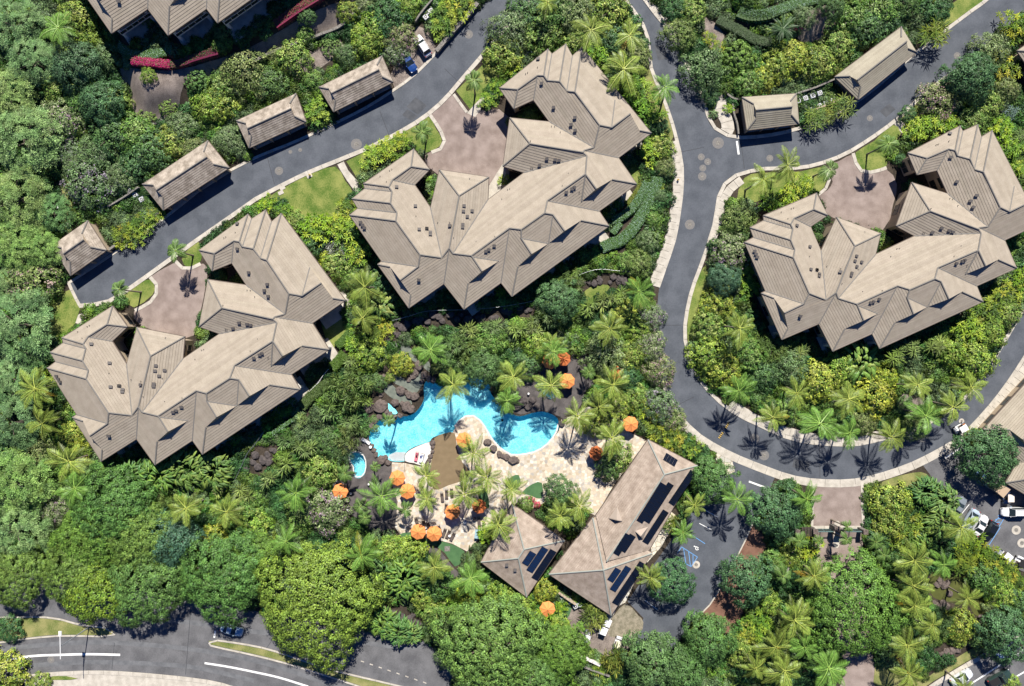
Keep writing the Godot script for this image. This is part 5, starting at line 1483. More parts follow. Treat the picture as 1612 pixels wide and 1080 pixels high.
func build_undergrowth() -> void:
	rng.seed = 4242
	var boxes: Array = []
	for p in clear_polys:
		var r := Rect2(p[0], Vector2.ZERO)
		for q in p: r = r.expand(q)
		boxes.append(r.grow(0.3))
	var names := ["low leafy undergrowth on the left hillside", "low leafy undergrowth round the upper left carports", "low leafy undergrowth between the middle villa and the central lane", "low leafy undergrowth of the upper right slope", "low leafy undergrowth round the left villa and its lower slope", "low leafy undergrowth of the pool garden", "low leafy undergrowth round the right villa", "low leafy undergrowth by the entrance and pond"]
	var cen := [Vector2(-90, -30), Vector2(-45, -50), Vector2(20, -45), Vector2(70, -60), Vector2(-70, 45), Vector2(-15, 25), Vector2(65, 5), Vector2(65, 50)]
	var lists: Array = []
	for i in 8: lists.append([[], [], []])
	var tones := FastNoiseLite.new()
	tones.frequency = 0.06
	tones.seed = 3
	var cols := [Color(0.6, 0.8, 0.8), Color(1.0, 1.05, 0.9), Color(1.35, 1.25, 0.8), Color(1.9, 1.5, 1.0), Color(0.85, 1.1, 0.7), Color(1.7, 1.6, 0.7), Color(1.5, 1.2, 1.6)]
	var z := -72.0
	while z < 72.0:
		var x := -108.0
		while x < 108.0:
			var q := Vector2(x + rng.randf_range(-0.7, 0.7), z + rng.randf_range(-0.7, 0.7))
			x += 1.15
			var hit := false
			for i in clear_polys.size():
				if boxes[i].has_point(q) and edge_distance(q, clear_polys[i]) > -0.55:
					hit = true
					break
			if hit: continue
			var best := 0
			for i in 8:
				if q.distance_squared_to(cen[i]) < q.distance_squared_to(cen[best]): best = i
			var s := rng.randf_range(0.7, 1.35)
			var t := tones.get_noise_2d(q.x, q.y)
			var c: Color = cols[clampi(int((t * 1.6 + 0.5) * cols.size() + rng.randf_range(-1.2, 1.2)), 0, cols.size() - 1)]
			lists[best][rng.randi() % 3].append([Transform3D(Basis(Vector3.UP, rng.randf() * TAU).scaled(Vector3(s, s * rng.randf_range(0.8, 1.4), s)), Vector3(q.x, ground_h(q.x, q.y), q.y)), vary(c, rng.randf_range(0.4, 1.25))])
		z += 1.15
	var ms := shape_of("low")
	for i in 8:
		var o := Node3D.new()
		o.name = numbered("undergrowth")
		add_child(o, true)
		tag(o, names[i], "undergrowth", "", "stuff")
		for v in 3:
			var l: Array = lists[i][v]
			if l.is_empty(): continue
			var mm := MultiMesh.new()
			mm.transform_format = MultiMesh.TRANSFORM_3D
			mm.use_colors = true
			mm.mesh = ms[v]
			mm.instance_count = l.size()
			for k in l.size():
				mm.set_instance_transform(k, l[k][0])
				mm.set_instance_color(k, l[k][1])
			var mi := MultiMeshInstance3D.new()
			mi.name = "leaf_clumps"
			mi.multimesh = mm
			mi.material_override = M.leaf1
			mi.set_meta("kind", "stuff")
			o.add_child(mi, true)

# ---- objects -----------------------------------------------------------------
func rock_mesh(sd: int) -> ArrayMesh:
	rng.seed = sd
	var mb := MB.new()
	var nz := FastNoiseLite.new()
	nz.seed = sd
	nz.frequency = 0.9
	var rows := 7
	var cols := 10
	var g: Array = []
	for j in rows + 1:
		var row: Array = []
		for i in cols:
			var th := PI * j / rows
			var a := TAU * i / cols
			var d := Vector3(sin(th) * cos(a), cos(th), sin(th) * sin(a))
			var r := 1.0 + 0.42 * nz.get_noise_3dv(d * 1.5) + 0.2 * nz.get_noise_3dv(d * 4.0)
			var q := d * r
			q.y = minf(q.y, 0.72 + 0.12 * nz.get_noise_2d(q.x * 3.0, q.z * 3.0)) * 0.8
			row.append(q)
		g.append(row)
	for j in rows:
		for i in cols:
			var i2 := (i + 1) % cols
			mb.flat(g[j][i], g[j][i2], g[j + 1][i2])
			mb.flat(g[j][i], g[j + 1][i2], g[j + 1][i])
	return mb.mesh()

var rocks: Array = []

func boulders(label: String, list: Array, mat: Material, called := "rock_outcrop", lift := 0.0) -> void:
	if rocks.is_empty():
		for k in 6: rocks.append(rock_mesh(50 + k))
	var mid := P(list[0][0], list[0][1])
	var o := thing(called, label, "rocks", Vector3(mid.x, 0, mid.z))
	for q in list:
		var at := P(q[0], q[1])
		at.y = ground_h(at.x, at.z) + lift
		var r: float = q[2] / S
		var b := put("boulder", rocks[rng.randi() % 6], mat, o, at - o.position + Vector3(0, r * 0.25, 0))
		b.rotation.y = rng.randf() * TAU
		b.scale = Vector3(r * rng.randf_range(0.9, 1.25), r * rng.randf_range(0.7, 1.0), r * rng.randf_range(0.8, 1.1))

func umbrella(label: String, px: float, py: float, worn := false, turn := 0.0) -> void:  # worn: wilted canvas, also the darker colour that paints shade on some
	var at := P(px, py, 2.7)
	at.y = 0.05
	var o := thing("market_umbrella", label, "umbrella", at, turn, "orange pool umbrellas")
	var apex := Vector3(0, 2.95, 0)
	for k in 8:
		var a := TAU * k / 8.0
		var b := TAU * (k + 1) / 8.0
		var mb := MB.new()
		var r := 1.6 if not worn else 1.5
		var dy := rng.randf_range(-0.08, 0.12) if worn else 0.0
		var pa := Vector3(cos(a) * r, 2.34, sin(a) * r)
		var pb := Vector3(cos(b) * r, 2.34, sin(b) * r)
		var m := (pa + pb) * 0.5 * Vector3(0.97, 1.0, 0.97)
		m.y = 2.33 + dy
		var ma := apex.lerp(pa, 0.5)
		var mb2 := apex.lerp(pb, 0.5)
		var mm := (ma + mb2) * 0.5 - Vector3(0, 0.035 if not worn else 0.16, 0)
		var tone := Color.WHITE * rng.randf_range(0.9, 1.06)
		tone.a = 1
		mb.flat(apex, ma, mm, tone); mb.flat(apex, mm, mb2, tone)
		mb.flat(ma, pa, m, tone); mb.flat(ma, m, mm, tone); mb.flat(mm, m, pb, tone); mb.flat(mm, pb, mb2, tone)
		mb.flat(pa, pa - Vector3(0, 0.16, 0), m - Vector3(0, 0.16, 0), tone); mb.flat(pa, m - Vector3(0, 0.16, 0), m, tone)
		mb.flat(m, m - Vector3(0, 0.16, 0), pb - Vector3(0, 0.16, 0), tone); mb.flat(m, pb - Vector3(0, 0.16, 0), pb, tone)
		put("canopy_panel", mb.mesh(), M.worn_shaded_canvas if worn else M.canvas, o)
		var rb := MB.new()
		rb.tube([apex + Vector3(0, 0.012, 0), pa + Vector3(0, 0.012, 0)], [0.022, 0.018], 4)
		put("rib", rb.mesh(), M.worn_shaded_canvas, o)
	var pm := MB.new()
	pm.tube([Vector3.ZERO, Vector3(0, 3.05, 0)], [0.04, 0.035], 8)
	put("pole", pm.mesh(), M.wood, o)
	var bm := MB.new()
	bm.drum(Vector3.ZERO, 0.38, 0.1, 14, Color.WHITE, 0.34)
	put("base", bm.mesh(), M.wallstone, o)

func lounger(label: String, px: float, py: float, turn: float, mat: Material, pad: Material = null) -> void:
	var at := P(px, py, 0.4)
	at.y = 0.05
	var o := thing("sun_lounger", label, "sun lounger", at, turn, "sun loungers round the pool")
	var fm := MB.new()
	for x in [-0.31, 0.27]: fm.box(Vector3(x, 0.26, -0.95), Vector3(x + 0.04, 0.32, 0.95))
	for z in [-0.95, -0.2, 0.91]: fm.box(Vector3(-0.31, 0.25, z), Vector3(0.31, 0.31, z + 0.04))
	put("frame", fm.mesh(), mat, o)
	for q in [[-0.31, -0.9], [0.26, -0.9], [-0.31, 0.85], [0.26, 0.85]]:
		var lm := MB.new()
		lm.box(Vector3(q[0], 0, q[1]), Vector3(q[0] + 0.05, 0.26, q[1] + 0.05))
		put("leg", lm.mesh(), mat, o)
	var sm := MB.new()
	sm.cbox(Vector3(-0.29, 0.32, -0.28), Vector3(0.29, 0.38, 0.92), 0.02)
	put("seat", sm.mesh(), pad if pad else mat, o)
	var bm := MB.new()
	bm.cbox(Vector3(-0.29, 0.0, -0.68), Vector3(0.29, 0.06, 0.0), 0.02, Color.WHITE, Transform3D(Basis(Vector3(1, 0, 0), 0.5), Vector3(0, 0.34, -0.28)))
	put("backrest", bm.mesh(), pad if pad else mat, o)

func condenser(label: String, px: float, py: float, turn: float, group: String) -> void:
	var at := G(px, py)
	at = P(px, py, at.y + 0.9)
	at.y = ground_h(at.x, at.z)
	var o := thing("air_conditioner", label, "air conditioner", at, turn, group)
	var bm := MB.new()
	bm.cbox(Vector3(-0.5, 0.0, -0.5), Vector3(0.5, 0.85, 0.5), 0.04)
	put("cabinet", bm.mesh(), M.grey_metal, o)
	var gm := MB.new()
	gm.drum(Vector3(0, 0.85, 0), 0.36, 0.012, 18)
	put("fan_opening", gm.mesh(), M.dark, o)
	var rm := MB.new()
	rm.disc(Vector3(0, 0.885, 0), 0.43, 18, Color.WHITE, 0.35)
	for k in 4:
		var a := k * PI / 4.0
		var d := Vector3(cos(a), 0, sin(a)) * 0.36
		var s := Vector3(-sin(a), 0, cos(a)) * 0.012
		rm.quadn(-d - s + Vector3(0, 0.885, 0), -d + s + Vector3(0, 0.885, 0), d + s + Vector3(0, 0.885, 0), d - s + Vector3(0, 0.885, 0), Vector3.UP)
	rm.disc(Vector3(0, 0.888, 0), 0.1, 10)
	put("fan_guard", rm.mesh(), M.white, o)

# a car pointing along +x; secs: [x, half width, shoulder height, roof half width, roof height]
func car(label: String, px: float, py: float, hx: float, hy: float, paint: Material, long := 4.7, suv := true, category := "car", open_bed := false) -> void:
	var at := P(px, py, 1.2)
	at.y = ground_h(at.x, at.z) + 0.025
	var o := thing("parked_car" if category == "car" else "pickup_truck", label, category, at, -atan2(hy, hx), "")
	var L := long * 0.5
	var hr := 1.68 if suv else 1.45
	var st: Array = [[-L, 0.66, 0.62], [-L + 0.08, 0.82, 0.80], [-L + 0.5, 0.91, 0.95], [-0.6, 0.94, 0.97], [L - 1.9, 0.93, 0.97], [L - 1.2, 0.91, 0.94], [L - 0.5, 0.86, 0.82], [L - 0.12, 0.74, 0.68], [L, 0.55, 0.55]]
	var bm := MB.new()
	for i in st.size() - 1:
		var a: Array = st[i]
		var b: Array = st[i + 1]
		for s in [-1.0, 1.0]:
			var p := [Vector3(a[0], 0.22, a[1] * s * 0.96), Vector3(a[0], 0.55, a[1] * s), Vector3(a[0], a[2], a[1] * s * 0.94), Vector3(a[0], a[2] + 0.05, 0)]
			var q := [Vector3(b[0], 0.22, b[1] * s * 0.96), Vector3(b[0], 0.55, b[1] * s), Vector3(b[0], b[2], b[1] * s * 0.94), Vector3(b[0], b[2] + 0.05, 0)]
			for k in 3:
				if s > 0: bm.quad(p[k], q[k], q[k + 1], p[k + 1])
				else: bm.quad(q[k], p[k], p[k + 1], q[k + 1])
	for e in [st[0], st[-1]]:
		bm.quad(Vector3(e[0], 0.22, -e[1]), Vector3(e[0], 0.22, e[1]), Vector3(e[0], e[2] + 0.03, e[1] * 0.94), Vector3(e[0], e[2] + 0.03, -e[1] * 0.94))
	put("body", bm.mesh(), paint, o)
	# cabin
	var xr := -L + (0.35 if suv else 0.75)
	if open_bed: xr = -0.25
	var roof0 := xr + (0.35 if suv else 0.75)
	var roof1 := L - 2.15
	var wind := L - 1.35
	var sh := 0.97
	var rw := 0.68
	var rm := MB.new()
	rm.cbox(Vector3(roof0, hr - 0.12, -rw), Vector3(roof1, hr, rw), 0.06)
	for s in [-1.0, 1.0]:
		rm.tube([Vector3(wind, sh, 0.84 * s), Vector3(roof1 - 0.03, hr - 0.05, rw * s)], [0.035, 0.035], 5)
		rm.tube([Vector3(xr, sh, 0.84 * s), Vector3(roof0 + 0.03, hr - 0.05, rw * s)], [0.05, 0.05], 5)
	put("roof", rm.mesh(), paint, o)
	var wm := MB.new()
	wm.quad(Vector3(wind, sh, -0.82), Vector3(wind, sh, 0.82), Vector3(roof1, hr - 0.05, rw - 0.03), Vector3(roof1, hr - 0.05, -rw + 0.03))
	put("windscreen", wm.mesh(), M.glass, o)
	var bk := MB.new()
	bk.quad(Vector3(xr, sh, 0.82), Vector3(xr, sh, -0.82), Vector3(roof0, hr - 0.05, -rw + 0.03), Vector3(roof0, hr - 0.05, rw - 0.03))
	put("rear_window", bk.mesh(), M.glass, o)
	for s in [-1.0, 1.0]:
		var sm := MB.new()
		sm.quad(Vector3(xr + 0.05, sh, 0.86 * s), Vector3(wind - 0.05, sh, 0.86 * s), Vector3(roof1, hr - 0.08, (rw + 0.01) * s), Vector3(roof0, hr - 0.08, (rw + 0.01) * s))
		put("side_window", sm.mesh(), M.glass, o)
		var mm := MB.new()
		mm.cbox(Vector3(wind - 0.35, 0.98, 0.9 * s - 0.1), Vector3(wind - 0.15, 1.12, 0.9 * s + 0.1), 0.03)
		put("mirror", mm.mesh(), paint, o)
		for x in [-L + 0.85, L - 0.9]:
			var tm := MB.new()
			tm.tube([Vector3(x, 0.33, 0.93 * s), Vector3(x, 0.33, 0.70 * s)], [0.33, 0.33], 14)
			put("wheel", tm.mesh(), M.rubber, o)
		var hm := MB.new()
		hm.cbox(Vector3(L - 0.35, 0.6, 0.62 * s - 0.13), Vector3(L - 0.06, 0.74, 0.62 * s + 0.13), 0.03)
		put("headlight", hm.mesh(), M.steel, o)
		var rl := MB.new()
		rl.cbox(Vector3(-L + 0.0, 0.68, 0.7 * s - 0.1), Vector3(-L + 0.2, 0.86, 0.7 * s + 0.1), 0.02)
		put("tail_light", rl.mesh(), plain(lin(0.35, 0.02, 0.02), 0.3), o)
	if open_bed:
		var bed := MB.new()
		bed.box(Vector3(-L + 0.15, 1.0, -0.72), Vector3(xr - 0.08, 1.03, 0.72))
		put("load_bed", bed.mesh(), M.dark, o)
	elif suv:
		for s in [-1.0, 1.0]:
			var rk := MB.new()
			rk.tube([Vector3(roof0 + 0.2, hr + 0.03, 0.58 * s), Vector3(roof1 - 0.2, hr + 0.03, 0.58 * s)], [0.02, 0.02], 5)
			put("roof_rail", rk.mesh(), M.frame, o)

func golf_cart(label: String, px: float, py: float, hx: float, hy: float, top: Material, cargo: Material = null, bed := true) -> void:
	var at := P(px, py, 1.8)
	at.y = 0.03
	var o := thing("golf_cart", label, "golf cart", at, -atan2(hy, hx), "utility golf carts")
	var bm := MB.new()
	bm.cbox(Vector3(-1.3, 0.25, -0.6), Vector3(1.15, 0.42, 0.6), 0.04)
	bm.cbox(Vector3(0.75, 0.42, -0.58), Vector3(1.25, 0.85, 0.58), 0.12)
	bm.cbox(Vector3(-0.5, 0.42, -0.58), Vector3(0.2, 0.62, 0.58), 0.04)
	put("body", bm.mesh(), M.white, o)
	var sm := MB.new()
	sm.cbox(Vector3(-0.4, 0.62, -0.55), Vector3(0.15, 0.74, 0.55), 0.05)
	sm.cbox(Vector3(-0.5, 0.74, -0.55), Vector3(-0.38, 1.15, 0.55), 0.04)
	put("seat", sm.mesh(), M.wood, o)
	var rm := MB.new()
	rm.cbox(Vector3(-0.75, 1.80, -0.64), Vector3(0.8, 1.88, 0.64), 0.05)
	put("roof", rm.mesh(), top, o)
	for q in [[-0.7, -0.56], [-0.7, 0.56], [0.72, -0.56], [0.72, 0.56]]:
		var pm := MB.new()
		pm.tube([Vector3(q[0], 0.42, q[1]), Vector3(q[0], 1.8, q[1])], [0.025, 0.025], 6)
		put("post", pm.mesh(), M.frame, o)
	for q in [[-0.85, -0.58], [-0.85, 0.58], [0.85, -0.58], [0.85, 0.58]]:
		var tm := MB.new()
		tm.tube([Vector3(q[0], 0.23, q[1] - 0.1), Vector3(q[0], 0.23, q[1] + 0.1)], [0.23, 0.23], 12)
		put("wheel", tm.mesh(), M.rubber, o)
	var st := MB.new()
	st.disc(Vector3(0.5, 1.0, -0.28), 0.17, 12, Color.WHITE, 0.13)
	put("steering_wheel", st.mesh(), M.black, o)
	if bed:
		var cm := MB.new()
		cm.box(Vector3(-1.35, 0.42, -0.6), Vector3(-0.6, 0.47, 0.6))
		for z in [-0.6, 0.56]: cm.box(Vector3(-1.35, 0.47, z), Vector3(-0.6, 0.7, z + 0.04))
		cm.box(Vector3(-1.35, 0.47, -0.6), Vector3(-1.31, 0.7, 0.6))
		put("cargo_bed", cm.mesh(), M.grey_metal, o)
	if cargo:
		var gm := MB.new()
		gm.cbox(Vector3(-1.2, 0.47, -0.4), Vector3(-0.75, 0.85, 0.35), 0.08)
		tag(put("cargo_bin", gm.mesh(), cargo, o), "")

func stone_wall(label: String, a: Array, w: float, h: float, mat: Material, base := -99.0, called := "retaining_wall") -> void:
	var line := smooth(a, 3)
	var o := thing(called, label, "wall")
	var mb := MB.new()
	var cap := MB.new()
	for i in line.size() - 1:
		var d := (line[i + 1] - line[i]).normalized()
		var t := Transform3D(Basis(Vector3(d.x, 0, d.y), Vector3.UP, Vector3(d.x, 0, d.y).cross(Vector3.UP)), Vector3(line[i].x, maxf(base, 0.0) if base > -50.0 else ground_h(line[i].x, line[i].y), line[i].y))
		var len := line[i].distance_to(line[i + 1]) + 0.05
		mb.box(Vector3(-0.05, -1.0, -w / 2), Vector3(len, h, w / 2), Color.WHITE, t)
		cap.cbox(Vector3(-0.05, h, -w / 2 - 0.04), Vector3(len, h + 0.08, w / 2 + 0.04), 0.02, Color.WHITE, t)
	put("wall_body", mb.mesh(), mat, o)
	put("coping", cap.mesh(), mat, o)

func fence(label: String, a: Array, h: float, mat: Material, step := 2.0) -> void:
	var line := smooth(a, 4)
	var o := thing("rail_fence", label, "fence")
	var left := 0.0
	var rail := MB.new()
	var low := MB.new()
	var n := 0
	for i in line.size() - 1:
		var p0 := line[i]
		var p1 := line[i + 1]
		var d := p0.distance_to(p1)
		var g0 := ground_h(p0.x, p0.y)
		var g1 := ground_h(p1.x, p1.y)
		rail.tube([Vector3(p0.x, g0 + h, p0.y), Vector3(p1.x, g1 + h, p1.y)], [0.04, 0.04], 6)
		low.tube([Vector3(p0.x, g0 + h * 0.5, p0.y), Vector3(p1.x, g1 + h * 0.5, p1.y)], [0.025, 0.025], 5)
		while left < d:
			var q := p0.lerp(p1, left / d)
			var pm := MB.new()
			var g := ground_h(q.x, q.y)
			pm.tube([Vector3(q.x, g - 0.2, q.y), Vector3(q.x, g + h, q.y)], [0.05, 0.05], 6)
			put("post", pm.mesh(), mat, o)
			left += step
		left -= d
	put("rail", rail.mesh(), mat, o)
	put("rail", low.mesh(), mat, o)

# a row of solar panels lying on a roof slope, between two pixels
func solar_row(o: Node3D, rf: Dictionary, z0: float, x0: float, y0: float, x1: float, y1: float, n: int, blue := false, wide := 1.55) -> void:
	var a: Array = roof_height(rf.pos, rf.faces, x0, y0, z0)
	var b: Array = roof_height(rf.pos, rf.faces, x1, y1, z0)
	var m: Array = roof_height(rf.pos, rf.faces, (x0 + x1) / 2, (y0 + y1) / 2, z0)
	var d: Vector3 = (b[0] - a[0])
	d.y = 0
	var each := d.length() / n
	var nn: Vector3 = m[1]
	d = (d - nn * d.dot(nn)).normalized()
	var t := Basis(d, nn, d.cross(nn))
	for k in n:
		var c: Vector3 = m[0] + d * each * (k - (n - 1) * 0.5) + nn * 0.2
		var f := MB.new()
		f.box(Vector3(-each * 0.485, -0.04, -wide / 2), Vector3(each * 0.485, 0.0, wide / 2), Color.WHITE, Transform3D(t, c))
		var fr := put("solar_panel", f.mesh(), M.frame, o)
		var g := MB.new()
		for i in 2:
			for j in 3:
				var x := -each * 0.46 + i * each * 0.465
				var z := -wide * 0.475 + j * wide * 0.318
				g.box(Vector3(x, 0.0, z), Vector3(x + each * 0.452, 0.012, z + wide * 0.31), Color.WHITE, Transform3D(t, c))
		put("cell_sheet", g.mesh(), M.panel_blue if blue else M.panel, fr)

func build_structures() -> void:
	var v := make_villa("large tile roofed villa in the middle, between the lawn and the central lane")
	v.set_meta("base", "villa")
	v.set_meta("group", "villas with zigzag tiled roofs")
	for q in [["large tile roofed villa at the left, above the lower green slope", -60.364, 30.38, 0.0, -0.0426, 0.9788], ["large tile roofed villa at the right, inside the loop road", 69.65, 9.46, 0.0, -0.2023, 0.9488], ["villa cut by the top edge, with shaded lanais and white columns", -55.64, -51.355, 3.5, -0.0134, 0.9995]]:
		var c := copy_of(v, q[0], Vector3(q[1], q[3], q[2]), q[4], q[5])
		var foot := PackedVector2Array()
		for w in clear_polys_villa: foot.append(Vector2((c.transform * Vector3(w.x, 0, w.y)).x, (c.transform * Vector3(w.x, 0, w.y)).z))
		clear_polys.append(foot)
	var grey := Color(0.475, 0.415, 0.345)
	var tan_ := Color(0.43, 0.395, 0.31)
	carport("small square hip roofed carport at the lower end of the left lane", [[81, 387], [138, 347], [168, 394], [111, 434]], grey)
	carport("long weathered carport above the end of the left lane, second from its end", [[224, 290], [327, 221], [361, 264], [257, 331]], grey)
	carport("weathered carport in the middle of the left lane, behind the round shrub", [[372, 190], [466, 147], [482, 192], [392, 233]], grey)
	carport("weathered carport beside the white and blue cars", [[502, 137], [601, 88], [619, 129], [525, 176]], grey)
	carport("small clean tan carport at the lane junction", [[1168, 153], [1254, 147], [1258, 195], [1176, 205]], tan_)
	carport("long clean tan carport along the upper right lane", [[1314, 121], [1419, 42], [1443, 82], [1351, 157]], tan_)
	# --- pool house
	var z0 := 3.5
	var ph := thing("pool_house", "brown tiled pool house with solar panels beside the pool deck", "pool house")
	var vx := {"N": [1020, 692], "NE": [1098, 733], "R": [1046, 747], "W": [938, 811], "V": [955, 884], "E": [1022, 866], "SW": [864, 904], "S": [962, 969], "SE": [1027, 871], "NP": [933, 815], "A": [950, 897.5]}
	var faces := [[["N", "NE", "R"], "N", "NE"], [["N", "R", "V", "W"], "N", "W"], [["NE", "E", "V", "R"], "NE", "E"], [["NP", "SE", "A"], "NP", "SE"], [["NP", "SW", "A"], "NP", "SW"], [["SW", "S", "A"], "SW", "S"], [["S", "SE", "A"], "S", "SE"]]
	var pos := solve_roof(vx, faces, z0, 0.36)
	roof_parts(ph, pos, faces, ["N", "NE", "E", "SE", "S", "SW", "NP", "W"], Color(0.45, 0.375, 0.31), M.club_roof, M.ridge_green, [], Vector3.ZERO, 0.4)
	var rf := {"pos": pos, "faces": faces}
	for r in [[1056, 793, 1091, 742, 8], [1015, 854, 1048, 804, 7], [1006, 821, 1044, 761, 8], [1017, 821, 1056, 761, 8], [979, 867, 996, 842, 3], [969, 872, 989, 841, 5], [967.5, 950, 1011, 885, 9]]:
		solar_row(ph, rf, z0, r[0], r[1], r[2], r[3], r[4])
	for r in [[964, 929, 989, 892, 5], [960, 914, 973, 895, 3]]:
		solar_row(ph, rf, z0, r[0], r[1], r[2], r[3], r[4], true)
	solar_row(ph, rf, z0, 1046, 718, 1064, 730, 4)
	for q in [[970, 811, -0.15, 1.0], [1011, 838, -0.75, 0.65]]:
		var rh := roof_height(pos, faces, q[0], q[1], z0)
		var dm := MB.new()
		var c: Vector3 = rh[0]
		var n: Vector3 = rh[1]
		var out := Vector3(q[2], 0, q[3]).normalized()
		var sd := out.cross(Vector3.UP)
		var on := func(d: Vector3) -> Vector3: return c + d - Vector3(0, (n.x * d.x + n.z * d.z) / n.y - 0.05, 0)
		var l: Vector3 = on.call(out * 0.9 + sd * 1.3)
		var r: Vector3 = on.call(out * 0.9 - sd * 1.3)
		var top: Vector3 = on.call(out * 0.7) + Vector3(0, 1.15, 0)
		var b: Vector3 = on.call(-out * 1.6)
		dm.flat(l, top, b)
		dm.flat(r, b, top)
		var dv := put("dormer_vent", dm.mesh(), M.roof_plain, ph)
		var lv := MB.new()
		lv.flat(l - out * 0.12, r - out * 0.12, top - out * 0.12)
		put("vent_louvre", lv.mesh(), M.vent, dv)
	var foot := PackedVector2Array()
	for k in ["N", "NE", "E", "SE", "S", "SW", "NP", "W"]: foot.append(Vector2(pos[k].x, pos[k].z))
	clear_polys.append(foot)
	wall_parts(ph, Geometry2D.offset_polygon(foot, -1.0)[0], z0 - 0.15, M.wall, 1, -0.3)
	var pv := thing("pavilion", "small hip roofed pavilion with solar panels left of the pool house", "pavilion")
	var c2 := [[757, 885], [806, 793], [889, 851], [829, 940]]
	var vx2 := {"A": [757, 885], "B": [806, 793], "C": [889, 851], "D": [829, 940], "R": [825, 865], "L": [816, 879]}
	var faces2 := [[["A", "B", "R", "L"], "A", "B"], [["B", "C", "R"], "B", "C"], [["C", "D", "L", "R"], "C", "D"], [["D", "A", "L"], "D", "A"]]
	var pos2 := solve_roof(vx2, faces2, 3.2, 0.36)
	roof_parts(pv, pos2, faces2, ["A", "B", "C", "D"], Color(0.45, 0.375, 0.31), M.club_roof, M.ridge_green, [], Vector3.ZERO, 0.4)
	var rf2 := {"pos": pos2, "faces": faces2}
	solar_row(pv, rf2, 3.2, 841, 911, 871, 866, 7)
	solar_row(pv, rf2, 3.2, 833, 899, 858, 862, 6, true)
	solar_row(pv, rf2, 3.2, 826, 888, 839, 869, 3, true)
	for q in [[798, 889], [811, 897]]:
		var rh := roof_height(pos2, faces2, q[0], q[1], 3.2)
		var vm := MB.new()
		vm.box(rh[0] + Vector3(-0.3, -0.1, -0.3), rh[0] + Vector3(0.3, 0.35, 0.3))
		put("roof_vent", vm.mesh(), M.vent, pv)
	var foot2 := PackedVector2Array()
	for k in ["A", "B", "C", "D"]: foot2.append(Vector2(pos2[k].x, pos2[k].z))
	clear_polys.append(foot2)
	wall_parts(pv, Geometry2D.offset_polygon(foot2, -1.0)[0], 3.05, M.wall, 1, -0.3)
	# --- service building and fragments at the right edge
	for b in [["tan roofed service building cut by the right edge, beside the golf cart", [[1548, 676], [1636, 580], [1700, 642], [1612, 740]]], ["lower wing of the service building at the right edge, by the beige awning", [[1583, 760], [1640, 660], [1720, 705], [1655, 803]]], ["corner of a tan roofed building at the upper right edge", [[1601, 80], [1660, 40], [1712, 110], [1652, 155]]]]:
		var sb := thing("service_building", b[0], "building", Vector3.ZERO, 0.0, "")
		var d := hip_building(sb, b[1], 3.2, 0.42, Color(0.45, 0.40, 0.32), M.roof, M.ridge, 0.42, 0.55)
		var f3 := PackedVector2Array()
		for k in ["A", "B", "C", "D"]: f3.append(Vector2(d.pos[k].x, d.pos[k].z))
		clear_polys.append(f3)
		wall_parts(sb, Geometry2D.offset_polygon(f3, -0.8)[0], 3.05, M.wall, 1, -0.3)
	var aw := thing("awning", "beige flat awning jutting from the service building over the car park", "awning")
	var am := MB.new()
	var ap := [P(1581, 762, 2.7), P(1592, 770, 2.7), P(1580, 784, 2.7), P(1565, 771, 2.7)]
	am.quad(ap[0], ap[1], ap[2], ap[3])
	for k in 4: am.quad(ap[k], ap[(k + 1) % 4], ap[(k + 1) % 4] - Vector3(0, 0.2, 0), ap[k] - Vector3(0, 0.2, 0))
	put("canopy", am.mesh(), plain(lin(0.42, 0.31, 0.21), 0.8), aw)
	for k in [2, 3]:
		var pm := MB.new()
		var q: Vector3 = ap[k].lerp(ap[0], 0.1)
		pm.tube([Vector3(q.x, 0, q.z), q - Vector3(0, 0.1, 0)], [0.07, 0.07], 8)
		put("post", pm.mesh(), M.wood, aw)
	stone_wall("low grey wall below the bluish tree in the right car park", [1535, 748, 1552, 762, 1572, 778], 0.25, 1.6, M.wall, 0.0, "garden_wall")
	# --- walls and fences
	stone_wall("stone retaining wall above the upper left carports", [405, 99, 440, 82, 479, 69, 510, 57, 535, 47, 555, 30, 580, 5], 0.45, 1.3, M.wallstone, 0.0)
	stone_wall("curved low stone wall round the mulch bed on the upper left slope", [218, 190, 232, 195, 246, 196, 258, 190], 0.35, 0.6, M.wallstone)
	stone_wall("dark low wall along the upper left lane, beside the croton bed", [688, 83, 712, 54, 735, 29, 752, 8], 0.75, 1.0, M.wallstone, 0.0, "garden_wall")
	stone_wall("wall behind the row of air conditioners by the left lane", [176, 327, 200, 313, 223, 297], 0.25, 1.4, M.wallstone, 0.0, "garden_wall")
	stone_wall("wall below the croton bed of the left lane", [172, 396, 200, 376, 235, 350, 252, 336], 0.4, 0.9, M.wallstone, 0.0, "garden_wall")
	stone_wall("wall uphill of the two rows of air conditioners at the upper right", [1252, 150, 1280, 141, 1310, 128], 0.25, 1.3, M.wallstone, 0.0, "garden_wall")
	stone_wall("low beige wall in front of the air conditioners at the upper right", [1280, 175, 1300, 167, 1320, 158], 0.25, 1.0, M.wall, 0.0, "garden_wall")
	stone_wall("stone retaining wall of the upper right slope", [1304, 57, 1330, 40, 1355, 22, 1378, 2], 0.4, 1.0, M.wallstone, 0.0)
	stone_wall("curved stone wall between the small carport and the hedge bank", [1138, 145, 1150, 155, 1160, 158, 1172, 155], 0.3, 0.8, M.wallstone, 0.0, "garden_wall")
	stone_wall("curved dark wall at the end of the pavement by the small carport", [1152, 165, 1154, 180, 1159, 196, 1161, 212], 0.25, 0.7, M.wallstone, 0.0, "garden_wall")
	stone_wall("white garden wall between the monkeypod trees and the service yard", [911, 1029, 926, 1034, 943, 1042], 0.5, 1.5, M.white_wall, 0.0, "garden_wall")
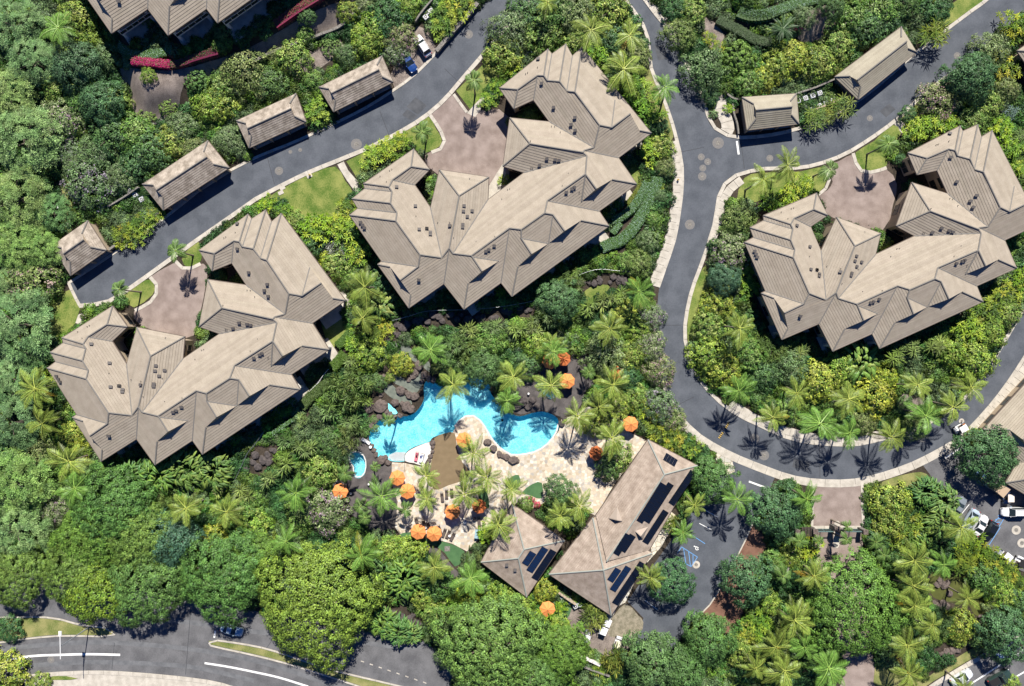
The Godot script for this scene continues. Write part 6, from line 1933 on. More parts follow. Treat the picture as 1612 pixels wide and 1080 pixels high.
	stone_wall("grey wall below the white garden wall", [908, 1042, 930, 1050, 958, 1060], 0.25, 1.3, M.wallstone, 0.0, "garden_wall")
	stone_wall("pale wall of the yard under the pool house's lower eave", [879, 929, 890, 937, 905, 947], 0.3, 1.6, M.wall, 0.0, "garden_wall")
	stone_wall("stone wall left of the entrance driveway outside the gate", [1246, 860, 1238, 890, 1228, 915], 0.35, 1.2, M.wallstone, 0.0, "garden_wall")
	stone_wall("dark wall of the equipment yard at the top, above the croton bed", [655, 38, 668, 20, 690, -5], 0.25, 1.4, M.wallstone, 0.0, "garden_wall")
	fence("thin pale rail fence curving below the middle villa", [619, 505, 645, 498, 675, 490, 731, 488, 775, 485, 810, 480, 843, 473, 862, 461, 881, 448, 910, 434, 940, 425, 970, 427, 1001, 430], 1.15, M.steel)
	fence("rail fence on the terrace right of the left villa", [519, 581, 510, 592, 502, 603, 489, 616], 1.15, M.white)
	fence("pale rail fence running down the slope below the left villa", [418, 679, 405, 697, 392, 713, 382, 735, 372, 756], 1.15, M.steel)
	fence("dark fence behind the planting below the right villa's forecourt lawn", [1588, 246, 1600, 240, 1612, 235], 1.3, M.frame)
	# --- entrance gate
	var gate := thing("entrance_gate", "dark teal double gate across the paved entrance driveway", "gate")
	for s in [[1286, 1313], [1331, 1361]]:
		var a := P(s[0], 837, 2.1)
		var b := P(s[1], 837, 2.1)
		a.y = 0
		b.y = 0
		var mid := (a + b) * 0.5
		for e in [[a, mid], [mid, b]]:
			var gm := MB.new()
			var d: Vector3 = (e[1] - e[0])
			var n := int(d.length() / 0.16)
			gm.box(e[0] + Vector3(0.03, 2.02, -0.09), e[1] + Vector3(-0.03, 2.14, 0.09))
			gm.box(e[0] + Vector3(0.03, 0.18, -0.05), e[1] + Vector3(-0.03, 0.28, 0.05))
			gm.box(e[0] + Vector3(0.03, 0.1, -0.05), e[0] + Vector3(0.13, 2.02, 0.05))
			gm.box(e[1] + Vector3(-0.13, 0.1, -0.05), e[1] + Vector3(-0.03, 2.02, 0.05))
			var leafm := put("gate_leaf", gm.mesh(), M.teal, gate)
			var bars := MB.new()
			for k in n:
				var q: Vector3 = e[0].lerp(e[1], (k + 0.5) / n)
				bars.box(q + Vector3(-0.02, 0.28, -0.02), q + Vector3(0.02, 2.02, 0.02))
			put("bars", bars.mesh(), M.teal, leafm)
	for q in [[1284, 837, "rough stone pillar at the left end of the entrance gate", 0.8, 2.5], [1363, 838, "rough stone pillar at the right end of the entrance gate", 0.8, 2.5], [1318, 833, "stone pillar on the gate's island, left of a foxtail palm", 0.9, 2.3], [1328, 838, "stone pillar on the gate's island, right of its twin", 0.9, 2.3], [1256, 838, "stone pillar at the far left of the slatted fence by the gate", 0.8, 2.2]]:
		var at := P(q[0], q[1], q[4])
		at.y = 0
		var o := thing("stone_pillar", q[2], "pillar", at, 0.0, "gate pillars")
		var pm := MB.new()
		pm.cbox(Vector3(-q[3] / 2, 0, -q[3] / 2), Vector3(q[3] / 2, q[4], q[3] / 2), 0.06)
		put("shaft", pm.mesh(), M.wallstone, o)
		var cm := MB.new()
		cm.cbox(Vector3(-q[3] / 2 - 0.1, q[4], -q[3] / 2 - 0.1), Vector3(q[3] / 2 + 0.1, q[4] + 0.16, q[3] / 2 + 0.1), 0.05)
		put("cap", cm.mesh(), M.rock, o)
	var slat := thing("slatted_fence", "short slatted fence between the pillars left of the gate", "fence")
	for k in 9:
		var q := P(1263 + k * 2.3, 837, 1.8)
		var sm := MB.new()
		sm.box(Vector3(q.x - 0.09, 0, q.z - 0.6), Vector3(q.x + 0.09, 1.9, q.z - 0.5))
		sm.box(Vector3(q.x - 0.06, 1.8, q.z - 0.9), Vector3(q.x + 0.06, 1.95, q.z + 0.9))
		put("slat", sm.mesh(), M.wood, slat)
	var isl := thing("gate_island", "narrow kerbed island in the middle of the entrance gate", "")
	isl.set_meta("kind", "structure")
	sheet("island_kerb", "", smooth([1313, 834, 1313, 826, 1315, 821, 1319, 820, 1322, 823, 1322, 834, 1321, 860, 1312, 860], 3, true), 0.06, M.concrete, [], false, isl)

func ac_units() -> void:
	var g := "air conditioners in the yard beside the left lane"
	for k in 6:
		condenser(["left lane air conditioner at the upper end of its row, by the long carport", "left lane air conditioner, second from the long carport", "left lane air conditioner, third from the long carport", "left lane air conditioner, fourth from the long carport", "left lane air conditioner, fifth from the long carport", "left lane air conditioner at the lower end of its row, by the square carport"][k], 222 - k * 10.2, 313.5 - k * 7.3, 0.5, g)
	g = "air conditioners beside the upper right carports"
	for k in 4:
		condenser("upper right air conditioner in the uphill row, number %s from the small carport" % ["one", "two", "three", "four"][k], 1257.5 + k * 11.3, 158 - k * 4.0, 0.3, g)
	for k in 4:
		condenser("upper right air conditioner in the downhill row, number %s from the left" % ["one", "two", "three", "four"][k], 1280 + k * 10.6, 171 - k * 4.6, 0.4, g)
	g = "air conditioners in the yard at the top edge"
	for q in [[685, 4, "uppermost"], [678.5, 16, "second"], [672, 19, "third"], [670, 26, "lowest"]]:
		condenser("%s air conditioner of the yard above the white car" % q[2], q[0], q[1], 0.7, g)
	g = "machines below the pool house"
	for q in [[885, 940, "grey boxy machine in the pool house yard, left of two by the hedge"], [897, 947, "grey boxy machine in the pool house yard, right of two by the hedge"], [906, 955, "dark boxy machine in the pool house yard under the eave"], [913, 952, "boxy machine in the pool house yard nearest the small tree"]]:
		condenser(q[2], q[0], q[1], 0.55, g)

func build_objects() -> void:
	ac_units()
	# --- umbrellas
	for q in [[730, 693, "orange umbrella on the round point of the pool deck", false], [535, 774, "orange umbrella alone on the dark terrace at the far left", false], [625, 753, "orange umbrella beside the white table, upper of a pair left of the sand", false], [641, 774, "orange umbrella with a red item below, lower of the pair left of the sand", false], [658, 838, "left one of two orange umbrellas side by side at the deck's bottom", false], [683, 841, "right one of two orange umbrellas side by side at the deck's bottom", false], [712, 807, "orange umbrella partly under a palm in the lower deck", false], [754, 798, "wrinkled dark orange umbrella right of a palm in the lower deck", true], [893, 600, "orange umbrella beside the round spa", false], [866, 569, "orange umbrella half hidden by a palm above the spa", false], [887, 565, "shade toned orange umbrella right of the half hidden one above the spa", true], [993, 668, "orange umbrella at the right end of the pool garden", false], [939, 714, "wrinkled dark orange umbrella near the pool house's upper eave", true], [862, 960, "orange umbrella on the turf below the pool house", false], [972, 588, "orange umbrella deep in shade under a palm near the lane", true]]:
		umbrella(q[2], q[0], q[1], q[3], rng.randf() * 0.8)  # the two umbrellas in palm shade take the darker canvas as painted shade
	# --- loungers, tables, small things on the deck
	var n := 0
	for q in [[656, 822, 0.25], [668, 826, 0.28], [675, 829, 0.3], [692, 834, 0.32], [699, 839, -0.35], [705.5, 841, -0.4], [712.5, 845, -0.45], [703, 778, 0.0], [711, 776, 0.05], [696, 783, 0.1], [754, 821, 0.1], [546, 780, 2.6], [544, 799, 2.55], [540, 802, 2.55], [702, 800, -0.1], [865, 578, 0.4]]:
		var place: String = ["under the left umbrella's upper edge", "between the two umbrellas at the deck's bottom", "left of the right umbrella at the deck's bottom", "at the right umbrella's upper edge", "nearest the right umbrella, first of the open row", "in the middle of the open row on the turf edge", "at the outer end of the open row on the turf edge", "on the sand's lower edge, middle of three", "on the sand's lower edge, nearest the palm", "on the sand's lower edge, left of three", "beside the blue topped bin", "beside the far left umbrella", "upper of a pair below the far left umbrella", "lower of a pair below the far left umbrella", "peeking from the umbrella under the lower deck palm", "in the shade above the round spa"][n]
		lounger("brown sun lounger " + place, q[0], q[1], q[2], M.wood)
		n += 1
	lounger("white framed lounger with a pink towel on the beach entry", 655.5, 719, -0.2, M.wood, plain(lin(0.72, 0.16, 0.22), 0.9))
	lounger("lounger with a white towel on the beach entry, beside the pink one", 664, 721.5, -0.3, M.wood, plain(lin(0.66, 0.68, 0.74), 0.9))
	lounger("white lounger at the pool's left edge above the kidney shaped pool", 576, 695, 1.0, M.white)
	for q in [[655.5, 718.5, "small black bag on the pink lounger", M.black], [662.5, 719.5, "small dark blue bag on the white lounger", plain(lin(0.02, 0.05, 0.2), 0.8)]]:
		var bm := MB.new()
		bm.cbox(Vector3(-0.17, 0, -0.22), Vector3(0.17, 0.2, 0.22), 0.07)
		var at := P(q[0], q[1], 0.6)
		at.y = 0.44
		tag(put("bag", bm.mesh(), q[3], null, at), q[2], "bag")
	for q in [[635, 760, "small white table between the pair of umbrellas left of the sand", M.white, 0.4], [647, 844, "small round table left of the two bottom umbrellas", M.grey_metal, 0.25], [669.5, 831, "small white table between the two bottom umbrellas", M.white, 0.25], [707.5, 844, "small white table between the loungers of the open row", M.white, 0.25], [583, 704, "small white stand at the pool's left edge", M.white, 0.3], [732, 822, "round grey table in the palm shade of the lower deck", M.grey_metal, 0.4], [747, 817, "dark round table near the wrinkled umbrella", M.wood, 0.4]]:
		var at := P(q[0], q[1], 0.6)
		at.y = 0.05
		var o := thing("side_table", q[2], "table", at)
		var tm := MB.new()
		tm.drum(Vector3(0, 0.52, 0), q[4], 0.04, 16)
		put("table_top", tm.mesh(), q[3], o)
		var lm := MB.new()
		lm.tube([Vector3.ZERO, Vector3(0, 0.52, 0)], [0.06, 0.05], 8)
		put("leg", lm.mesh(), q[3], o)
	for q in [[530, 758, "upper left of the far left umbrella"], [552, 777, "right of the far left umbrella"], [536, 794, "below the far left umbrella"], [547, 803, "at the lower end of the dark terrace"], [580.5, 762.5, "below the kidney shaped pool"], [832, 620, "left of the round spa"]]:
		var at := P(q[0], q[1], 0.5)
		at.y = 0.05
		var o := thing("stone_lantern", "pale round topped garden light " + q[2], "lantern", at, 0.0, "round garden lights")
		var tm := MB.new()
		tm.drum(Vector3(0, 0, 0), 0.12, 0.5, 10)
		put("post", tm.mesh(), M.wallstone, o)
		var lm := MB.new()
		lm.drum(Vector3(0, 0.5, 0), 0.26, 0.12, 14, Color.WHITE, 0.18)
		put("cap", lm.mesh(), M.white, o)
	var drain_mb := MB.new()
	drain_mb.drum(Vector3.ZERO, 0.26, 0.1, 16, Color.WHITE, 0.2)
	tag(put("pool_drain", drain_mb.mesh(), M.black, null, P(790.7, 661.7, -0.1)), "small round dark drain cover in the pool", "float")  # taken for the dark drain cover, set at water level
	var rail := MB.new()
	rail.tube([P(636.8, 738, 0.0), P(636.8, 738, 0.95), P(636.6, 715, 0.75), P(636.6, 715, -0.6)], [0.03, 0.03, 0.03, 0.03], 6)
	tag(put("pool_handrail", rail.mesh(), M.steel), "steel handrail down the pool steps", "handrail")
	var bin := thing("towel_bin", "dark towel bin with a pale blue top on the lower deck", "bin", P(752, 839, 0.0) + Vector3(0, 0.05, 0), -0.1)
	var b1 := MB.new()
	b1.cbox(Vector3(-0.5, 0, -0.85), Vector3(0.5, 0.9, 0.85), 0.03)
	put("cabinet", b1.mesh(), M.wood, bin)
	var b2 := MB.new()
	b2.cbox(Vector3(-0.55, 0.9, -0.9), Vector3(0.55, 0.98, 0.9), 0.03)
	put("lid", b2.mesh(), plain(lin(0.28, 0.42, 0.48), 0.5), bin)
	var ht := MB.new()
	ht.box(Vector3(-0.55, 0, -0.5), Vector3(0.55, 0.06, 0.5))
	tag(put("drain_cover", ht.mesh(), M.wallstone, null, P(704, 864, 0.06)), "grey square drain cover set in the turf slope", "drain cover")
	for q in [[444.5, 296, "pale utility box cover in the lawn by the lane, upper of two"], [442, 303.5, "pale utility box cover in the lawn by the lane, lower of two"], [487, 277, "utility cover with a yellow valve by the lawn's kerb"], [104, 353, "grey utility vault lid in the dirt by the left edge"]]:
		var um := MB.new()
		um.cbox(Vector3(-0.55, 0, -0.38), Vector3(0.55, 0.1, 0.38), 0.03)
		var o := put("utility_cover", um.mesh(), M.concrete, null, P(q[0], q[1], 0.04))
		o.rotation.y = 0.45
		tag(o, q[2], "utility cover")
	for q in [[488, 276, "yellow hydrant by the lawn's kerb above the lawn"], [1067, 283.5, "yellow hydrant on the pavement of the central lane"]]:
		var hy := thing("fire_hydrant", q[2], "hydrant", P(q[0], q[1], 0.1))
		var hm := MB.new()
		hm.drum(Vector3.ZERO, 0.16, 0.55, 10)
		hm.drum(Vector3(0, 0.55, 0), 0.17, 0.14, 10, Color.WHITE, 0.06)
		put("barrel", hm.mesh(), M.yellow, hy)
		for s in [-1.0, 1.0]:
			var cm := MB.new()
			cm.tube([Vector3(0, 0.4, 0), Vector3(0.26 * s, 0.4, 0)], [0.07, 0.07], 8)
			put("outlet", cm.mesh(), M.yellow, hy)
	for q in [[1148.5, 664, 1142.5, 674, "upper speed bump with black and yellow stripes on the loop road"], [1138.5, 680, 1132, 690, "lower speed bump with black and yellow stripes on the loop road"]]:
		var a := P(q[0], q[1], 0.021)
		var b := P(q[2], q[3], 0.021)
		var d := (b - a).normalized()
		var o := thing("speed_bump", q[4], "speed bump", a)
		for k in 8:
			var mb := MB.new()
			var t := Transform3D(Basis(d, Vector3.UP, d.cross(Vector3.UP)), d * (k + 0.0) * a.distance_to(b) / 8.0)
			mb.cbox(Vector3(0.005, 0, -0.2), Vector3(a.distance_to(b) / 8.0 - 0.005, 0.07, 0.2), 0.06, Color.WHITE, t)
			put("rubber_block", mb.mesh(), M.yellow if k % 2 else M.rubber, o)
	# --- street lamp
	var lamp := thing("street_lamp", "tall street lamp with a crosswise arm beside the lower left island", "street lamp", P(138, 988))
	var top := P(95, 1019, 8.8) - lamp.position
	var pm := MB.new()
	pm.tube([Vector3.ZERO, Vector3(top.x * 0.0, 4.0, 0), Vector3(0, 8.8, 0)], [0.12, 0.10, 0.07], 8)
	put("pole", pm.mesh(), M.grey_metal, lamp)
	var am := MB.new()
	am.tube([Vector3(0, 8.75, 2.4), Vector3(0, 8.8, 0), Vector3(0, 8.85, -2.0)], [0.07, 0.08, 0.08], 8)
	put("arm", am.mesh(), M.white, lamp)
	var hd := MB.new()
	hd.cbox(Vector3(-0.28, 8.75, -2.9), Vector3(0.28, 8.95, -2.0), 0.05)
	put("lamp_head", hd.mesh(), M.white, lamp)
	lamp.position = Vector3(P(94.5, 1018, 8.8).x, 0, P(94.5, 1018, 8.8).z)
	var sl := thing("path_lamp", "small lamp post with a white head on the dirt path by the left edge", "lamp", P(108, 330))
	var s1 := MB.new()
	s1.tube([Vector3.ZERO, Vector3(0, 3.2, 0)], [0.05, 0.04], 6)
	put("pole", s1.mesh(), M.frame, sl)
	var s2 := MB.new()
	s2.cbox(Vector3(-0.2, 3.2, -0.4), Vector3(0.2, 3.35, 0.4), 0.04)
	put("lamp_head", s2.mesh(), M.white, sl)
	# --- vehicles
	car("white SUV parked on the bare bay above the left lane", 664.5, 70, -19, -29, car_paint(0.75, 0.76, 0.77))
	car("dark blue car parked half under pink blossom beside the white SUV", 643, 96, 14, 22, car_paint(0.012, 0.055, 0.22), 4.5, false)
	car("white van parked in the right car park by the edge", 1600, 807, -1, 0, car_paint(0.72, 0.73, 0.74), 5.2)
	car("silver car half under shrubs in the right car park, leftmost", 1511, 799, 15, -22, car_paint(0.20, 0.23, 0.25), 4.6, false)
	car("pale blue silver car in the right car park between the white lines", 1531, 819, -14, 22, car_paint(0.42, 0.50, 0.58), 4.6, false)
	car("white car under palm fronds in the right car park", 1546, 828, 12, -20, car_paint(0.75, 0.75, 0.75), 4.5, false)
	car("black car with a pale windscreen at the blue hatched bay", 1560, 838, -12, 22, car_paint(0.01, 0.012, 0.013), 4.6, true)
	car("blue car hidden under the bluish tree above the car park", 1550, 754, 12, 10, car_paint(0.12, 0.22, 0.36), 4.5, false)
	car("pale blue pickup truck with white bed boxes on the lower right street", 1590, 1024, -36, 22, car_paint(0.42, 0.52, 0.64), 5.4, true, "pickup truck", true)
	car("white car under a palm frond on the lower right street", 1517, 1069, 36, -22, car_paint(0.68, 0.72, 0.76), 4.7, false)
	car("dark green open pickup with a big spare wheel on the lower right street", 1577, 1070, 36, -20, car_paint(0.03, 0.055, 0.045), 5.0, true, "pickup truck", true)
	car("pale car in the shade under the monkeypod by the lower street", 363, 993, 10, 3, car_paint(0.35, 0.45, 0.52), 4.6, false)
	var white_top: Material = M.white
	golf_cart("white roofed golf cart standing on the loop road's right kerb", 1518, 675, -26, 16, white_top, plain(lin(0.5, 0.18, 0.06), 0.8))
	golf_cart("cream roofed golf cart by the dark service building eave", 1592, 785, 0, -20, plain(lin(0.75, 0.66, 0.56), 0.6))
	golf_cart("white roofed golf cart at the shrubs in the right car park", 1588, 877, 10, 8, white_top)
	golf_cart("black topped golf cart at the right edge below the car park", 1610, 888, 4, -8, M.black)
	golf_cart("white roofed golf cart nearest the dry stony patch", 951, 994, -5, 12, white_top)
	golf_cart("white roofed golf cart under the small tree at the dry stony patch", 957, 981, -5, 12, white_top)
	golf_cart("white roofed golf cart at the left of the service yard", 924, 1006, -4, 12, white_top)
	golf_cart("cream roofed golf cart on the slab in the service yard", 974, 1016, 5, -14, plain(lin(0.66, 0.62, 0.46), 0.6))
	# --- rocks
	boulders("brown rockwork with boulders round the grotto at the pool's upper left", [[660, 576, 9], [655, 586, 6], [650, 592, 5], [644, 598, 4], [604, 597, 7], [614, 602, 4], [628, 613, 5], [631, 615, 7], [640, 618, 4], [645, 622, 6], [653, 624, 7], [640, 640, 8], [647, 644, 8], [622, 634, 7], [600, 640, 11], [580, 642, 8], [600, 622, 4], [608, 648, 6], [614, 653, 5], [630, 654, 5], [622, 657, 4], [634, 636, 4], [668, 590, 5], [675, 596, 5], [682, 599, 5], [664, 600, 4]], M.rock, "pool_rockwork")
	boulders("flat boulders along the outer edge of the white beach entry", [[681, 697, 4.5], [681, 704, 3.5], [681, 711, 3.5], [678, 718, 4], [676, 725, 3.5], [673, 731, 4], [670, 738, 4], [674, 745, 4], [676, 753, 3], [678, 762, 3]], M.rock, "boulder_edge")
	boulders("flat topped grey boulders along the curved pool edge at the deck", [[768, 696, 6], [777, 706, 6.5], [786, 715, 5], [792, 718, 4.5], [798, 720, 5], [808, 724, 7], [814, 726, 4]], M.rock, "boulder_edge")
	boulders("low boulders at the pool's lower left corner by the steps", [[601, 724, 8], [611, 728, 5], [607, 720, 4], [592, 716, 4], [589, 709, 4], [586, 702, 3], [590, 662, 5], [585, 670, 5], [598, 656, 5]], M.rock, "boulder_edge")
	boulders("dark boulders at the planted point between the two arms of the pool", [[804, 636, 7], [814, 640, 7], [822, 632, 8], [832, 640, 6], [838, 630, 6], [812, 626, 6], [800, 645, 5], [845, 640, 5], [884, 667, 5.5], [889, 660, 4], [845, 590, 6], [836, 596, 5], [735, 592, 5], [728, 598, 5], [694, 602, 5]], M.lava, "rock_outcrop")
	var ravine: Array = []
	rng.seed = 99
	for q in [[615, 512], [632, 520], [650, 512], [668, 506], [690, 502], [712, 500], [735, 500], [758, 500], [780, 497], [802, 494], [824, 488], [842, 482], [915, 447], [930, 441], [948, 440], [965, 440], [982, 442], [600, 520], [620, 530]]:
		for k in 3: ravine.append([q[0] + rng.randf_range(-9, 9), q[1] + rng.randf_range(-6, 6), rng.randf_range(3.5, 7)])
	boulders("dark lava rocks lining the dry gully below the middle villa", ravine, M.lava)
	var slope: Array = []
	for q in [[404, 715], [412, 722], [420, 716], [398, 728], [388, 740], [425, 728], [410, 738], [378, 752], [430, 712]]:
		for k in 2: slope.append([q[0] + rng.randf_range(-4, 4), q[1] + rng.randf_range(-4, 4), rng.randf_range(3.5, 6.5)])
	boulders("dark lava rocks on the slope below the left villa's lower corner", slope, M.lava)
	boulders("boulders in the middle of the murky green pond", [[1475, 920, 5], [1480, 916, 6], [1486, 921, 6], [1491, 917, 5], [1494, 934, 5], [1484, 949, 6], [1478, 953, 5], [1490, 955, 5], [1470, 948, 4]], M.rock)
	boulders("boulders along the lower bank of the pond garden", [[1545, 972, 5], [1540, 980, 5], [1537, 990, 5], [1534, 1000, 5], [1528, 1008, 5], [1516, 1014, 5], [1506, 1022, 6], [1498, 1024, 6], [1490, 1026, 6], [1484, 1030, 5], [1556, 962, 5], [1561, 955, 5], [1524, 1012, 4]], M.rock)
	boulders("lava rocks between the monkeypod trees by the lower street", [[600, 956, 5], [610, 960, 5], [620, 966, 5], [632, 970, 6], [645, 974, 6], [655, 980, 6], [662, 984, 5], [640, 982, 5], [650, 968, 4]], M.lava)

func build_palms() -> void:
	rng.seed = 777
	for q in [
		[92, 44, 8, 1.0, "on the upper left hillside among dark trees"],
		[931, 48, 8, 1.15, "above the middle villa's top corner, left of its neighbour"], [992, 56, 8, 1.0, "above the middle villa, nearest the central lane's top"], [982, 109, 8, 1.15, "throwing its shadow on the middle villa's right wing"], [1046, 137, 7.5, 0.85, "leaning over the central lane's left kerb"],
		[862, 4, 7, 0.8, "cut by the top edge right of the left lane"],
		[1240, 260, 8, 0.95, "on the lawn left of the right villa's forecourt"], [1202, 282, 7.5, 0.8, "at the left end of the right villa's forecourt lawn"],
		[574, 452, 8, 1.05, "between the left and middle villas, upper of two"], [571, 501, 7, 0.95, "between the left and middle villas, lower of two"],
		[1006, 459, 7.5, 0.95, "beside the lane right of the rock gully"], [960, 517, 8, 0.9, "among shrubs left of the lane, below the gully"], [1164, 517, 8, 1.0, "below the right villa's lower left corner"], [869, 541, 7, 0.85, "in the dense shrubs at the top of the pool garden"],
		[56, 612, 7, 1.1, "left of the left villa, uppermost of four"], [67, 667, 7, 1.05, "left of the left villa, second of four"], [109, 726, 7, 1.05, "left of the left villa, third of four"], [118, 768, 7, 1.1, "left of the left villa, lowest of four"], [293, 800, 7, 0.95, "in the slope planting below the left villa, left of two"], [357, 806, 7, 0.9, "in the slope planting below the left villa, right of two"],
		[678, 551, 8, 0.9, "behind the pool rocks by the grey stream"], [713, 605, 9, 0.95, "standing at the pool's upper rim"], [808, 593, 8, 0.95, "on the planted point above the pool"], [798, 631, 8, 0.85, "leaning over the pool's narrow middle"],
		[466, 776, 7.5, 1.0, "left of the far left umbrella in thick planting"], [601, 781, 7.5, 1.1, "between the dark terrace and the paired umbrellas"], [671, 749, 7, 0.8, "at the sand's lower left corner"], [746, 713, 8, 0.85, "beside the umbrella on the deck's round point"], [765, 751, 7.5, 0.85, "at the sand's right side"], [731, 778, 7.5, 0.95, "below the sand, left of the wrinkled umbrella"], [806, 770, 7, 0.8, "on the round turf patch of the deck"], [672, 785, 7, 0.7, "below the sand's left corner, casting shade on the flagstones"], [784, 826, 7.5, 0.95, "over the pavilion's upper left corner"],
		[871, 554, 7.5, 0.85, "over the half hidden umbrella above the spa"], [868, 607, 8, 0.9, "over the round spa"], [965, 606, 8, 0.95, "left of the lane, upper of the group by the pool garden"], [942, 640, 8, 1.0, "in the middle of the group left of the right end umbrella"], [909, 655, 8.5, 1.0, "pale one whose shadow falls on the beige deck"], [963, 689, 8, 0.95, "between the right end umbrella and the wrinkled one"], [912, 797, 8, 0.9, "at the pool house's left eave, right of two"], [882, 812, 8, 0.95, "between pavilion and pool house, left of two"],
		[1163, 615, 8, 1.05, "over the loop road with its shadow on the speed bumps"], [1217, 657, 7.5, 0.8, "at the loop road's pavement right of the stop"], [1254, 619, 8, 1.0, "in the planting above the loop road, second from the left"], [1291, 667, 8, 1.0, "at the loop road's kerb, left of the middle"], [1336, 629, 8, 1.0, "in the planting beside the golden shrub"], [1337, 682, 7.5, 0.95, "at the loop road's kerb in the middle"], [1403, 688, 7.5, 1.05, "at the loop road's kerb above the curved lawn"], [1444, 606, 7.5, 0.9, "inside the loop beside the bare mulch"], [1457, 655, 7.5, 1.1, "inside the loop's right bend, largest there"], [1500, 641, 7.5, 0.9, "inside the loop's right bend, nearest the golf cart"], [1528, 610, 7.5, 1.0, "leaning over the right part of the loop road"],
		[1093, 795, 7, 0.8, "at the pool house's right eave, upper of two"], [1160, 786, 8, 0.95, "in the parking area with a full shadow on the asphalt"], [1269, 785, 7.5, 0.85, "left of the entrance driveway"], [1075, 838, 6.5, 0.75, "at the pool house's right eave, lower of two"], [1024, 909, 7.5, 0.85, "beside the round shade tree at the pool house's lower eave"],
		[451, 852, 7, 0.95, "above the big monkeypod, left of two"], [569, 874, 8, 1.0, "above the big monkeypod, right of two"], [684, 893, 7.5, 0.9, "below the winding dark path"], [741, 910, 7.5, 1.0, "left of the pavilion's lower corner"],
		[1281, 907, 8, 1.1, "at the left rim of the round green tree below the gate"], [1250, 976, 7.5, 1.1, "in the lower palm grove, uppermost"], [1222, 1018, 7, 1.0, "in the lower palm grove at the far left"], [1266, 1018, 7, 1.0, "in the lower palm grove, right of the far left one"], [1235, 1056, 7, 1.05, "in the lower palm grove at the bottom edge"], [1304, 1051, 7, 1.0, "in the lower palm grove, rightmost"], [1189, 1052, 6.5, 0.9, "at the bottom edge beside the pale green shade trees"],
		[1439, 882, 8, 1.1, "left of the murky pond, uppermost"], [1485, 889, 7.5, 0.95, "at the pond's upper bank"], [1437, 922, 7.5, 0.95, "left of the murky pond, second down"], [1439, 953, 7.5, 0.95, "left of the murky pond, third down"], [1467, 984, 7, 0.9, "below the pond's left bank"], [1428, 1016, 7, 0.95, "right of the round green tree's lower edge"], [1513, 830, 8, 1.0, "leaning over the right car park's corner"], [1523, 942, 7, 0.75, "thin one leaning over the pond"], [1430, 1060, 7, 1.0, "in the grass near the lower right street"], [1517, 1082, 7, 0.7, "over the white car on the lower right street"],
	]:
		palm("coconut palm " + q[4], q[0], q[1], q[2] * 0.95, q[3] * 1.0, 15 + rng.randi() % 4)
	for q in [
		[745, 127, 7.4, 0.95, "on the triangular lawn of the middle villa's forecourt", [748, 149]], [665, 209, 6.6, 0.9, "on the lawn left of the middle villa's forecourt", [671, 222]], [276.5, 395, 6.8, 0.95, "at the upper lawn corner of the left villa's forecourt", [304, 402.5]], [188, 456, 6.8, 0.95, "at the lower lawn corner of the left villa's forecourt", [222, 460]], [1398, 226.5, 6.8, 0.95, "on the palm lawn of the right villa's forecourt", [1365, 243]], [1306, 267, 6.6, 0.95, "left of the right villa's forecourt entry", [1280, 278]],
		[610, 662, 5.8, 0.6, "standing alone in the swimming pool's left part", null], [543, 745, 4.5, 0.8, "left of the kidney shaped pool", null], [590, 735, 4, 0.6, "right of the kidney shaped pool", null], [568, 797, 4.5, 0.75, "at the lower edge of the dark terrace", null], [638, 802, 4.5, 0.65, "left of the deck's lower flagstones", null], [927, 586, 4, 0.7, "at the right edge of the dark spa terrace", null], [575, 815, 4.5, 0.7, "below the dark terrace by the winding path", null],
		[1334, 829, 5, 0.55, "on the gate's island, upper of two", null], [1332, 849, 5, 0.6, "on the gate's island, lower of two", null], [1378, 853, 4.5, 0.75, "right of the gate, upper of two", null], [1391, 874, 4.5, 0.75, "right of the gate, lower of two", null], [1289, 851, 4, 0.55, "just left of the entrance gate", null], [1258, 852, 5, 0.75, "below the slatted fence left of the gate", null], [1232, 907, 4.5, 0.8, "left of the driveway outside the gate", null],
	]:
		palm("dark plumed foxtail palm " + q[4], q[0], q[1], q[2], q[3] * 1.12, 12, "plume", q[5])
	palm("large dark date palm beside the magenta blossom at the upper right", 1232, 46, 2.4, 0.95, 34, "date")

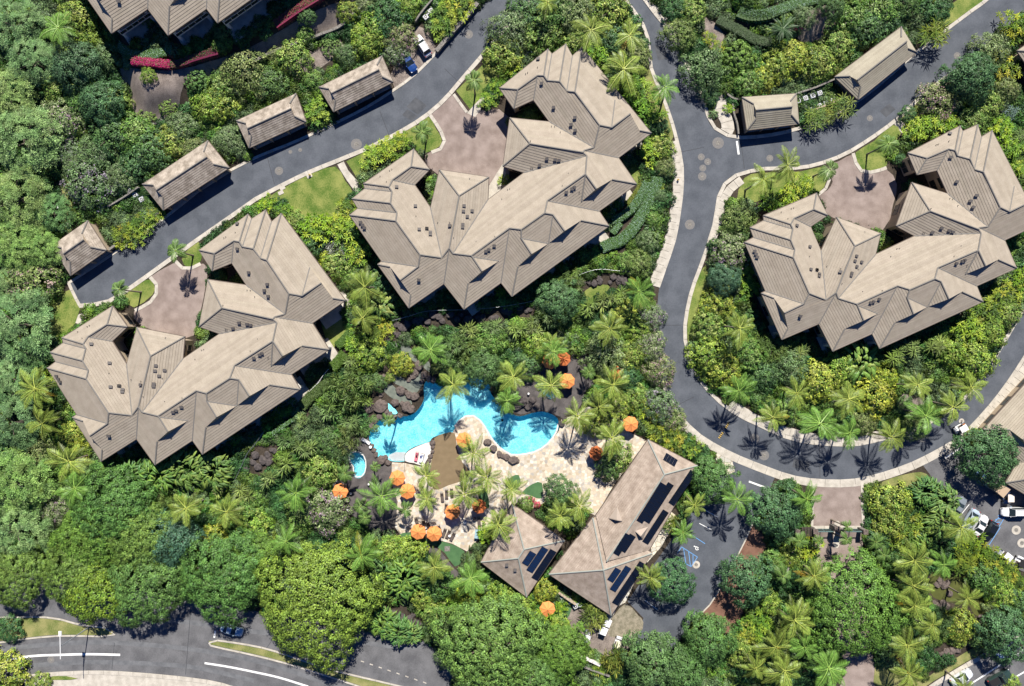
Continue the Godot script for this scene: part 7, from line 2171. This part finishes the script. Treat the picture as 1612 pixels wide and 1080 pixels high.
func build_plants() -> void:
	rng.seed = 313
	# left hillside
	for q in [
		["kiawe", 20, 40, 44, "at the top left corner"], ["kiawe", 52, 98, 42, "on the left edge below the top corner"], ["kiawe", 12, 150, 44, "on the left edge, third from the top"], ["kiawe", 40, 222, 56, "large and pale on the left edge, above the dirt path"], ["kiawe", 28, 315, 52, "left of the dirt path with the lamp"], ["kiawe", 22, 385, 46, "left of the left lane's end carport"], ["darkkiawe", 82, 335, 30, "in the shade beside the small dirt path lamp"], ["kiawe", 60, 392, 34, "touching the end carport's left corner"],
		["kiawe", 28, 512, 58, "on the left edge beside the lawn at the lane's end"], ["kiawe", 14, 445, 30, "on the left edge level with the lane's end"], ["kiawe", 22, 600, 40, "on the left edge by the uppermost of four palms"], ["darkkiawe", 20, 665, 42, "on the left edge beside the second coconut palm"], ["kiawe", 24, 762, 56, "on the left edge beside the lowest coconut palm"], ["kiawe", 26, 832, 50, "on the left edge above the lower street"], ["darkkiawe", 48, 560, 28, "left of the left villa's upper corner"],
		["blue", 118, 102, 36, "on the upper left hillside below the lone palm"], ["round", 158, 162, 34, "on the upper left hillside above the pink shrubs"], ["bush", 122, 28, 30, "left of the top edge villa's corner"], ["gold", 135, 60, 18, "small, left of the top edge villa's first column"], ["olive", 168, 90, 22, "below the top edge villa's left corner"], ["deep", 130, 165, 26, "in the dark hollow of the upper left hillside"], ["bloom", 92, 192, 34, "on the left hillside, above the pale mound shrubs"], ["bloom", 105, 242, 22, "on the left hillside above the dirt path"], ["bloom", 140, 290, 38, "spreading beside the left lane's air conditioners"], ["bloom", 48, 446, 40, "below the end carport's left side"], ["olive", 188, 280, 24, "uphill of the left lane's air conditioners"], ["bush", 90, 140, 24, "between the mesquites and the dark hillside tree"], ["bush", 183, 160, 22, "left of the curved mulch bed wall"], ["deep", 210, 262, 24, "left of the long weathered carport"], ["olive", 118, 262, 22, "upper side of the dirt path"],
		["deep", 176, 218, 32, "mounded over the upper left slope, left"], ["bush", 212, 212, 30, "mounded over the upper left slope, upper middle"], ["deep", 236, 238, 32, "mounded over the upper left slope, lower right"], ["olive", 148, 246, 28, "mounded over the upper left slope, lower left"], ["bush", 265, 225, 26, "beside the top of the long weathered carport"], ["olive", 285, 200, 24, "right of the curved mulch bed wall"], ["trim", 262, 168, 15, "like a pointed mound in the mulch bed"], ["trim", 227, 186, 16, "at the mulch bed's curved wall"], ["trim", 306, 126, 19, "round, right of the magenta hedge's end"], ["trim", 341, 114, 14, "small, right of the larger trimmed mound"], ["bush", 328, 165, 27, "uphill of the weathered carports, left"], ["gold", 345, 165, 26, "uphill of the weathered carports, lower left"], ["olive", 385, 118, 36, "at the left end of the retaining wall"], ["bush", 352, 140, 26, "between the trimmed mounds and the carports"], ["deep", 425, 132, 26, "uphill of the middle weathered carport"], ["bush", 462, 92, 28, "rising in front of the retaining wall"], ["trim", 519, 72, 16, "round, below the retaining wall's bend"], ["olive", 545, 85, 18, "right of the round trimmed bush by the wall"], ["olive", 356, 224, 23, "round, between the long and middle weathered carports"], ["bush", 490, 125, 16, "at the left corner of the carport by the cars"], ["olive", 300, 235, 20, "along the uphill edge of the long carport"],
		["gold", 545, 15, 18, "on the terrace edge above the retaining wall"], ["olive", 573, 8, 16, "at the retaining wall's upper end"], ["bush", 585, 52, 30, "uphill of the white SUV, left"], ["gold", 575, 70, 24, "uphill of the carport by the cars"], ["deep", 612, 30, 32, "at the top left of the dark equipment yard"], ["bush", 640, 10, 22, "at the top edge beside the equipment yard"], ["bloom", 628, 60, 26, "with purple blossom left of the white SUV"], ["bloom", 622, 84, 20, "with purple blossom over the blue car"], ["croton", 700, 32, 26, "behind the dark low wall, lower part"], ["croton", 722, 8, 26, "behind the dark low wall, at the top edge"], ["lime", 500, 176, 21, "between the two carports left of the blue car"], ["croton", 195, 371, 20, "beside the left lane's air conditioners, lower end"], ["croton", 223, 356, 21, "beside the left lane's air conditioners, upper end"], ["croton", 209, 372, 18, "over the low wall of the left lane"], ["croton", 241, 341, 15, "at the long carport's lower corner"],
		["deep", 480, 20, 14, "small, in the shade of the top edge villa's garden"], ["deep", 345, 45, 14, "between two lanais of the top edge villa"], ["lime", 233, 30, 11, "between the first two lanais of the top edge villa"], ["bush", 230, 117, 12, "small, below the bright magenta hedge"], ["bush", 478, 52, 14, "on top of the retaining wall"], ["olive", 430, 82, 12, "on top of the retaining wall's left part"],
	]: plant(q[0], q[1], q[2], q[3], q[4])
	# round the middle villa and the central lane
	for q in [
		["olive", 800, 52, 34, "at the bend of the left lane above the middle villa"], ["bush", 790, 88, 30, "on the left lane's kerb above the triangular lawn"], ["deep", 830, 20, 30, "at the top edge right of the left lane"], ["bush", 852, 52, 32, "above the middle villa's top left corner"], ["deep", 872, 22, 28, "near the top edge between the two lanes"], ["olive", 905, 20, 32, "at the top edge left of the central lane"], ["bush", 958, 22, 34, "near the central lane's top, left side"], ["deep", 965, 62, 26, "between the palms above the middle villa"], ["bush", 905, 66, 20, "at the middle villa's top notch"], ["olive", 1002, 88, 24, "left of the central lane above the dry lawn"], ["lime", 805, 105, 18, "at the middle villa's upper left eave"], ["silver", 830, 85, 10, "by the middle villa's upper left eave"], ["lime", 785, 135, 14, "by the middle villa's garage corner"], ["lime", 767, 158, 15, "at the right end of the forecourt's triangular lawn"], ["lime", 940, 88, 22, "under the palm at the middle villa's top"], ["lime", 1005, 150, 26, "along the right wing's eave, upper"], ["lime", 1022, 182, 24, "along the right wing's eave, middle"], ["lime", 1022, 240, 20, "at the right wing's tip, lower"], ["bush", 1040, 232, 22, "between the right wing's tip and the pavement"], ["deep", 1035, 200, 18, "at the right wing's tip beside the dry lawn"], ["olive", 1048, 262, 16, "by the pavement right of the middle villa"], ["lime", 990, 132, 18, "under the shadow casting palm of the right wing"],
		["lime", 588, 245, 20, "along the middle villa's left wing, left end"], ["lime", 610, 235, 20, "along the middle villa's left wing, middle"], ["lime", 632, 222, 16, "along the middle villa's left wing, right end"], ["deep", 688, 290, 12, "in the middle villa's narrow courtyard"], ["lime", 684, 308, 10, "in the narrow courtyard's lower end"], ["deep", 838, 175, 15, "in the right wing's shaded courtyard"], ["lime", 792, 283, 9, "at the shaded corner of the forecourt's wall"],
		["lime", 420, 323, 16, "at the lawn's lower left corner by the left villa"], ["lime", 447, 332, 14, "along the lawn's lower left edge"], ["bush", 465, 350, 18, "at the lower left of the bright lawn"], ["lime", 500, 362, 26, "at the bottom of the bright lawn, middle"], ["lime", 525, 355, 20, "at the bottom of the bright lawn, right"], ["croton", 546, 330, 18, "at the middle villa's left corner, upper"], ["lime", 548, 362, 24, "at the middle villa's left corner, lower"], ["deep", 490, 385, 20, "left of the silvery plant between the villas"], ["silver", 525, 390, 18, "between the left and middle villas, upper"], ["silver", 540, 400, 14, "between the left and middle villas, lower"], ["bush", 528, 420, 22, "below the silvery plants between the villas"], ["lime", 562, 398, 22, "beside the middle villa's lower left eave"], ["gold", 515, 408, 14, "at the left villa's right eave"], ["bush", 552, 442, 16, "left of the upper of the two palms between the villas"], ["deep", 600, 445, 22, "right of the upper of the two palms between the villas"], ["banana", 600, 478, 22, "below the two villas' gap"], ["croton", 600, 520, 22, "right of the lower of the two palms between the villas"], ["lime", 560, 540, 20, "above the screwpine tree of the terrace"], ["gold", 580, 560, 26, "at the upper left of the pool rocks"],
		["trim", 700, 462, 9, "in the shade of the middle villa's first notch"], ["lime", 788, 462, 10, "in the shade of the middle villa's second notch"], ["lime", 955, 338, 9, "in the shade of the middle villa's third notch"], ["deep", 984, 254, 10, "at the right wing's shaded corner"],
		["bush", 1029, 345, 13, "along the central lane's pavement, upper"], ["olive", 1022, 380, 18, "along the central lane's pavement, middle"], ["olive", 1005, 416, 21, "along the central lane's pavement, lower"], ["bush", 988, 414, 16, "left of the pavement's lower shrubs"], ["agave", 1025, 355, 12, "with blue grey blades by the central lane's pavement"], ["olive", 1041, 309, 11, "by the central lane's pavement, upper end"], ["croton", 1041, 350, 9, "narrow, along the central lane's pavement"], ["croton", 1038, 292, 10, "right of the clipped double hedge"],
		["round", 880, 472, 34, "on the rocky gully's lower bank"], ["hala", 896, 448, 22, "left of the lava rocks by the rail fence"], ["hala", 865, 495, 24, "in the gully, with the brightest rosettes"], ["fan", 928, 482, 20, "in the gully's right part, left"], ["fan", 952, 474, 20, "in the gully's right part, middle"], ["fan", 975, 468, 18, "in the gully's right part, right"], ["fan", 840, 515, 20, "in the gully's lower middle"], ["fan", 812, 518, 20, "in the gully's lower left"], ["gold", 985, 495, 20, "below the palm beside the lane"], ["gold", 1000, 520, 22, "at the lane's left kerb below the palm"], ["bloom", 1028, 500, 20, "hanging over the lane's left kerb, upper"], ["bush", 1015, 480, 16, "at the lane's left kerb beside the palm"],
	]: plant(q[0], q[1], q[2], q[3], q[4])
	# upper right
	for q in [
		["olive", 1070, 55, 26, "right of the central lane's top"], ["olive", 1108, 112, 34, "right of the central lane's lawn strip"], ["deep", 1062, 15, 20, "at the top edge right of the central lane"], ["bush", 1090, 20, 22, "at the top edge above the curved hedges"], ["trim", 1161, 92, 28, "large and round above the small carport"], ["bush", 1180, 132, 24, "uphill of the small carport, left"], ["gold", 1205, 125, 20, "uphill of the small carport, middle"], ["croton", 1117, 60, 12, "narrow golden strip, upper"], ["croton", 1132, 75, 12, "narrow golden strip, lower"], ["lime", 1148, 170, 9, "beside the small carport's left wall"], ["deep", 1120, 150, 14, "at the pavement's curve"], ["magenta", 1257, 36, 9, "beside the dark date palm"], ["olive", 1270, 25, 18, "grey, right of the magenta blossom"], ["round", 1312, 8, 20, "at the top edge on the upper right slope"], ["trim", 1310, 38, 13, "square topped, on the upper right slope"], ["bush", 1340, 30, 26, "below the slope's stone wall, upper"], ["bush", 1385, 18, 30, "at the top edge above the long right carport"], ["deep", 1420, 5, 26, "at the top edge, right of the slope"], ["gold", 1250, 90, 27, "large, uphill of the air conditioners, left"], ["bush", 1290, 101, 28, "large, uphill of the air conditioners, right"], ["gold", 1225, 105, 26, "left of the large golden shrubs"], ["bush", 1318, 70, 26, "at the left end of the long right carport"], ["deep", 1368, 45, 28, "uphill of the long right carport, middle"], ["deep", 1398, 32, 24, "uphill of the long right carport, upper"], ["deep", 1475, 15, 24, "over the upper right lawn"], ["areca", 1467, 58, 20, "at the upper end of the long right carport"], ["areca", 1281, 189, 16, "in front of the upper right air conditioners"], ["areca", 1323, 170, 17, "at the lower end of the long right carport"], ["areca", 1303, 183, 11, "between the two clumps by the air conditioners"],
		["blue", 1528, 122, 36, "on the upper right lane's lower kerb"], ["bloom", 1478, 158, 30, "beside the bluish tree on the upper right lane"], ["olive", 1558, 82, 30, "above the bluish tree on the upper right lane"], ["croton", 1595, 45, 26, "at the upper right lane near the edge"], ["croton", 1580, 110, 26, "right of the bluish tree"], ["lime", 1440, 205, 20, "at the right villa's upper left eave, left"], ["lime", 1465, 198, 24, "at the right villa's upper left eave, middle"], ["lime", 1492, 190, 18, "at the right villa's upper left eave, right"], ["deep", 1432, 180, 14, "on the lawn strip above the right villa"], ["bush", 1535, 188, 22, "at the right villa's upper notches"], ["lime", 1575, 205, 20, "at the right villa's right eave, upper"], ["lime", 1592, 235, 18, "at the right villa's right eave, middle"], ["lime", 1600, 265, 16, "at the right villa's right eave, lower"], ["silver", 1592, 178, 14, "near the right edge above the right villa"], ["olive", 1585, 140, 20, "near the right edge, lower of two"], ["fan", 1605, 215, 14, "at the right edge beside the right villa"], ["bush", 1555, 165, 24, "between the bluish tree and the right villa"],
		["deep", 1420, 250, 10, "by the right villa's garage corner"], ["lime", 1262, 295, 22, "at the right villa's left wing, upper"], ["lime", 1240, 312, 20, "at the right villa's left wing, upper middle"], ["lime", 1212, 318, 18, "at the right villa's left corner, upper"], ["olive", 1165, 345, 26, "left of the right villa by the pavement, upper"], ["bloom", 1150, 400, 32, "left of the right villa by the pavement, middle"], ["deep", 1168, 372, 18, "between the two shrubs left of the right villa"], ["lime", 1172, 428, 20, "along the right villa's left eave, upper"], ["lime", 1182, 452, 18, "along the right villa's left eave, lower"], ["blue", 1142, 440, 24, "by the narrow lawn strip"], ["gold", 1130, 478, 26, "left of the palm below the right villa"], ["bush", 1118, 515, 26, "at the narrow lawn's lower end"], ["deep", 1290, 372, 8, "in the right villa's narrow courtyard"], ["bush", 1396, 382, 12, "at the right villa's inner court wall"],
		["gold", 1115, 560, 30, "on the loop's left inner side, upper"], ["gold", 1140, 585, 28, "on the loop's left inner side, lower"], ["hala", 1215, 548, 24, "below the right villa's left corner"], ["fan", 1260, 556, 18, "below the right villa's first notch"], ["bush", 1180, 560, 26, "left of the screwpine below the right villa"], ["deep", 1205, 590, 24, "above the loop road, left part"], ["olive", 1245, 580, 28, "in the middle of the planting below the right villa"], ["gold", 1290, 600, 32, "in the planting below the right villa, left of the golden one"], ["bush", 1320, 580, 26, "below the right villa's second notch"], ["banana", 1350, 570, 28, "below the right villa's middle"], ["gold", 1377, 625, 32, "brightest golden one above the loop road"], ["gold", 1395, 595, 20, "right of the brightest golden one"], ["fan", 1405, 562, 22, "below the right villa's third notch, left"], ["fan", 1432, 548, 20, "below the right villa's third notch, right"], ["fan", 1470, 545, 22, "below the right villa's lower right eave, left"], ["gold", 1532, 570, 32, "big, at the right inner bend of the loop"], ["bush", 1500, 555, 24, "left of the big golden shrub at the loop's right"], ["lime", 1520, 520, 26, "along the right villa's lower right eave, left"], ["croton", 1550, 492, 28, "along the right villa's lower right eave, middle"], ["croton", 1578, 465, 26, "along the right villa's lower right eave, right"], ["bush", 1590, 495, 20, "at the loop road's right inner kerb, upper"], ["bush", 1560, 525, 24, "at the loop road's right inner kerb, middle"], ["lime", 1605, 440, 18, "at the right edge beside the villa's tip"], ["deep", 1425, 640, 16, "by the bare mulch inside the loop"], ["olive", 1440, 672, 22, "at the kerb inside the loop's right bend"], ["olive", 1360, 665, 20, "at the kerb above the middle of the loop road"], ["bush", 1235, 650, 18, "at the kerb above the left of the loop road"],
	]: plant(q[0], q[1], q[2], q[3], q[4])
	# pool garden
	for q in [
		["hala", 548, 615, 34, "large, left of the pool rocks"], ["fan", 552, 592, 16, "above the large screwpine of the pool rocks"], ["fan", 556, 570, 16, "at the top of the terrace planting"], ["gold", 632, 575, 18, "on the planted island of the pool rocks"], ["fan", 630, 572, 13, "on the planted island of the pool rocks"], ["fan", 517, 648, 20, "below the large screwpine, left of two"], ["fan", 552, 664, 20, "below the large screwpine, right of two"], ["hala", 552, 690, 22, "left of the pool's left tip, upper"], ["hala", 540, 712, 18, "left of the kidney shaped pool"], ["fan", 475, 662, 14, "pale, at the rail fence of the left slope, upper"], ["agave", 478, 678, 12, "pale, at the rail fence of the left slope, lower"], ["fan", 452, 695, 19, "on the slope below the left villa, upper left"], ["fan", 482, 705, 22, "on the slope below the left villa, upper right"], ["fan", 452, 730, 22, "on the slope below the left villa, middle"], ["fan", 425, 752, 20, "on the slope below the left villa, lower"], ["bush", 505, 745, 26, "left of the dark terrace"], ["deep", 515, 700, 22, "on the slope above the dark terrace"], ["bloom", 515, 805, 34, "below the far left umbrella"], ["bush", 475, 815, 26, "left of the pink tinged shrub below the umbrella"], ["deep", 590, 603, 16, "left of the grey rill among the pool rocks"], ["fan", 578, 632, 13, "at the pool rocks' left end"], ["bush", 612, 596, 8, "tiny, between the basin and the rill of the pool rocks"], ["trim", 589, 675, 7, "small, on the pool's left rim, lower"], ["trim", 588, 661, 7, "small, on the pool's left rim, upper"],
		["round", 762, 582, 30, "over the pool's upper right arm"], ["fan", 718, 542, 22, "on the gully bank above the pool, left"], ["hala", 735, 545, 24, "on the gully bank above the pool, middle"], ["bush", 770, 540, 26, "on the gully bank above the pool, right"], ["fan", 690, 580, 16, "right of the grey stream"], ["deep", 700, 570, 20, "above the palm at the pool's upper rim"], ["fan", 740, 520, 20, "at the gully's lower edge, left"], ["fan", 775, 515, 20, "at the gully's lower edge, right"], ["deep", 830, 575, 22, "left of the half hidden umbrella"], ["bush", 845, 545, 24, "above the half hidden umbrella"], ["olive", 955, 560, 34, "between the spa terrace and the lane"], ["bush", 990, 560, 26, "left of the lane, below the gully palms"], ["deep", 985, 595, 24, "left of the lane, in the shade"], ["bush", 1000, 625, 22, "left of the pink hedge on the lane"], ["croton", 1010, 640, 20, "right of the right end umbrella"], ["bloom", 1025, 545, 24, "hanging over the lane's left kerb, middle"], ["bloom", 1040, 585, 24, "hanging over the lane's left kerb, lower"], ["bloom", 1040, 640, 26, "on the lane's left bank above the pool house"], ["bloom", 1062, 662, 20, "on the lane's left bank near the stop"], ["croton", 1030, 672, 20, "above the pool house's top corner"], ["croton", 1060, 690, 20, "right of the pool house's top corner"], ["croton", 1088, 704, 18, "at the flagged corner by the parking entrance"], ["gold", 960, 660, 22, "under the palm group left of the right end umbrella"], ["gold", 975, 640, 18, "right of the palm group by the right end umbrella"], ["gold", 935, 668, 20, "under the pale palm of the deck"], ["bush", 975, 720, 22, "at the pool house's upper left eave, right"], ["deep", 958, 735, 22, "at the pool house's upper left eave, left"], ["round", 882, 775, 26, "round, on the beige deck left of the pool house"], ["bush", 828, 795, 12, "with red leaves at the pavilion's top"], ["magenta", 836, 790, 6, "dark red, in the bed at the pavilion's top"], ["magenta", 846, 796, 5, "dark red, right of its twin at the pavilion's top"], ["lime", 765, 838, 16, "under the palm at the pavilion's corner"],
		["gold", 657, 865, 9, "small, beside the dark winding path, left"], ["lime", 648, 858, 8, "small, beside the dark winding path, middle"], ["lime", 668, 862, 8, "small, beside the dark winding path, right"], ["gold", 640, 872, 26, "below the dark winding path, left"], ["bush", 612, 868, 24, "below the dark winding path, far left"], ["paddle", 640, 905, 34, "below the umbrellas, left"], ["paddle", 605, 900, 26, "right of the palm above the big monkeypod"], ["deep", 690, 920, 28, "below the palm by the winding path"], ["gold", 670, 940, 22, "at the top of the lava rocks"], ["hala", 757, 880, 14, "sparse, left of the pavilion's left corner"], ["gold", 858, 930, 20, "bright, between pavilion and pool house, lower end"], ["lime", 882, 955, 12, "low hedge like, by the grey boxy machines"], ["areca", 935, 965, 20, "in the service yard at the pool house's lower tip"], ["bush", 815, 950, 26, "below the pavilion, left"], ["gold", 790, 935, 22, "below the pavilion's lower left eave"], ["lime", 855, 985, 26, "left of the service yard"], ["gold", 880, 990, 20, "at the service yard's left edge"], ["areca", 965, 1035, 18, "by the cream golf cart in the yard"], ["bush", 985, 1045, 16, "below the service yard"], ["croton", 945, 1052, 16, "below the white garden wall"],
	]: plant(q[0], q[1], q[2], q[3], q[4])
	# lower slope and street
	for q in [
		["paddle", 300, 735, 34, "below the left villa's lower eave, middle"], ["paddle", 255, 745, 30, "below the left villa's lower eave, left of the middle"], ["paddle", 340, 740, 32, "below the left villa's lower eave, right"], ["paddle", 212, 750, 28, "below the left villa's lower eave, far left"], ["fan", 345, 770, 16, "in the slope planting below the left villa, right"], ["hala", 250, 780, 20, "in the slope planting below the left villa, left"], ["fan", 385, 775, 22, "in the slope planting, far right"], ["gold", 110, 685, 20, "at the left villa's left eave, lower"], ["lime", 75, 580, 20, "at the left villa's left corner, upper"], ["croton", 130, 705, 20, "below the left villa's lower left corner"], ["olive", 62, 715, 24, "between the third and second palms left of the left villa"], ["bloom", 85, 805, 22, "left of the green slope trees"], ["bush", 385, 800, 24, "above the lower monkeypods, right of the two palms"], ["bush", 400, 835, 30, "left of the palm above the big monkeypod"], ["blue", 272, 852, 40, "bluish, among the lower monkeypods"], ["gold", 335, 855, 26, "right of the bluish tree among the monkeypods"],
		["monkeypod", 180, 800, 66, "below the left villa's lower left corner"], ["monkeypod", 145, 845, 60, "on the lower slope, far left"], ["monkeypod", 225, 850, 60, "on the lower slope left of the bluish tree"], ["monkeypod", 120, 900, 54, "overhanging the lower left street"], ["yellowpod", 148, 935, 46, "overhanging the lower left island"], ["monkeypod", 232, 920, 64, "above the lower street, second from the left"], ["monkeypod", 352, 905, 72, "above the lower street, third from the left"], ["monkeypod", 400, 880, 44, "between the third and the biggest"], ["brightpod", 502, 945, 95, "biggest of all, over the lower street"], ["monkeypod", 22, 905, 52, "at the lower left edge"], ["monkeypod", 770, 1015, 84, "at the bottom, left of the white garden wall"], ["monkeypod", 885, 1025, 44, "at the bottom touching the white garden wall"], ["monkeypod", 835, 1075, 50, "cut by the bottom edge"], ["paddle", 604, 978, 26, "at the lower street, touching the biggest monkeypod"], ["paddle", 628, 990, 25, "leaning over the lower street right of the biggest monkeypod"], ["paddle", 648, 996, 20, "at the lower street, farthest from the biggest monkeypod"], ["hala", 690, 985, 24, "between the lower street and the lava rocks"], ["bush", 680, 965, 22, "above the screwpine by the lower street"], ["paddle", 570, 925, 24, "at the biggest monkeypod's upper right"], ["gold", 5, 1060, 34, "at the bottom left corner"], ["deep", 12, 992, 20, "on the lower left island's end"], ["bush", 60, 1078, 16, "at the bottom edge on the plaza's left"], ["lime", 718, 960, 24, "above the bottom monkeypod, left"], ["gold", 735, 935, 22, "below the palm left of the pavilion"], ["olive", 700, 1035, 18, "at the lower street's end"],
	]: plant(q[0], q[1], q[2], q[3], q[4])
	# parking area, entrance, lower right
	for q in [
		["round", 1124, 757, 36, "at the pool house's upper right corner"], ["round", 1222, 805, 42, "largest, between parking area and gate drive"], ["round", 1176, 913, 40, "beside the red path, upper"], ["round", 1117, 1008, 40, "beside the red path, lower"], ["round", 1060, 918, 34, "at the pool house's lower right eave"], ["round", 1030, 1045, 48, "at the bottom of the parking area, left"], ["round", 1075, 1062, 36, "at the bottom of the parking area, right"], ["blue", 1556, 717, 42, "large, beside the service building"], ["brightpod", 1345, 955, 80, "round, below the entrance gate"],
		["paddle", 1455, 772, 26, "right of the entrance drive, upper left"], ["paddle", 1482, 786, 26, "right of the entrance drive, upper right"], ["paddle", 1478, 820, 30, "beside the right car park's corner"], ["gold", 1405, 795, 32, "round golden, right of the entrance drive"], ["bush", 1400, 825, 26, "right of the gate, above the foxtail palms"], ["croton", 1420, 838, 28, "between the gate and the pond palms"], ["deep", 1385, 850, 18, "in shade right of the gate"], ["croton", 1530, 862, 26, "along the right car park's lower edge, left"], ["croton", 1555, 880, 24, "along the right car park's lower edge, middle"], ["croton", 1582, 900, 22, "along the right car park's lower edge, right"], ["croton", 1605, 918, 18, "along the right car park's lower edge, at the border"], ["areca", 1512, 882, 18, "pale, at the pond's upper right"], ["deep", 1550, 912, 26, "on the pond's right bank, upper"], ["bush", 1578, 935, 26, "on the pond's right bank, middle"], ["deep", 1600, 945, 20, "on the pond's right bank, at the edge"], ["round", 1585, 1000, 42, "with pale dots, at the lower right street"], ["deep", 1555, 1010, 24, "dark, left of the dotted tree at the street"], ["gold", 1515, 985, 24, "on the pond's lower bank"], ["hala", 1480, 975, 20, "on the pond's lower left bank"], ["olive", 1565, 960, 14, "by the boulders of the pond's right bank"], ["paddle", 1450, 860, 22, "behind the pond palms"], ["croton", 1270, 860, 22, "below the slatted fence left of the gate"], ["gold", 1245, 875, 18, "left of the drive outside the gate"], ["bush", 1220, 885, 18, "right of the shade tree by the red path"], ["bush", 1210, 950, 20, "left of the lower palm grove, upper"], ["lime", 1195, 985, 24, "left of the lower palm grove, middle"], ["bush", 1165, 1025, 24, "right of the lower shade trees"], ["gold", 1180, 1000, 16, "between the red path and the palm grove"], ["lime", 1405, 975, 18, "at the bright round tree's right rim"], ["deep", 1400, 1030, 20, "at the bright round tree's lower right"], ["deep", 1410, 890, 20, "left of the pond palms"], ["gold", 1515, 1010, 12, "small, among the boulders near the street"], ["areca", 1060, 825, 14, "at the pool house's right eave under the palms"], ["bush", 1598, 1078, 12, "at the bottom right corner"], ["deep", 1600, 705, 16, "at the service building by the right edge"], ["gold", 1540, 690, 16, "at the bluish tree's upper rim"],
	]: plant(q[0], q[1], q[2], q[3], q[4])

func build_hedges() -> void:
	var g := [Color(0.085, 0.165, 0.03), Color(0.11, 0.20, 0.04), Color(0.075, 0.14, 0.03), Color(0.30, 0.38, 0.26)]
	hedge("magenta bougainvillea hedge in the sun below the top edge villa", [211, 98, 222, 99, 240, 101, 258, 103, 271, 104], 1.9, 1.2, [Color(0.55, 0.012, 0.11), Color(0.62, 0.02, 0.14), Color(0.42, 0.03, 0.09), Color(0.12, 0.13, 0.03)], 0.17, "bougainvillea_hedge", "bougainvillea hedges")
	hedge("shaded bougainvillea hedge right of the sunlit magenta one", [272, 104, 290, 101, 305, 95, 322, 90, 345, 84], 1.6, 1.1, [Color(0.30, 0.02, 0.08), Color(0.10, 0.12, 0.03), Color(0.07, 0.10, 0.025)], 0.17, "bougainvillea_hedge", "bougainvillea hedges")
	hedge("red and green bougainvillea hedge at the top, right of the villa's lanais", [436, 43, 450, 33, 465, 22, 480, 12, 495, 3, 510, -6], 1.7, 1.2, [Color(0.42, 0.02, 0.09), Color(0.30, 0.05, 0.06), Color(0.14, 0.15, 0.04), Color(0.25, 0.16, 0.06)], 0.17, "bougainvillea_hedge", "bougainvillea hedges")
	hedge("dark clipped hedge in the shade below the villa's first lanais", [190, 75, 205, 86, 225, 89, 250, 87, 275, 80], 2.0, 1.0, g)
	hedge("outer one of the double clipped hedges right of the middle villa", [945, 392, 957, 386, 975, 380, 995, 362, 1010, 338, 1022, 312, 1032, 290, 1034, 280], 2.5, 1.1, g)
	hedge("inner one of the double clipped hedges right of the middle villa", [962, 348, 978, 342, 995, 328, 1008, 308, 1018, 288], 1.9, 1.1, g)
	hedge("short clipped hedge bend inside the double hedges", [963, 368, 970, 360, 976, 352], 1.4, 1.0, g)
	hedge("golden low hedge against the middle villa's right eave", [986, 322, 998, 308, 1010, 290], 1.1, 0.8, [Color(0.20, 0.20, 0.02), Color(0.15, 0.17, 0.02)])
	hedge("clipped hedge on the terrace right of the left villa, lower", [476, 640, 490, 625, 505, 612, 522, 602], 2.4, 1.2, [Color(0.085, 0.125, 0.03), Color(0.11, 0.14, 0.035)])
	hedge("clipped hedge on the terrace right of the left villa, upper", [524, 580, 535, 568, 545, 556], 2.4, 1.2, [Color(0.09, 0.15, 0.02), Color(0.11, 0.17, 0.02)])
	hedge("thin clipped hedge along the slope below the left villa's right corner", [430, 682, 445, 672, 462, 660], 1.0, 0.9, g)
	hedge("clipped hedge at the lower end of the two villas' gap", [532, 545, 545, 532, 556, 520], 1.9, 1.0, [Color(0.09, 0.16, 0.025), Color(0.11, 0.18, 0.03)])
	hedge("long curved clipped hedge on the upper right slope, upper", [1160, 22, 1180, 28, 1205, 26, 1230, 16, 1255, 8, 1285, 0, 1300, -8], 2.3, 1.1, g)
	hedge("greyish curved clipped hedge above the big round bush", [1128, 33, 1145, 42, 1165, 52, 1190, 66, 1212, 68], 2.2, 1.1, [Color(0.10, 0.13, 0.05), Color(0.08, 0.115, 0.045)])
	hedge("clipped hedge along the right villa's left wing eave", [1185, 335, 1205, 322, 1225, 312], 1.2, 0.9, g)

func _ready() -> void:
	# --- camera, sky, sun, exposure
	var cam := Camera3D.new()
	cam.name = "camera"
	cam.fov = 53.3
	cam.near = 0.5
	cam.far = 4000.0
	add_child(cam)
	cam.position = Vector3(0, H, 0)
	cam.rotation_degrees = Vector3(-90, 0, 0)
	cam.current = true
	var sky_mat := ProceduralSkyMaterial.new()
	sky_mat.sky_top_color = Color(0.18, 0.42, 0.82)
	sky_mat.sky_horizon_color = Color(0.62, 0.74, 0.88)
	sky_mat.sky_curve = 0.12
	sky_mat.ground_bottom_color = Color(0.25, 0.24, 0.2)
	sky_mat.ground_horizon_color = Color(0.5, 0.52, 0.52)
	sky_mat.sky_energy_multiplier = 0.54
	var sky := Sky.new()
	sky.sky_material = sky_mat
	var env := Environment.new()
	env.background_mode = Environment.BG_SKY
	env.sky = sky
	env.tonemap_mode = Environment.TONE_MAPPER_LINEAR
	env.tonemap_exposure = 1.6
	env.sdfgi_enabled = true
	env.ssao_enabled = true
	env.ssil_enabled = true
	var we := WorldEnvironment.new()
	we.name = "world_environment"
	we.environment = env
	add_child(we)
	var sun := DirectionalLight3D.new()
	sun.name = "sun"
	sun.light_energy = 1.6
	sun.light_color = Color(1.0, 0.975, 0.935)
	sun.light_angular_distance = 0.5
	sun.shadow_enabled = true
	add_child(sun)
	sun.look_at_from_position(Vector3.ZERO, Vector3(-0.9, -7.2, 6.55), Vector3.UP)
	rng.seed = 1
	make_materials()
	build_ground()
	build_structures()
	rng.seed = 55
	build_objects()
	make_palm_meshes()
	build_hedges()
	build_undergrowth()
	build_plants()
	build_palms()
